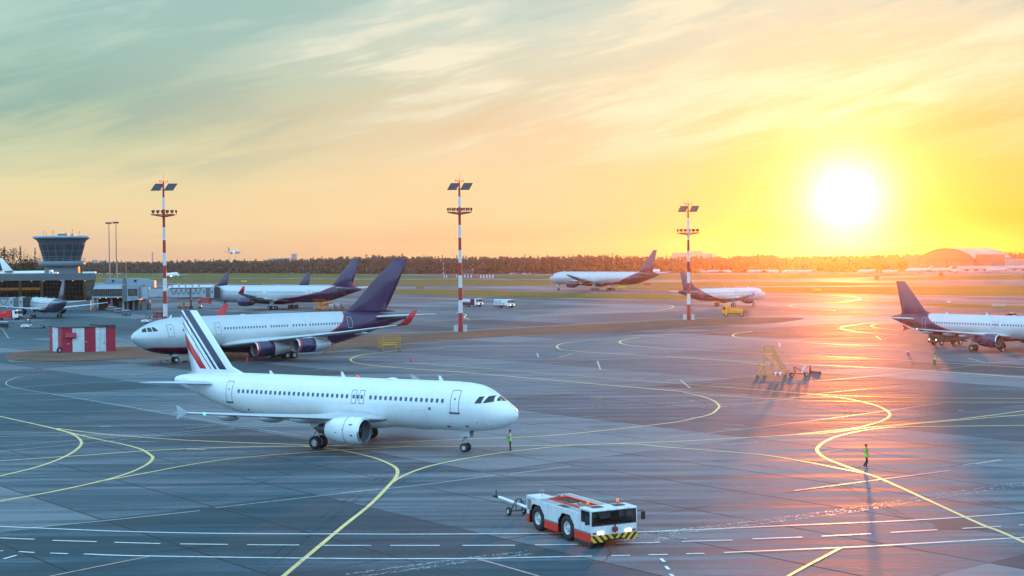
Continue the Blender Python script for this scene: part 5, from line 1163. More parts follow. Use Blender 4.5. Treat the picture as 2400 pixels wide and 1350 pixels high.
def towbar(label,px,yaw,mat,L=3.6):
    p=at(*px); t=thing('tow_bar',label,'tow bar',p,yaw,'tow bars')
    m=MB(); m.cyl((-L/2,0,.42),(L/2,0,.48),.07,None,10); m.obj('bar',[mat],t)
    m=MB(); m.box(L/2-.1,L/2+.4,-.25,.25,.40,.54); m.obj('coupling_head',[DKMETAL],t)
    for s in (-1,1): link('wheel',wheel_mesh(.24,.14),t,loc=(.5,s*.3,.24))
    m=MB(); m.tube([(.5,-.3,.24),(.5,.3,.24)],.04); m.tube([(.5,0,.24),(.5,0,.46)],.05); m.obj('axle_frame',[mat],t)
towbar('orange tow bar just ahead of the nose wheel of the four-engine jet',(371,852),R(20),ORANGE,2.6)
towbar('red tow bar by the nose wheel of the docked wide-body',(510,725),R(5),RED,4.2)
# --- cones, chocks
def cone(label,px,h=.75,m0=RED,col2=None):
    p=at(*px); mb=MB(); mb.box(-.22,.22,-.22,.22,0,.05,1 if col2 is None else 0)
    prof=[(.05,.19),(h*.35,.14),(h*.36,.14),(h*.62,.09),(h*.63,.09),(h,.035)]
    mb.lathe(prof,(0,0,0),14,0,'z',mf=lambda j,i:1 if (col2 and j==2) else 0,cap1=True); o=mb.obj('traffic_cone',[m0,col2 or BLACK],None,0,p); return tag(o,label,'cone','traffic cones')
CONEM=pm('cone_red_pink',(.62,.02,.08),.5)
cone('red traffic cone beside the yellow curve, above the roof of the striped-tail airliner',(963,848),.95,CONEM)
cone('red traffic cone under the wing of the four-engine jet, left of its wheels',(579,849),.9,CONEM)
cone('red and white cone alone on the apron between the stairs and the right-hand airliner',(2128,830),.95,CONEM,WHITE)
cone('red and white cone in front of the engine of the right-hand airliner',(2351,826),.95,CONEM,WHITE)
cone('red cone left of the nose wheel of the docked wide-body',(499,727),1.0,CONEM)
cone('tall dark red cone standing right of the red tow head',(1899,876),1.25,pm('cone_dark_red',(.35,.015,.02),.5))
def chock(label,px,yaw,L=.9,s=.22):
    p=at(*px); mb=MB(); mb.prism([(-s,0),(s,0),(s*.3,s*1.3),(-s*.3,s*1.3)],-L/2,L/2); o=mb.obj('wheel_chock',[pm('chock_maroon',(.12,.02,.03),.7)],None,.01,p,(0,0,yaw)); return tag(o,label,'chock','wheel chocks')
chock('dark wheel chock lying rightmost, past the tall red cone',(1916,876),R(80),1.0,.25)
chock('dark wheel chock lying right against the tall red cone',(1906,874),R(70),.5,.2)
chock('black chock on the ground right of the nose wheel of the four-engine jet',(434,849),R(70),.7,.2)
# --- signs beside the taxiways
SIGNY=pm('taxi_sign_yellow',(.62,.42,.03),.45,var=.1); 
def taxi_sign(label,px,w,mat=None,z1=1.5):
    p=at(*px); t=thing('taxiway_sign',label,'sign',p,0,'taxiway signs')
    m=MB(); m.box(-w/2,w/2,-.12,.12,.35,z1); m.obj('panel',[mat or SIGNY],t,.03)
    for s in (-1,1): 
        m=MB(); m.cyl((s*w*.35,0,0),(s*w*.35,0,.36),.06,None,8); m.obj('post',[DKMETAL],t)
taxi_sign('low yellow taxiway sign in the grass to the left of the middle light mast',(985,678),4.6,pm('sign_ochre',(.30,.16,.05),.6))
taxi_sign('low yellow taxiway sign in the grass above the roof of the docked wide-body, leftmost one',(572,662),4.2)
taxi_sign('small ochre sign beside the taxiway just above the roof of the docked wide-body',(608,669.5),3.2,pm('sign_ochre',(.30,.16,.05),.6))
taxi_sign('low yellow sign in the grass behind the main wheels of the long wide-body',(1458,677),3.6)
taxi_sign('low yellow sign in the glowing grass right of the nose of the rolling airliner',(1916,683),3.2)
taxi_sign('small white box sign on the edge of the grass island behind the right-hand airliner',(2224,712.5),1.2,GRL,1.0)
taxi_sign('dark red sign board beside the taxiway under the tail of the long wide-body',(1518,670),3.4,BROWNR,1.6)
# ---------------------------------------------------------------- masts, buildings, bridges
def dep(px,py,d):
    """the point on the line of sight of a pixel that lies d metres ahead"""
    X=px-1200; Y=675-py; c,s=math.cos(ROLL),math.sin(ROLL); a=c*X+s*Y; b=-s*X+c*Y
    dy=F*math.cos(TILT)+b*math.sin(TILT); dz=-F*math.sin(TILT)+b*math.cos(TILT); k=d/dy
    return Vector((a*k,d,CAMH+dz*k))
MASTR=pm('mast_red',(.36,.022,.03),.5,var=.15); MASTW=pm('mast_white',(.58,.60,.63),.5,var=.12); PANEL=pm('dark_panel',(.035,.036,.045),.4,.2)
def mast(label,px,zt,zp,band=2.8,first=4.2):
    p=at(*px); t=thing('light_mast',label,'light mast',p,0,'red and white light masts')
    m=MB(); z=0; k=0; rr=lambda z:.50-.27*z/zt
    while z<zp-1:
        z1=min(zp+1.2,z+(first if k==0 else band)); 
        if z1>zp-1: z1=zp+1.2
        m.cyl((0,0,z),(0,0,z1),rr(z),rr(z1),16,k%2,False); z=z1; k+=1
    m.cyl((0,0,z),(0,0,zt-3.4),rr(z),rr(zt-3.4),14,1 if k%2 else 1,False); m.cyl((0,0,zt-3.4),(0,0,zt),rr(zt-3.4),.14,14,0,True); m.obj('pole',[MASTR,MASTW],t)
    m=MB()
    for s in (-1,1):
        m.prism([(s*.2,zp-.55),(s*2.6,zp-.1),(s*2.6,zp+.05),(s*.2,zp-.15)],-.9,.9)
    for s in (-1,1): m.tube([(-2.7,s*.9,zp+.05),(2.7,s*.9,zp+.05)],.06)
    m.obj('lamp_platform',[MASTR],t)
    for s in (-1,1):
        for k in range(5):
            x=s*(.52+k*.52); q=MB(); q.prism([(-.20,.0),(.20,.0),(.23,.62),(-.23,.62)],-.10,.12,'xz'); q.cyl((0,0,-.45),(0,0,0),.05,None,6)
            o=q.obj('floodlight',[PANEL],t,.02,(x,-.75 if k%2 else .75,zp+.42),(R(-22 if k%2 else 22),0,0))
    for s in (-1,1):
        q=MB(); q.add([(-1.25,0,-.05),(.75,0,-.05),(1.55,1.7,.55),(-.45,1.7,.55),(-1.25,0,.05),(.75,0,.05),(1.55,1.7,.65),(-.45,1.7,.65)],[(3,2,1,0),(4,5,6,7),(0,1,5,4),(1,2,6,5),(2,3,7,6),(3,0,4,7)])
        q.obj('reflector_panel',[PANEL],t,0,(s*1.45,-.5,zt-1.9),(R(38),0,0))
    m=MB(); m.tube([(-1.3,0,zt-1.75),(1.3,0,zt-1.75)],.06); m.tube([(-.9,0,zt),(.95,0,zt)],.04); m.tube([(0,0,zt),(0,0,zt+1.5)],.03); m.lathe([(0,.01),(.1,.1),(.2,.01)],(0,0,zt+1.4),8,0,'z'); m.obj('cross_arm',[MASTR],t)
    for x in (-.85,-.45,.05,.85):
        m=MB(); m.lathe([(0,.12),(.28,.13),(.40,.06),(.42,.005)],(x,0,zt+.02),10,0,'z'); m.obj('warning_lamp',[REDLAMP],t)
    for x,y in ((-1.05,-.35),(.95,.1)):
        m=MB(); m.box(x-.45,x+.45,y-.35,y+.35,0,1.5); m.obj('junction_box',[GRL],t,.03)
mast('red and white light mast behind the nose of the four-engine jet, leftmost of the three',(388,786),33.8,26.6)
mast('red and white light mast between the tall dark fin and the tanker lorry',(1080,777.5),33.5,26.6)
mast('shortest red and white light mast, in front of the tail of the rolling airliner',(1614.5,750),29.6,22.3,2.75,4.0)
def thin_mast(label,px,d,zt):
    b=dep(px,640,d); t=thing('floodlight_pole',label,'light pole',(b.x,d,0),0,'twin grey light poles')
    m=MB(); m.cyl((0,0,0),(0,0,zt),.34,.15,12); m.obj('pole',[GREYM],t)
    m=MB(); m.lathe([(0,.3),(.1,1.1),(.2,1.1),(.3,.3)],(0,0,zt-.5),16,0,'z'); m.obj('lamp_ring',[GREYM],t)
    for k in range(8):
        a=2*PI*k/8; q=MB(); q.box(-.25,.25,-.15,.15,-.3,.3); q.obj('floodlight',[PANEL],t,.02,(1.15*math.cos(a),1.15*math.sin(a),zt-.35),(0,0,a+PI/2))
    m=MB(); m.tube([(0,0,zt),(0,0,zt+.9)],.03); m.obj('lightning_rod',[DKMETAL],t)
thin_mast('thin grey floodlight pole behind the pier building, left one of the pair',257,560,31.6); thin_mast('thin grey floodlight pole behind the pier building, right one of the pair',273.5,555,31.6)
# --- control tower
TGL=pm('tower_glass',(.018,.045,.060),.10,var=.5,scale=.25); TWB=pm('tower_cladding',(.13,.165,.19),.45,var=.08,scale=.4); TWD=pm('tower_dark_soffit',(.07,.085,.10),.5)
c=dep(145.5,600,520); t=thing('control_tower','control tower with an inward sloping glass cab and a flared flat roof, behind the terminal','control tower',(c.x,520,0))
def ring(m,prof,mat=0,n=16,mf=None,cap0=False,cap1=False): m.lathe(prof,(0,0,0),n,mat,'z',mf,cap0,cap1); return m
m=MB(); ring(m,[(0,6.4),(12.5,6.2),(14.9,6.0)]); m.obj('tower_stem',[TWB],t)
m=MB(); ring(m,[(14.7,5.5),(14.8,7.6),(15.0,8.0),(16.7,8.1),(16.75,7.9),(16.8,5.5)],0,24); m.obj('gallery',[TWB],t)
m=MB()
for k in range(20): a=2*PI*k/20; m.cyl((8*math.cos(a),8*math.sin(a),16.7),(8*math.cos(a),8*math.sin(a),17.8),.05,None,6)
for z in (17.25,17.8):
    P=[(8*math.cos(2*PI*k/40),8*math.sin(2*PI*k/40),z) for k in range(41)]; m.tube(P,.045,5)
m.obj('railing',[GREYM],t)
m=MB(); ring(m,[(16.8,6.25),(22.6,7.85)],0,16); m.obj('cab_glass',[TGL],t)
m=MB()
for k in range(16):
    a=2*PI*k/16; m.cyl((6.3*math.cos(a),6.3*math.sin(a),16.8),(7.92*math.cos(a),7.92*math.sin(a),22.7),.10,None,6)
for z,r in ((18.4,6.72),(20.3,7.25)):
    P=[(r*math.cos(2*PI*k/16),r*math.sin(2*PI*k/16),z) for k in range(17)]; m.tube(P,.07,5)
m.obj('cab_mullions',[TWB],t)
m=MB(); ring(m,[(19.0,6.80),(19.9,7.06)],0,16); m.obj('sun_blind',[pm('blind_teal',(.07,.13,.16),.5,var=.3)],t)
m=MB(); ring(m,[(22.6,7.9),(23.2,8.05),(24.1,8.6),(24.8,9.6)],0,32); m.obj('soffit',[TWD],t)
m=MB(); ring(m,[(24.8,9.6),(24.85,9.9),(25.5,9.95),(25.7,9.6),(25.75,.5)],0,32,None,False,True); m.obj('roof_rim',[pm('roof_rim_blue',(.24,.34,.44),.4)],t)
for x,w,h in ((.6,3.6,.75),(4.1,1.1,.6)):
    m=MB(); m.box(x-w/2,x+w/2,-1,1,25.75,25.75+h); m.obj('rooftop_unit',[TWB],t,.05)
for x,h in ((-6.5,2.1),(-3.4,2.3),(-2.9,1.9),(1.4,1.6),(3.9,2.6),(6.4,1.7),(-5.6,1.4)):
    m=MB(); m.tube([(x,0,25.7),(x,0,25.7+h)],.045,5); m.tube([(x-.25,0,25.2+h),(x+.25,0,25.2+h)],.03,5); m.obj('antenna',[DKMETAL],t)
# --- terminal with a glass front
TD=490.0; rx=dep(226,650,TD).x; 
t=thing('terminal_building','glass-fronted terminal with a deep grey roof edge and glowing columns inside, below the control tower','terminal',(rx,TD,0))
FAS=pm('roof_edge_grey',(.085,.105,.12),.5,var=.12,scale=.3); TGLASS=glass_mat('terminal_glass',(.30,.30,.27)); INW=pm('interior_wall',(.10,.085,.06),.7,var=.4,scale=.5)
TX0=-75
m=MB(); m.prism([(TX0,-1.2),(.2,-1.2),(-10.2,34),(TX0,34)],10.2,12.3,'xy'); m.obj('roof',[FAS],t,.05)
m=MB(); m.prism([(TX0,1.5),(-1,1.5),(-10.6,34),(TX0,34)],12.3,12.45,'xy'); m.obj('roof_membrane',[TWD],t)
m=MB(); m.add([(TX0,.6,3.4),(-2.0,.6,3.4),(-.2,-.6,10.2),(TX0,-.6,10.2)],[(0,1,2,3)]); m.add([(-2.0,.6,3.4),(-10.8,30,3.4),(-9.4,30,10.2),(-.2,-.6,10.2)],[(0,1,2,3)]); m.obj('facade_glass',[TGLASS],t)
m=MB(); 
for k in range(60):
    x=-2.0-k*1.22
    if x<TX0: break
    m.cyl((x,.5,3.4),(x+1.8*0,-.7,10.2),.05,None,5)
for z in (4.9,6.4,7.9,9.2):
    f=(z-3.4)/6.8; m.cyl((TX0,.6-1.2*f-.08,z),(-2+1.8*f,.6-1.2*f-.08,z),.05,None,5)
m.obj('facade_mullions',[pm('mullion_dark',(.05,.055,.06),.5)],t)
m=MB(); m.box(TX0,-2.2,.3,.9,0,3.4); m.prism([(-2.5,.9),(-2.2,.9),(-10.9,30),(-11.2,30)],0,3.4,'xy'); m.obj('base_wall',[TWB],t)
m=MB(); m.box(TX0,-7.5,12,12.3,.1,10.1); m.prism([(TX0,.95),(-2.8,.95),(-11.4,30),(TX0,30)],3.0,3.35,'xy'); m.obj('interior_wall',[INW],t)
COLM=pm('glowing_column',(.55,.50,.30),.6,emit=(1,.72,.28),es=.10)  # warm interior light put into the columns as a faint glow
for px in (40,91,142,192,-12,-62):
    x=dep(px,670,TD).x-rx; m=MB(); m.cyl((x,3.0,3.35),(x,3.0,10.2),.42,None,14); m.obj('column',[COLM],t)
x0,x1=dep(-60,670,TD).x-rx,dep(86,670,TD).x-rx
m=MB(); m.box(x0,x1,4.6,4.8,6.9,7.75); m.obj('glowing_mezzanine',[pm('mezzanine_glow',(.6,.4,.1),.5,emit=(1,.55,.08),es=.45,var=.3,scale=.5)],t)  # yellow interior light put in as the band's own glow
LAMPW=pm('ceiling_lamp_warm',(.9,.7,.4),.5,emit=(1,.62,.22),es=5)
for k in range(15):
    x=-4.5-k*4.7; m=MB(); m.lathe([(0,.01),(-.02,.28),(-.12,.28),(-.14,.01)],(x,2.2+(k%3)*2,10.05),10,0,'z'); m.obj('ceiling_lamp',[LAMPW],t)
for px in (16,60,112,170): 
    x=dep(px,690,TD).x-rx; m=MB(); m.box(x-1.4,x+1.4,6,6.4,3.4,4.6); m.obj('check_in_desk',[pm('desk_pale',(.35,.36,.33),.5)],t)
for px,w in ((105,.5),(113,1.2),(196,2.2)):
    x=dep(px,640,TD).x-rx; m=MB(); m.box(x-w,x+w,6,7.4,12.45,13.0 if px!=105 else 13.7); m.obj('rooftop_unit',[WHITE],t,.05)
# dark red round tank and low fin of equipment on the roof
# --- pier building
PD=486.0; ox=dep(217,700,PD).x
def PX(px): return dep(px,690,PD).x-ox
def PZ(py): return dep(280,py,PD).z
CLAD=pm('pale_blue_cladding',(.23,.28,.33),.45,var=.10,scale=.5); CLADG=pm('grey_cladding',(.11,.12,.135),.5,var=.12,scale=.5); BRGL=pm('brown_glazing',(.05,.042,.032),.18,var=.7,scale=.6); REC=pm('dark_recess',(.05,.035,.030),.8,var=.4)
t=thing('pier_building','low pier building with slanted blue-grey panels and a brown window band, right of the terminal','pier',(ox,PD,0))
m=MB(); m.box(PX(229),PX(276),9,11.5,PZ(668),PZ(654)); m.obj('upper_block',[CLAD],t,.05)
m=MB(); m.prism([(PX(286),PZ(674)),(PX(352),PZ(676)),(PX(352),PZ(659)),(PX(309),PZ(653)),(PX(286),PZ(652.5))],6,8.5); m.obj('upper_block',[CLAD],t,.05)
m=MB(); m.box(PX(276.2),PX(285.8),6.5,9,PZ(674),PZ(653)); m.obj('stair_block',[CLADG],t)
for px,y in ((248.5,8.9),(306.8,5.9)):
    m=MB(); m.box(PX(px)-.42,PX(px)+.42,y-.12,y+.05,PZ(661.5),PZ(656.8)); m.obj('window',[GLASS],t)
m=MB(); m.add([(PX(220.5),-.9,PZ(677)),(PX(288),-.9,PZ(677)),(PX(288),.6,PZ(667.5)),(PX(223),.6,PZ(667)),(PX(220.5),9,PZ(677)),(PX(288),9,PZ(677)),(PX(288),9,PZ(667.5)),(PX(223),9,PZ(667))],[(0,1,2,3),(7,6,5,4),(3,2,6,7),(0,3,7,4),(1,5,6,2),(0,4,5,1)]); m.obj('slanted_fascia',[CLAD],t)
m=MB(); m.box(PX(217.5),PX(287.8),-.2,9,PZ(693.8),PZ(677.2)); m.obj('window_band',[BRGL],t)
m=MB()
for k in range(15): x=PX(218)+k*(PX(287.5)-PX(218))/14; m.cyl((x,-.26,PZ(693.5)),(x,-.26,PZ(677.2)),.05,None,5)
m.obj('window_mullions',[CLADG],t)
m=MB(); m.box(PX(216),PX(288),-.7,9,PZ(698),PZ(694)); m.obj('sill_band',[CLAD],t,.04)
m=MB(); m.box(PX(288.2),PX(299.8),-1.0,12,PZ(707),PZ(668)); m.obj('corner_tower',[CLADG],t,.05)
m=MB(); m.prism([(PX(300),PZ(706)),(PX(327),PZ(703)),(PX(327),PZ(694)),(PX(300),PZ(694))],-1.4,9); m.box(PX(300),PX(327),-1.3,9,PZ(677),PZ(668)); m.box(PX(300),PX(302),-1.3,9,PZ(694),PZ(677)); m.box(PX(325),PX(327),-1.3,9,PZ(694),PZ(677)); m.obj('bay_panel',[CLAD],t)
m=MB(); m.box(PX(302),PX(325),-.9,8.9,PZ(693.8),PZ(677.3)); m.obj('bay_window',[BRGL],t)
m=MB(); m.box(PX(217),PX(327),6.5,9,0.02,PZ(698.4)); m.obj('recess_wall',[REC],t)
for px in (222,260,288,298,312,325):
    m=MB(); m.box(PX(px)-.35,PX(px)+.35,.3,1.0,.02,PZ(698.2) if px<288 else PZ(706)); m.obj('column',[CLADG if px!=288 else CLAD],t)
for px,w,h,mt in ((236,1.8,2.4,REC),(272,1.6,2.8,CLADG),(310,2.2,2.6,CLADG),(246,.9,2.2,BROWNR)):
    m=MB(); m.box(PX(px)-w/2,PX(px)+w/2,6.3,6.48,.05,h); m.obj('door',[mt],t)
for px in (226,241,268):
    m=MB(); m.lathe([(0,.01),(-.02,.16),(-.1,.16),(-.12,.01)],(PX(px),4.0,PZ(698.6)),8,0,'z'); m.obj('ceiling_lamp',[LAMPW],t)
# small service block right of it
p=at(343,727); t=thing('service_block','small corrugated grey service block under the boarding bridge, right of the pier building','service block',(p.x,p.y,0))
m=MB(); m.box(-1.6,1.1,0,2,0.02,3.3); m.obj('wall',[CLADG],t); m=MB(); m.prism([(-2.2,3.3),(3.8,4.5),(3.8,4.65),(-2.2,3.5)],-.6,5.4); m.obj('roof',[CLAD],t); m=MB(); m.box(.2,.9,-.06,.04,.1,2.3); m.obj('door',[DKMETAL],t)
# --- boarding bridges
BRW=pm('bridge_pale_panel',(.30,.35,.39),.42,var=.10,scale=.5); BRD=pm('bridge_underside',(.11,.055,.055),.6,var=.3)
def bridge(label,a,b,z0,z1,frac,loops,cabw=3.6,lamps=5):
    """from rotunda a to the aircraft door at b"""
    A_=Vector(a); B_=Vector(b); L=(B_-A_).length; ang=math.atan2(B_.y-A_.y,B_.x-A_.x)
    t=thing('boarding_bridge',label,'boarding bridge',(A_.x,A_.y,0),ang,'boarding bridges')
    f=frac*L; h=z1-z0
    m=MB(); m.cyl((0,0,0),(0,0,z0),.55,None,14); m.cyl((0,0,z0-.2),(0,0,z1+.3),1.9,None,20); m.obj('rotunda',[BRW],t)
    m=MB(); m.box(1.5,f+.5,-1.35,1.35,z0+.25,z1-.45); m.obj('inner_tunnel',[BRW],t,.05)
    m=MB(); m.box(f,L-4.2,-1.65,1.65,z0,z1); m.obj('outer_tunnel',[BRW],t,.05)
    m=MB(); m.box(1.5,f,-1.4,1.4,z0+.1,z0+.25); m.box(f,L-4.2,-1.7,1.7,z0-.25,z0); 
    for s in (-1,1): m.box(f,L-4.0,s*1.68-.05,s*1.68+.05,z1-.35,z1-.1)
    m.obj('floor_beam',[BRD],t)
    m=MB(); m.box(L-4.2,L-2.9,-1.8,1.8,z0-.15,z1+.1); m.box(L-2.9,L-1.4,-1.55,1.55,z0-.05,z1-.05,1); m.box(L-1.4,L-.2,-1.8,1.8,z0-.25,z1+.2); m.obj('cab',[BRW,CLADG],t,.04)
    for x in (L-3.5,L-.8):
        for s in (-1,1):
            m=MB(); m.add([(x-.16,s*1.82,z0+h*.40),(x+.16,s*1.82,z0+h*.40),(x+.16,s*1.82,z0+h*.66),(x-.16,s*1.82,z0+h*.66)],[(0,1,2,3)]); m.obj('cab_window',[GLASS],t)
    m=MB(); r=[]
    for k in range(5):
        x=L-.2+.45*k; e=1.75-.04*k*(k%2); r.append([(x,-e,z0-.1),(x,e,z0-.1),(x+.1,e,z1),(x+.1,-e,z1)])
    m.loft(r,0,False); m.obj('canopy_bellows',[DKMETAL],t)
    m=MB(); P=[]; n=loops*10
    for i in range(n+1):
        x=f+.6+(L-5.2-f)*i/n; ph=(i%10)/10; P.append((x,-1.74,z1-.45-h*.52*math.sin(PI*ph)))
    m.tube(P,.065,6); m.obj('festoon_cable',[BLACK],t)
    for k in range(lamps):
        x=f+.8+(L-6-f)*k/max(1,lamps-1); m=MB(); m.cyl((x,0,z1),(x,0,z1+.4),.06,None,6); m.lathe([(.3,.05),(.4,.32),(.62,.32),(.7,.05)],(x,0,z1),10,0,'z'); m.obj('roof_lamp',[BLACK],t)
    x=L-8.0; m=MB(); 
    for s in (-1,1): m.cyl((x,s*1.95,.7),(x,s*1.95,z1-.2),.16,None,10)
    m.box(x-.25,x+.25,-2.0,2.0,z0-.7,z0-.25); m.box(x-.2,x+.2,-1.6,1.6,.45,.85); m.tube([(x,-1.9,z0-.5),(x-4,-1.2,z0-.15)],.12); m.tube([(x,1.9,z0-.5),(x-4,1.2,z0-.15)],.12); m.obj('drive_column',[BRD],t)
    for s in (-1,1): link('wheel',wheel_mesh(.62,.45),t,loc=(x,s*1.3,.62))
    m=MB(); st=(L-4.6,-1.8)
    for y in (-1.75,-2.6): m.tube([(L-4.4,y,z0),(L-7.6,y,.1)],.07); m.tube([(L-4.4,y,z0+1),(L-7.6,y,1.1)],.03)
    for k in range(9): f2=k/9; m.box(L-4.4-3.2*f2-.14,L-4.4-3.2*f2+.14,-2.6,-1.75,z0*(1-f2)-.02,z0*(1-f2)+.03)
    m.obj('service_stairs',[GREYM],t)
    return t
bridge('boarding bridge with looped black cables reaching from the pier building to the wide-body',(-123.6,487.5),(-100.6,491.0),4.1,7.4,.36,6,lamps=5)
bridge('boarding bridge at the left edge, docked to the dark-tailed airliner in front of the terminal',(-176,430.5),(-145.6,433.4),3.1,5.9,.30,7,lamps=4)
# --- striped hut
HR=pm('hut_crimson',(.33,.006,.035),.5,var=.22,scale=1.5); HW=pm('hut_white',(.50,.56,.60),.55,var=.18,scale=1.5)
p=at(145,826.5); t=thing('striped_hut','large red and white striped hut with an open hatch, standing on the soil island','hut',(p.x,p.y,0),R(13.5))
HL,HD,HH=9.4,6.4,4.45
def stripes(P,Q,fr):
    m=MB(); k=0
    for a,b in zip(fr,fr[1:]):
        A_=[P[i]+(Q[i]-P[i])*a for i in (0,1)]; B_=[P[i]+(Q[i]-P[i])*b for i in (0,1)]
        # every stripe is a shallow panel with its own ribs
        m.add([(A_[0],A_[1],.02),(B_[0],B_[1],.02),(B_[0],B_[1],HH),(A_[0],A_[1],HH)],[(0,1,2,3)],k%2); k+=1
    return m
HX=-2.6   # the side walls run back at a slant
m=stripes((0,0),(HL,0),(0,.20,.42,.63,.82,1)); m.obj('front_wall',[HR,HW],t)
m=stripes((HX,HD),(0,0),(0,.27,.71,1)); m.obj('side_wall',[HR,HW],t)
m=stripes((HL,0),(HL+HX,HD),(0,.3,.7,1)); m.obj('side_wall',[HR,HW],t)
m=stripes((HL+HX,HD),(HX,HD),(0,.20,.42,.63,.82,1)); m.obj('rear_wall',[HR,HW],t)
ROOFD=pm('tarred_roof',(.03,.035,.045),.7,var=.3)
m=MB(); m.prism([(-.15,-.15),(HL+.12,-.15),(HL+HX+.12,HD+.15),(HX-.15,HD+.15)],HH,HH+.16,'xy'); m.prism([(HL*.76,.1),(HL+.08,.1),(HL+HX+.08,HD),(HL*.76+HX,HD)],HH+.16,HH+.42,'xy'); m.obj('roof',[ROOFD],t,.03)
m=MB(); 
for x in np.linspace(.45,HL-.1,22): m.box(x-.02,x+.02,-.025,-.003,.05,HH-.02)
m.obj('wall_ribs',[pm('rib_shade',(.22,.05,.07),.6)],t) if False else None
m=MB(); m.add([(.65,-.02,HH-.85),(2.55,-.02,HH-.85),(2.62,-.55,HH-1.72),(.60,-.55,HH-1.72)],[(0,1,2,3)]); m.box(.60,2.62,-.57,-.53,HH-1.78,HH-1.70,1); m.obj('open_hatch',[HR,BLACK],t)
m=MB(); m.box(.7,2.5,-.03,.0,HH-1.95,HH-.86); m.obj('hatch_opening',[pm('hatch_dark',(.12,.004,.015),.7)],t)
for x,z in ((1.15,1.55),(4.25,1.85)):
    m=MB(); m.lathe([(-.0,.13),(-.05,.13),(-.06,.02)],(x,0,z),12,0,'y'); m.obj('wall_lamp',[GRL],t)
for a,b in ((4.05,5.0),(6.7,7.5)):
    m=MB(); m.tube([(a,-.012,.1),(a,-.012,HH-.15),(b,-.012,HH-.15),(b,-.012,.1)],.02,4); m.obj('door_outline',[pm('outline_maroon',(.16,.02,.04),.6)],t)
m=MB(); m.box(7.35,7.42,-.06,-.005,1.5,1.9); m.obj('door_handle',[DKMETAL],t)
p2=at(139,827); t=thing('old_tyre','old black tyre leaning against the corner of the striped hut','tyre',(p2.x,p2.y,0),R(60)); o=link('tyre',wheel_mesh(.55,.28),t,loc=(0,0,.53),rot=(R(12),0,0))
# --- hangar and low buildings on the far right
HG=pm('hangar_wall_panel',(.17,.10,.08),.7,var=.12,scale=.08); HGR=pm('hangar_roof_sheet',(.26,.24,.26),.5,var=.08,scale=.08); HGD=pm('hangar_door_panel',(.20,.12,.09),.65,var=.1,scale=.08); HGT=pm('hangar_edge_trim',(.30,.10,.06),.6)
t=thing('hangar','huge hangar with an arched roof and tall sliding doors, right of the sun','hangar',(386,1290,0),R(-45))
W_,L_,E_,P_=26.5,72,12.0,21.2
arc=[(-W_+2*W_*i/24,E_+(P_-E_)*(1-((i-12)/12)**2)**.85 if 0<i<24 else E_) for i in range(25)]
m=MB(); m.loft([[(x,y,z) for x,z in arc]+[(x,y,z-.8) for x,z in arc[::-1]] for y in (0,L_)],0,True); m.obj('roof',[HGR],t)
m=MB(); n=len(arc); m.add([(x,.6,z-.4) for x,z in arc],[tuple(range(n))]); m.add([(x,L_-.6,z-.4) for x,z in arc],[tuple(range(n))]); m.obj('gable_wall',[HG],t)
m=MB(); m.tube([(x,-.15,z-.3) for x,z in arc],.55,6); m.box(-W_,W_,-.3,.55,E_-1.2,E_-.1); m.obj('roof_edge',[HGT],t)
for k in range(6):
    x0=-W_+.6+k*(2*W_-1.2)/6; m=MB(); m.box(x0+.12,x0+(2*W_-1.2)/6-.12,.7+.3*(k%2),1.0+.3*(k%2),.05,E_-1.2); m.obj('sliding_door',[HGD],t)
m=MB(); m.box(-W_,-W_+.6,.5,L_,0,E_); m.box(W_-.6,W_,.5,L_,0,E_); m.box(-W_,W_,L_-.6,L_,0,E_-.4); m.obj('side_wall',[HG],t)
m=MB(); m.box(-W_-17,-W_-.1,2,L_*.7,0,15.2); a=m.obj('annexe',[HG],t)
m=MB(); m.box(W_+.1,W_+14,4,30,0,15.5); a=m.obj('annexe',[HG],t)
m=MB(); m.box(W_+.1,W_+12,30.5,L_,0,11.0); a=m.obj('annexe',[HGR],t)
p=dep(2322,630,1255); t=thing('low_shed','long low shed with a pale pitched roof, in front of the hangar','shed',(p.x,1255,0),R(-6))
m=MB(); m.box(-26,34,0,14,0,3.2); m.obj('wall',[pm('shed_wall',(.36,.36,.38),.6,var=.1,scale=.1)],t)
m=MB(); m.prism([(-.8,3.2),(14.8,3.2),(7,5.4)],-27,35,'yz'); m.obj('roof',[HGR],t)
for k in range(7):
    m=MB(); m.box(-22+k*8,-18.5+k*8,-.12,.0,1.0,2.5); m.obj('window',[pm('shed_window_red',(.20,.05,.05),.4)],t)
p=dep(2368,617,1370); t=thing('brick_barracks','low dark red building half hidden by trees, right of the hangar','building',(p.x,1370,0),R(-4))
m=MB(); m.box(-18,26,0,12,0,8.6); m.obj('wall',[pm('barracks_brick',(.20,.07,.055),.8,var=.2,scale=.2)],t); m=MB(); m.prism([(-.6,8.6),(12.6,8.6),(6,10.4)],-18.6,26.6,'yz'); m.obj('roof',[HGR],t)
for k in range(9):
    m=MB(); m.box(-16+k*4.6,-14.2+k*4.6,-.1,.0,4.5,6.8); m.obj('window',[GLASS],t)
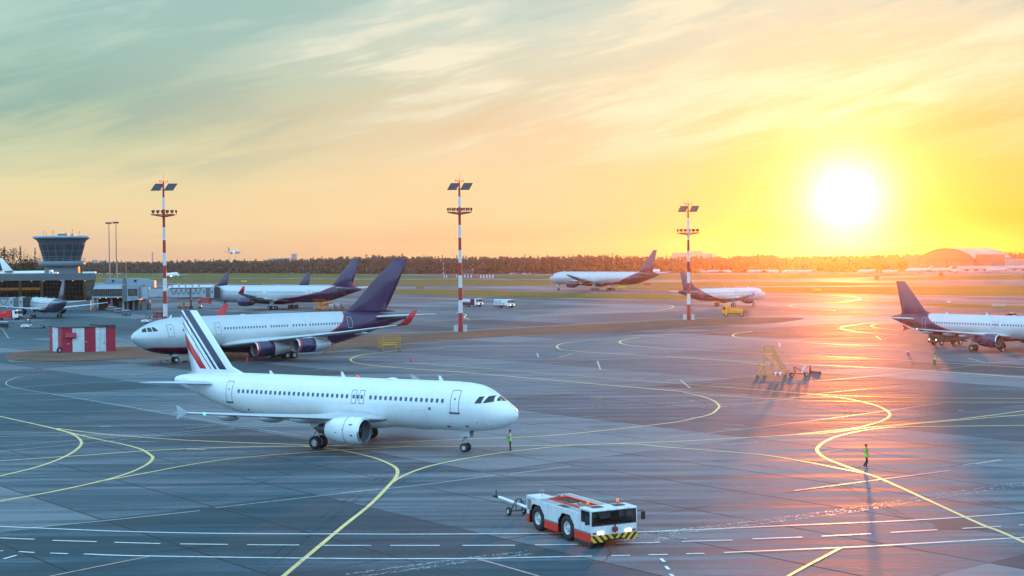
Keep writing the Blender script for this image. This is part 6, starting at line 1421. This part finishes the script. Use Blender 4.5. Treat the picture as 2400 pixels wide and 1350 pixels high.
# --- striped equipment sheds and aerials beside the runway
def shed(label,x0,x1,ytop,ybase,n):
    p=at((x0+x1)/2,ybase); k=F/p.y; w=(x1-x0)/k; h=(ybase-ytop)/k; t=thing('equipment_shed',label,'shed',p,0,'striped equipment sheds')
    m=MB()
    for i in range(n):
        a=-w/2+w*i/n; b=a+w/n; m.add([(a,0,.05),(b,0,.05),(b,0,h),(a,0,h)],[(0,1,2,3)],i%2); m.add([(b,4,.05),(a,4,.05),(a,4,h),(b,4,h)],[(0,1,2,3)],i%2)
    m.add([(-w/2,4,.05),(-w/2,0,.05),(-w/2,0,h),(-w/2,4,h)],[(0,1,2,3)],0); m.add([(w/2,0,.05),(w/2,4,.05),(w/2,4,h),(w/2,0,h)],[(0,1,2,3)],0); m.obj('wall',[pm('shed_red',(.45,.03,.05),.6),pm('shed_white',(.6,.6,.62),.6)],t)
    m=MB(); m.box(-w/2-.2,w/2+.2,-.2,4.2,h,h+.2); m.obj('roof',[GREYM],t); return t,h,w
shed('small red and white striped shed beside the runway, leftmost in its row',1037,1051,644,651,5)
shed('red and white striped shed beside the runway, just left of the middle light mast',1066,1076,643,650.5,4)
sh,h,w=shed('red and white striped shed under a lattice aerial, just right of the middle light mast',1084,1110,643.5,651,7)
shed('long red and white striped shed beside the runway, rightmost in its row',1121,1157,644,652,10)
p=at(1097,651.5); t=thing('lattice_aerial','grey lattice aerial on posts above the striped sheds by the middle light mast','aerial',(p.x,p.y+5.5,0)); m=MB()
for k in range(9):
    x=-4.8+k*1.2; m.tube([(x,0,3.6),(x,0,6.6)],.10,5)
for z in (3.6,5.0,6.6): m.tube([(-4.8,0,z),(4.8,0,z)],.12,5)
for x in (-4,0,4): m.tube([(x,0,0),(x,0,3.6)],.14,5)
m.obj('lattice',[GREYM],t); m=MB(); m.lathe([(0,.3),(.6,.3),(.8,.02)],(4.0,0,6.6),8,0,'z'); m.obj('warning_lamp',[REDLAMP],t)
def pole(name,label,px,y0,y1,d,r0,r1,mat,bands=0,cat='mast',group=None):
    a=dep(px,y0,d); z1=dep(px,y1,d).z; z0=max(0,0) ; mb=MB()
    if bands:
        for k in range(bands): mb.cyl((0,0,z1*k/bands),(0,0,z1*(k+1)/bands),r0+(r1-r0)*k/bands,r0+(r1-r0)*(k+1)/bands,10,k%2,k==bands-1)
    else: mb.cyl((0,0,0),(0,0,z1),r0,r1,10)
    o=mb.obj(name,[mat,MASTW],None,0,(a.x,d,0)); return tag(o,label,cat,group)
pole('lattice_mast','thin red and white radio mast before the forest, left of the middle light mast',1039,648,615,1235,.35,.2,MASTR,6)
pole('thin_mast','thin grey mast rising from the grass, right of the twin floodlight poles',295.5,650,611,1300,.3,.2,GREYM)
FARM=pm('far_concrete',(.40,.38,.40),.8,var=.05,scale=.05)
pole('far_chimney','tall pale chimney on the far horizon left of the leftmost light mast',357.5,612,590,2700,1.6,1.2,FARM,0,'chimney')
pole('far_mast','very thin mast on the far horizon, just left of the tall pale chimney',248.5,612,603,2600,.7,.4,FARM,0,'mast')
pole('far_mast','very thin mast above the forest under the flying airliner, left one of two',538.5,612,600,2600,.6,.4,FARM,0,'mast','far masts under the flying airliner')
pole('far_mast','very thin mast above the forest under the flying airliner, right one of two',551,612,600,2600,.6,.4,FARM,0,'mast','far masts under the flying airliner')
pole('far_mast','small dark mast on the forest edge right below the sun',2031,600,590,2300,1.0,.7,DKMETAL,0,'mast')
def block(label,parts,d,mat,rows=4):
    x0=sum((a+b)/2 for a,b,*_ in parts)/len(parts); c=dep(x0,600,d); t=thing('apartment_block',label,'building',(c.x,d,0))
    for a,b,y in parts:
        xa,xb=dep(a,600,d).x-c.x,dep(b,600,d).x-c.x; z=dep((a+b)/2,y,d).z; m=MB(); m.box(xa,xb,0,14,0,z); w=m.obj('wall',[mat],t)
        m=MB(); m.box(xa-.3,xb+.3,-.3,14.3,z,z+.5); m.obj('roof',[FARM],t)
        for r in range(rows):
            q=MB(); q.box(xa+1,xb-1,-.12,.05,z-3-r*3.2,z-1.8-r*3.2); q.obj('window_strip',[GREYM],w)
PINKB=pm('pinkish_block',(.36,.30,.29),.8,var=.06,scale=.05)
block('wide stepped apartment block on the horizon behind the mast nearest the sun',[(1577,1617,592.5),(1617.5,1648,588),(1648.5,1679,593.5)],2350,PINKB)
block('pale square tower block on the far horizon above the forest, left of the wide-body fin',[(683,694,595.5)],2600,FARM,6)
block('pale low blocks on the far horizon left of the pale square tower block',[(630,655,606.5),(657,680,605.5)],2650,FARM,1)
block('faint blocks on the far horizon between the control tower and the twin poles',[(215,224,609.5),(232,246,611)],2650,FARM,1)
p=at(1539,643); t=thing('antenna_shelter','white raised shelter on posts behind the fin of the long wide-body','shelter',(p.x,p.y,0)); k=F/p.y
m=MB(); m.box(-3.2,3.2,0,3,2.4,4.6); m.obj('cabin',[WHITE],t); m=MB(); m.box(-3.6,2.0,-.3,3.3,4.6,4.9); m.obj('roof',[WHITE],t); m=MB()
for x in (-3,0,3): m.cyl((x,.2,0),(x,.2,2.4),.12,None,6); m.cyl((x,2.8,0),(x,2.8,2.4),.12,None,6)
m.obj('post',[GREYM],t)
for lab,px,py in (('small red hut on the grass left of the right-hand airliner fin, under the sun',2056,654.5),('small red hut on the grass right above the fin of the right-hand airliner',2207,647.5)):
    p=at(px,py); t=thing('marker_hut',lab,'hut',p,0,'small red huts on the grass'); m=MB(); m.box(-1.4,1.4,0,2,0,2.0); m.obj('wall',[BROWNR],t); m=MB(); m.prism([(-1.7,2.0),(1.7,2.0),(0,2.6)],-.2,2.2); m.obj('roof',[DKMETAL],t)
# cars parked along the forest edge, a few pixels each
CARW=[pm('car_white',(.6,.6,.6),.4),pm('car_silver',(.35,.36,.38),.35,.3),pm('car_dark',(.06,.06,.07),.35)]
def tiny_car(px,py,lab,grp,i):
    p=at(px,py); mb=MB(); mb.prism([(-2.1,.3),(2.1,.3),(2.1,.8),(1.3,.95),(.7,1.45),(-1.2,1.45),(-1.8,.95),(-2.1,.9)],-.85,.85); mb.prism([(-1.5,.98),(1.0,.98),(.6,1.36),(-1.1,1.36)],-.865,.865,'xz',1)
    for x in (-1.3,1.3): mb.cyl((x,-.87,.32),(x,.87,.32),.32,None,10,2)
    o=mb.obj('parked_car',[CARW[i%3],GLASS,TYRE],None,0,p); tag(o,lab,'car',grp)
for i,x in enumerate((1198,1206,1221,1229,1242,1250)): tiny_car(x,642.8,'tiny parked car under the forest between the striped sheds and the long wide-body','cars at the foot of the forest',i)
for i,x in enumerate((233,239,245,251,262,268,280,286,293)): tiny_car(x,642.5,'tiny parked car in the row at the forest edge by the twin floodlight poles','cars in the row behind the pier building',i)
# ---------------------------------------------------------------- forest and single trees
def leaf_mat(name,lo,hi,sc=.12):
    m,g,b=newmat(name); tc=g.new('ShaderNodeTexCoord').outputs['Object']; n=g.noise(tc,sc,4.0,.6)
    g.put(b.inputs['Base Color'],g.mix(g.rng(n,.3,.7),lo,hi)); b.inputs['Roughness'].default_value=.8; b.inputs['Specular IOR Level'].default_value=.15
    return m
FORM=leaf_mat('forest_leaves',(.056,.084,.078),(.082,.108,.092),.03); CONM=leaf_mat('conifer_needles',(.018,.026,.018),(.040,.048,.030),.3); BROM=leaf_mat('bush_leaves',(.05,.05,.022),(.10,.09,.04),.2)
BARK=pm('bark',(.07,.055,.045),.85,var=.3)
def leaf_quads(cen,size,rng):
    """numpy: random little quads at the centres"""
    n=len(cen); u=rng.normal(size=(n,3)); u/=np.linalg.norm(u,axis=1)[:,None]; w=rng.normal(size=(n,3)); w-=u*(u*w).sum(1)[:,None]; w/=np.linalg.norm(w,axis=1)[:,None]
    s=size[:,None]*rng.uniform(.6,1.3,(n,1)); t=size[:,None]*rng.uniform(.6,1.3,(n,1))
    return np.stack([cen-u*s-w*t,cen+u*s-w*t*.8,cen+u*s*.8+w*t,cen-u*s*.9+w*t*.9],1).reshape(-1,3)
def quad_mesh(name,V,mat):
    n=len(V)//4; me=bpy.data.meshes.new(name); me.vertices.add(len(V)); me.vertices.foreach_set('co',V.astype(np.float32).ravel())
    me.loops.add(4*n); me.loops.foreach_set('vertex_index',np.arange(4*n,dtype=np.int32)); me.polygons.add(n); me.polygons.foreach_set('loop_start',np.arange(0,4*n,4,dtype=np.int32)); me.materials.append(mat); me.update(calc_edges=True); return me
rng=np.random.default_rng(5)
def crown_pts(h,r,n,kind):
    if kind=='spruce':
        t=rng.uniform(0,1,n)**.8; rad=r*(1-t)*(.55+.45*np.abs(np.sin(t*22)))*np.sqrt(rng.uniform(.15,1,n))+.1; a=rng.uniform(0,2*PI,n); return np.stack([rad*np.cos(a),rad*np.sin(a),h*(.10+.90*t)],1)
    k=7; C_=np.stack([rng.normal(0,.42*r,k),rng.normal(0,.42*r,k),rng.uniform(.45*h,.9*h,k)],1); idx=rng.integers(0,k,n); d=rng.normal(size=(n,3)); d/=np.linalg.norm(d,axis=1)[:,None]
    return C_[idx]+d*(np.array([.5*r,.5*r,.13*h])*rng.uniform(.5,1.05,(n,1)))
TOP=[(-1000,17),(-300,17),(0,17),(200,16.6),(300,16.8),(420,17.4),(520,18.5),(560,17.6),(650,18.0),(700,18.6),(760,19.6),(860,21.5),(940,21.5),(985,19.2),(1100,18.6),(1200,18.6),(1300,18.4),(1400,19.6),(1450,18.8),(1500,17.2),(1600,16.6),(1700,16.4),(1790,16.6),(1850,15.5),(2000,16),(2140,17),(2330,18),(2700,18),(3400,18)]
BASE=[(-1000,647),(-300,641),(200,640),(700,640.5),(760,642),(1000,641.8),(1300,641.5),(1700,639.5),(1790,639),(1850,636.5),(2100,634),(2330,630),(2700,626),(3400,619.5)]
V=[]
x=-800.0
while x<3250:
    py=np.interp(x,*zip(*BASE)); top=np.interp(x,*zip(*TOP)); p=at(x,py); k=F/p.y
    for row in range(4):
        q=Vector((p.x*(1+ (row*13+rng.uniform(-5,5))/p.y),p.y+row*13+rng.uniform(-6,6),0)); h=top*rng.uniform(.80,.99)*(1+.010*row); r=rng.uniform(2.6,4.6)
        if rng.random()<.10: c=crown_pts(h*1.05,2.4,130,'spruce'); sz=rng.uniform(.25,.6,len(c))
        else: c=crown_pts(h,r,150,'b'); sz=rng.uniform(.28,.75,len(c))
        # under-storey
        lo=np.stack([rng.normal(0,2.6,26),rng.normal(0,2.6,26),rng.uniform(.3,h*.5,26)],1); c=np.concatenate([c,lo]); sz=np.concatenate([sz,rng.uniform(.7,1.4,26)])
        V.append(leaf_quads(c+np.array([q.x,q.y,0]),sz,rng))
    x+=rng.uniform(3.2,5.6)*k*.82
o=link('forest',quad_mesh('forest',np.concatenate(V),FORM)); o['kind']='stuff'
# a nearer clump of wood under the sun
V=[]
for (x0,x1,yb,h0,h1) in ((1700,1835,638.2,15,17.5),(1880,2110,637.5,14.0,15.5)):
    x=x0
    while x<x1:
        u=(x-x0)/(x1-x0); h=(h0+(h1-h0)*u)*min(1,4*u+.45,4*(1-u)+.35); p=at(x,yb)
        for row in range(4):
            q=Vector((p.x+rng.uniform(-2,2),p.y+row*9+rng.uniform(-4,4),0)); hh=h*rng.uniform(.85,1.08); c=crown_pts(hh,rng.uniform(3,4.5),90,'b'); lo=np.stack([rng.normal(0,2.6,24),rng.normal(0,2.6,24),rng.uniform(.3,hh*.5,24)],1)
            V.append(leaf_quads(np.concatenate([c,lo])+np.array([q.x,q.y,0]),rng.uniform(.4,.95,len(c)+24),rng))
        x+=rng.uniform(5,9)
o=link('copse',quad_mesh('copse',np.concatenate(V),FORM)); o['kind']='stuff'
def tree(name,label,px,ytop,d,kind,r,group,dense=420,mat=None,trunk=True):
    b=dep(px,640,d); h=dep(px,ytop,d).z; t=thing(name,label,'tree',(b.x,d,0),random.uniform(0,6),group)
    m=MB(); m.cyl((0,0,0),(.1,.05,h*.55),.32,.16,8); m.cyl((.1,.05,h*.55),(0,0,h*.97),.16,.03,6)
    for k in range(9 if kind!='bare' else 26):
        z=h*random.uniform(.35,.92); a=random.uniform(0,6.28); L=r*random.uniform(.5,1.0)*(1.25-z/h if kind=='spruce' else 1); rise=L*random.uniform(.2,.8) if kind!='spruce' else -L*.15
        e=Vector((L*math.cos(a),L*math.sin(a),z+rise)); m.cyl((0,0,z),e,.07,.02,5)
        if kind=='bare':
            for _ in range(3):
                a2=a+random.uniform(-.8,.8); m.cyl(Vector((0,0,z)).lerp(e,random.uniform(.4,.9)),e+Vector((math.cos(a2),math.sin(a2),random.uniform(.2,1.2)))*L*.4,.03,.01,4)
    m.obj('trunk',[BARK],t)
    if kind!='bare':
        c=crown_pts(h,r,dense,kind if kind=='spruce' else 'b'); link('crown',quad_mesh('crown',leaf_quads(c,rng.uniform(.12,.42,len(c)),rng),mat or CONM),t)
    else:
        c=crown_pts(h,r,90,'b'); link('crown',quad_mesh('crown',leaf_quads(c,rng.uniform(.08,.2,len(c)),rng),BROM),t)
for px,yt,kind,r,lab in ((-4,579,'b',3.6,'dark pine cut off by the left edge of the view, behind the terminal'),(11,578,'spruce',2.6,'dark narrow spruce standing between the first two broad pines on the left'),(19,583,'b',3.2,'dark pine with a loose crown, right above the pale fin behind the terminal'),
        (31,580,'b',4.6,'broadest dark pine behind the terminal, with a thick round crown'),(48.5,577,'spruce',2.4,'dark column-like spruce standing free, left of the bare tree'),(56.5,582,'bare',2.6,'thin almost bare tree between the column-like spruce and the bushes'),
        (65,590,'b',3.4,'lower bushy tree with thin leaves, left of the slim spruce near the tower'),(75,594,'b',3.0,'lowest bushy tree behind the terminal, under the slim spruce'),(83,581,'spruce',1.7,'slim sparse spruce just left of the control tower'),(92,592,'bare',2.4,'leafless tree closest to the control tower')):
    tree('pine_tree' if kind=='b' else ('spruce_tree' if kind=='spruce' else 'bare_tree'),lab,px,yt,985,kind,r*1.4,'trees beside the control tower',520 if kind=='b' else (380 if r>2 else 170))
V=[]
for px,yt,yb,lab in ((2111,605,'','rounded tree between the copse and the left wing of the hangar'),(2120,613,'','low bushy tree at the left corner of the hangar'),(2359,603,'','dark tree at the right end of the hangar roof'),(2368,600,'','tallest dark tree right of the hangar'),(2378,606,'','rounded dark tree in the middle of the clump right of the hangar'),(2389,603,'','dark tree near the right edge, before the red building'),(2399,601,'','dark tree cut off by the right edge of the view')):
    tree('round_tree',lab,px,yt,1255 if px<2200 else 1335,'b',3.6,'trees beside the hangar',300,BROM)
# a scrub line behind the barracks and left of the tower keeps the far ground from showing
for x0,x1,d in ((-60,100,1050),):
    V=[]; x=x0
    while x<x1:
        b=dep(x,640,d); c=crown_pts(rng.uniform(12.5,15),3.2,90,'b'); c[:,2]*=rng.uniform(.85,1.05); lo=np.stack([rng.normal(0,2,30),rng.normal(0,2,30),rng.uniform(4,12,30)],1)
        V.append(leaf_quads(np.concatenate([c,lo])+np.array([b.x,d+rng.uniform(-6,6),0]),rng.uniform(.3,.8,len(c)+30),rng)); x+=6
    o=link('undergrowth',quad_mesh('undergrowth',np.concatenate(V),CONM)); o['kind']='stuff'
# ---------------------------------------------------------------- people
SKINM=pm('skin',(.26,.13,.09),.55,var=.06); HAIRM=pm('dark_hair',(.018,.012,.010),.6); TROU=pm('dark_trousers',(.016,.014,.018),.8,var=.2); SHOE=pm('black_shoes',(.012,.011,.011),.5)
WSH=pm('white_shirt',(.62,.63,.66),.75); RSH=pm('red_shirt',(.45,.02,.025),.75); GLV=pm('pale_gloves',(.55,.57,.62),.7); EYE=pm('eye',(.03,.02,.02),.2)
def vest_mat():
    m,g,b=newmat('hi_vis_vest'); tc=g.new('ShaderNodeTexCoord').outputs['Object']; x,y,z=g.sep(tc)[:3]
    band=lambda c:g.rng(g.m('ABSOLUTE',g.m('SUBTRACT',z,c)),.022,.028,1,0)
    n=g.noise(tc,14.0); col=g.mix(n,(.24,.62,.03),(.32,.74,.05)); col=g.mix(g.m('MAXIMUM',band(1.02),band(1.20)),col,(.5,.55,.5))
    g.put(b.inputs['Base Color'],col); b.inputs['Roughness'].default_value=.7; return m
VESTM=vest_mat()
def skinned(name,V,Ed,mat,parent,subd=2,squash=None):
    me=bpy.data.meshes.new(name+'_rig'); me.from_pydata([v[:3] for v in V],Ed,[]); o=bpy.data.objects.new(name,me); C.objects.link(o)
    md=o.modifiers.new('skin','SKIN'); md.use_smooth_shade=True; s=o.modifiers.new('sub','SUBSURF'); s.levels=subd; s.render_levels=subd
    for i,v in enumerate(V):
        sv=me.skin_vertices[0].data[i]; sv.radius=(v[3],v[4] if len(v)>4 else v[3]); sv.use_root=(i==0)
    dg=bpy.context.evaluated_depsgraph_get(); nm=bpy.data.meshes.new_from_object(o.evaluated_get(dg)); o.modifiers.clear(); old=o.data; o.data=nm; nm.name=name; bpy.data.meshes.remove(old)
    nm.materials.clear(); nm.materials.append(mat)
    if squash:
        for v in nm.vertices:
            if squash[0]<v.co.z<squash[1] and abs(v.co.y)<.25: v.co.x*=squash[2]
    for p in nm.polygons: p.use_smooth=True
    o.parent=parent; return o
def lerp(a,b,t): return tuple(a[i]+(b[i]-a[i])*t for i in range(3))
def person(label,pos,rz,J,shirt,gloves=None,seat=False,head=0.0):
    """J: joints of the pose; x forward, y to the left, z up"""
    t=thing('person',label,'person',pos,rz,'people on the apron'); V=[];Ed=[]
    def add(p,r,par=None,r2=None):
        V.append((*p,r,r2 or r)); 
        if par is not None: Ed.append((par,len(V)-1))
        return len(V)-1
    dz=J.get('dz',0); T=lambda x,y,z:(x+J.get('lean',0)*(z-.95),y,z+dz)
    pel=add(T(0,0,.97),.105); wa=add(T(0,0,1.10),.125,pel); ch=add(T(.01,0,1.30),.155,wa); uc=add(T(.0,0,1.43),.115,ch); ne=add(T(.012,0,1.53),.055,uc); hb=add(T(.03,0,1.60),.070,ne); hm=add(T(.03,0,1.68),.092,hb); ht=add(T(.015,0,1.755),.062,hm)
    add(T(.125,0,1.655),.014,hm)                    # nose
    for s in (1,-1): add(T(.015,s*.098,1.665),.016,hm)   # ears
    hands=[]
    for s,k in ((1,'L'),(-1,'R')):
        sh=add(T(0,s*.185,1.43),.062,uc); e=J['elbow'+k]; w=J['wrist'+k]; e=T(*e); w=T(*w)
        el=add(e,.043,sh); mid=add(lerp(e,w,.35),.042,el); wr=add(w,.029,mid); d=Vector(w)-Vector(e); d.normalize(); sd=Vector((0,1,0)) if abs(d.y)<.8 else Vector((1,0,0)); up=d.cross(sd).normalized(); sd=up.cross(d).normalized()
        pc=Vector(w)+d*.065; pa=add(tuple(pc),.033,wr,.024); kn=Vector(w)+d*.10; hands.append((wr,pa,w,tuple(pc)))
        for i,(o_,L) in enumerate(((-.030,.062),(-.010,.078),(.011,.072),(.030,.056))):
            b=kn+up*o_; k1=add(tuple(b),.0105,pa); c=b+d*L*.5+sd*(-s)*.008; k2=add(tuple(c),.0095,k1); add(tuple(c+d*L*.42+sd*(-s)*.018),.008,k2)
        tb=Vector(w)+d*.045-up*.030; k1=add(tuple(tb),.012,pa); add(tuple(tb+d*.035-up*.022),.010,k1)
    legs=[]
    for s,k in ((1,'L'),(-1,'R')):
        hp=(0,s*.095,.90+dz); kn=J['knee'+k]; an=J['ankle'+k]; toe=J['toe'+k]
        h=add((hp[0],hp[1]*.8,hp[2]-.05),.072,pel); a=add(lerp(hp,kn,.5),.076,h); b=add(kn,.058,a); c=add(lerp(kn,an,.35),.056,b); d_=add(an,.038,c); add(toe,.034,d_); legs.append((hp,kn,an,toe))
    skinned('body',V,Ed,SKINM,t,1,(.9+dz,1.5+dz,.80))
    # clothing as shells over the body
    tv=[(*T(0,0,.74),.20),(*T(0,0,.90),.175),(*T(0,0,1.0),.155),(*T(0,0,1.12),.147),(*T(.01,0,1.30),.175),(*T(0,0,1.425),.128)]; te=[(0,1),(1,2),(2,3),(3,4),(4,5)]
    for s in (1,-1): tv.append((*T(0,s*.175,1.435),.070)); te.append((5,len(tv)-1))
    o=skinned('safety_vest',tv,te,VESTM,t,2,(.7+dz,1.52+dz,.88))
    for s,k in ((1,'L'),(-1,'R')):
        e=T(*J['elbow'+k]); a=T(0,s*.185,1.43); skinned('sleeve',[(a[0],a[1]*.9,a[2]+.03,.066),(*a,.072),(*lerp(a,e,.5),.062),(*lerp(a,e,.92),.056)],[(0,1),(1,2),(2,3)],shirt,t,2)
    tv=[(*T(0,0,.96),.085)]; te=[]
    for hp,kn,an,toe in legs:
        i=len(tv); an2=lerp(kn,an,1.04); tv+=[(hp[0],hp[1]*.85,hp[2]-.04,.086),(*lerp(hp,kn,.5),.088),(*kn,.072),(*lerp(kn,an,.5),.068),(*an2,.058)]; te+=[(0,i),(i,i+1),(i+1,i+2),(i+2,i+3),(i+3,i+4)]
    skinned('trousers',tv,te,TROU,t,2,(.8+dz,1.05+dz,.9))
    for hp,kn,an,toe in legs:
        heel=(an[0]-.055*(toe[0]-an[0])/.15,an[1],min(an[2],toe[2]+.03) if abs(an[2]-toe[2])<.1 else an[2]-.03); skinned('shoe',[(*an,.050),(*heel,.046),(*lerp(an,toe,.6)[:2],lerp(an,toe,.6)[2]-.005,.047),(*toe,.040)],[(0,1),(1,2),(2,3)],SHOE,t,2)
    m=MB(); c=T(-.004,0,1.705); rings=[[(c[0]+.108*math.cos(f)*math.cos(2*PI*i/16),c[1]+.096*math.cos(f)*math.sin(2*PI*i/16),c[2]+(.088 if f>0 else .075)*math.sin(f)) for i in range(16)] for f in [R(-60+10*k) for k in range(16)]]
    m.loft(rings); m.obj('hair',[HAIRM],t)
    m=MB()
    for s in (1,-1): c=T(.117,s*.034,1.685); m.lathe([(-.012,.002),(0,.014),(.010,.002)],c,8)
    m.obj('eyes',[EYE],t)
    m=MB(); c=T(.112,0,1.615); m.box(c[0]-.01,c[0]+.006,c[1]-.024,c[1]+.024,c[2]-.006,c[2]+.006); m.obj('mouth',[pm('lips',(.20,.06,.055),.5)],t)
    if gloves:
        for wr,pa,w,pc in hands: skinned('glove',[(*lerp(w,pc,-.3),.036),(*w,.037),(*pc,.040,.032),(*lerp(w,pc,1.75),.030,.024)],[(0,1),(1,2),(2,3)],gloves,t,1)
    return t
STAND=dict(elbowL=(-.03,.25,1.16),wristL=(.06,.26,.93),elbowR=(-.02,-.25,1.16),wristR=(.10,-.24,.94),kneeL=(.02,.10,.50),ankleL=(-.02,.10,.085),toeL=(.13,.12,.036),kneeR=(.0,-.10,.50),ankleR=(-.05,-.10,.085),toeR=(.10,-.12,.036))
person('worker in a white shirt and green vest, standing under the nose of the striped-tail airliner',at(1196,1056),R(186),dict(STAND,elbowL=(.06,.26,1.15),wristL=(.28,.18,1.12)),WSH)
WALK=dict(elbowL=(-.06,.25,1.17),wristL=(.10,.24,.97),elbowR=(-.02,-.25,1.16),wristR=(.16,-.22,.96),kneeL=(.14,.09,.50),ankleL=(.02,.09,.085),toeL=(.17,.10,.036),kneeR=(.02,-.09,.50),ankleR=(-.20,-.09,.17),toeR=(-.10,-.10,.045))
person('worker with red sleeves, a green vest and pale gloves, walking alone on the sunlit apron',at(2030,1095),R(6),WALK,RSH,GLV)
person('worker seen from behind in a green vest, with raised forearms, near the right-hand airliner',at(2190.5,856),R(93),dict(STAND,elbowL=(.04,.27,1.20),wristL=(.22,.12,1.30),elbowR=(.02,-.27,1.19),wristR=(.24,-.12,1.30)),BLACK)
SIT=dict(dz=-.42,elbowL=(.14,.26,1.18),wristL=(.36,.16,1.22),elbowR=(.14,-.26,1.18),wristR=(.36,-.16,1.22),kneeL=(.42,.12,.56),ankleL=(.44,.12,.12),toeL=(.56,.12,.06),kneeR=(.42,-.12,.56),ankleR=(.44,-.12,.12),toeR=(.56,-.12,.06))
M_=TUG.matrix_basis if False else Matrix.Translation(TUG.location)@Matrix.Rotation(R(-62.5),4,'Z')
person('driver in a green vest sitting behind the windscreen of the tow tractor',M_@Vector((2.90,-.75,.80)),R(-62.5),SIT,RSH)
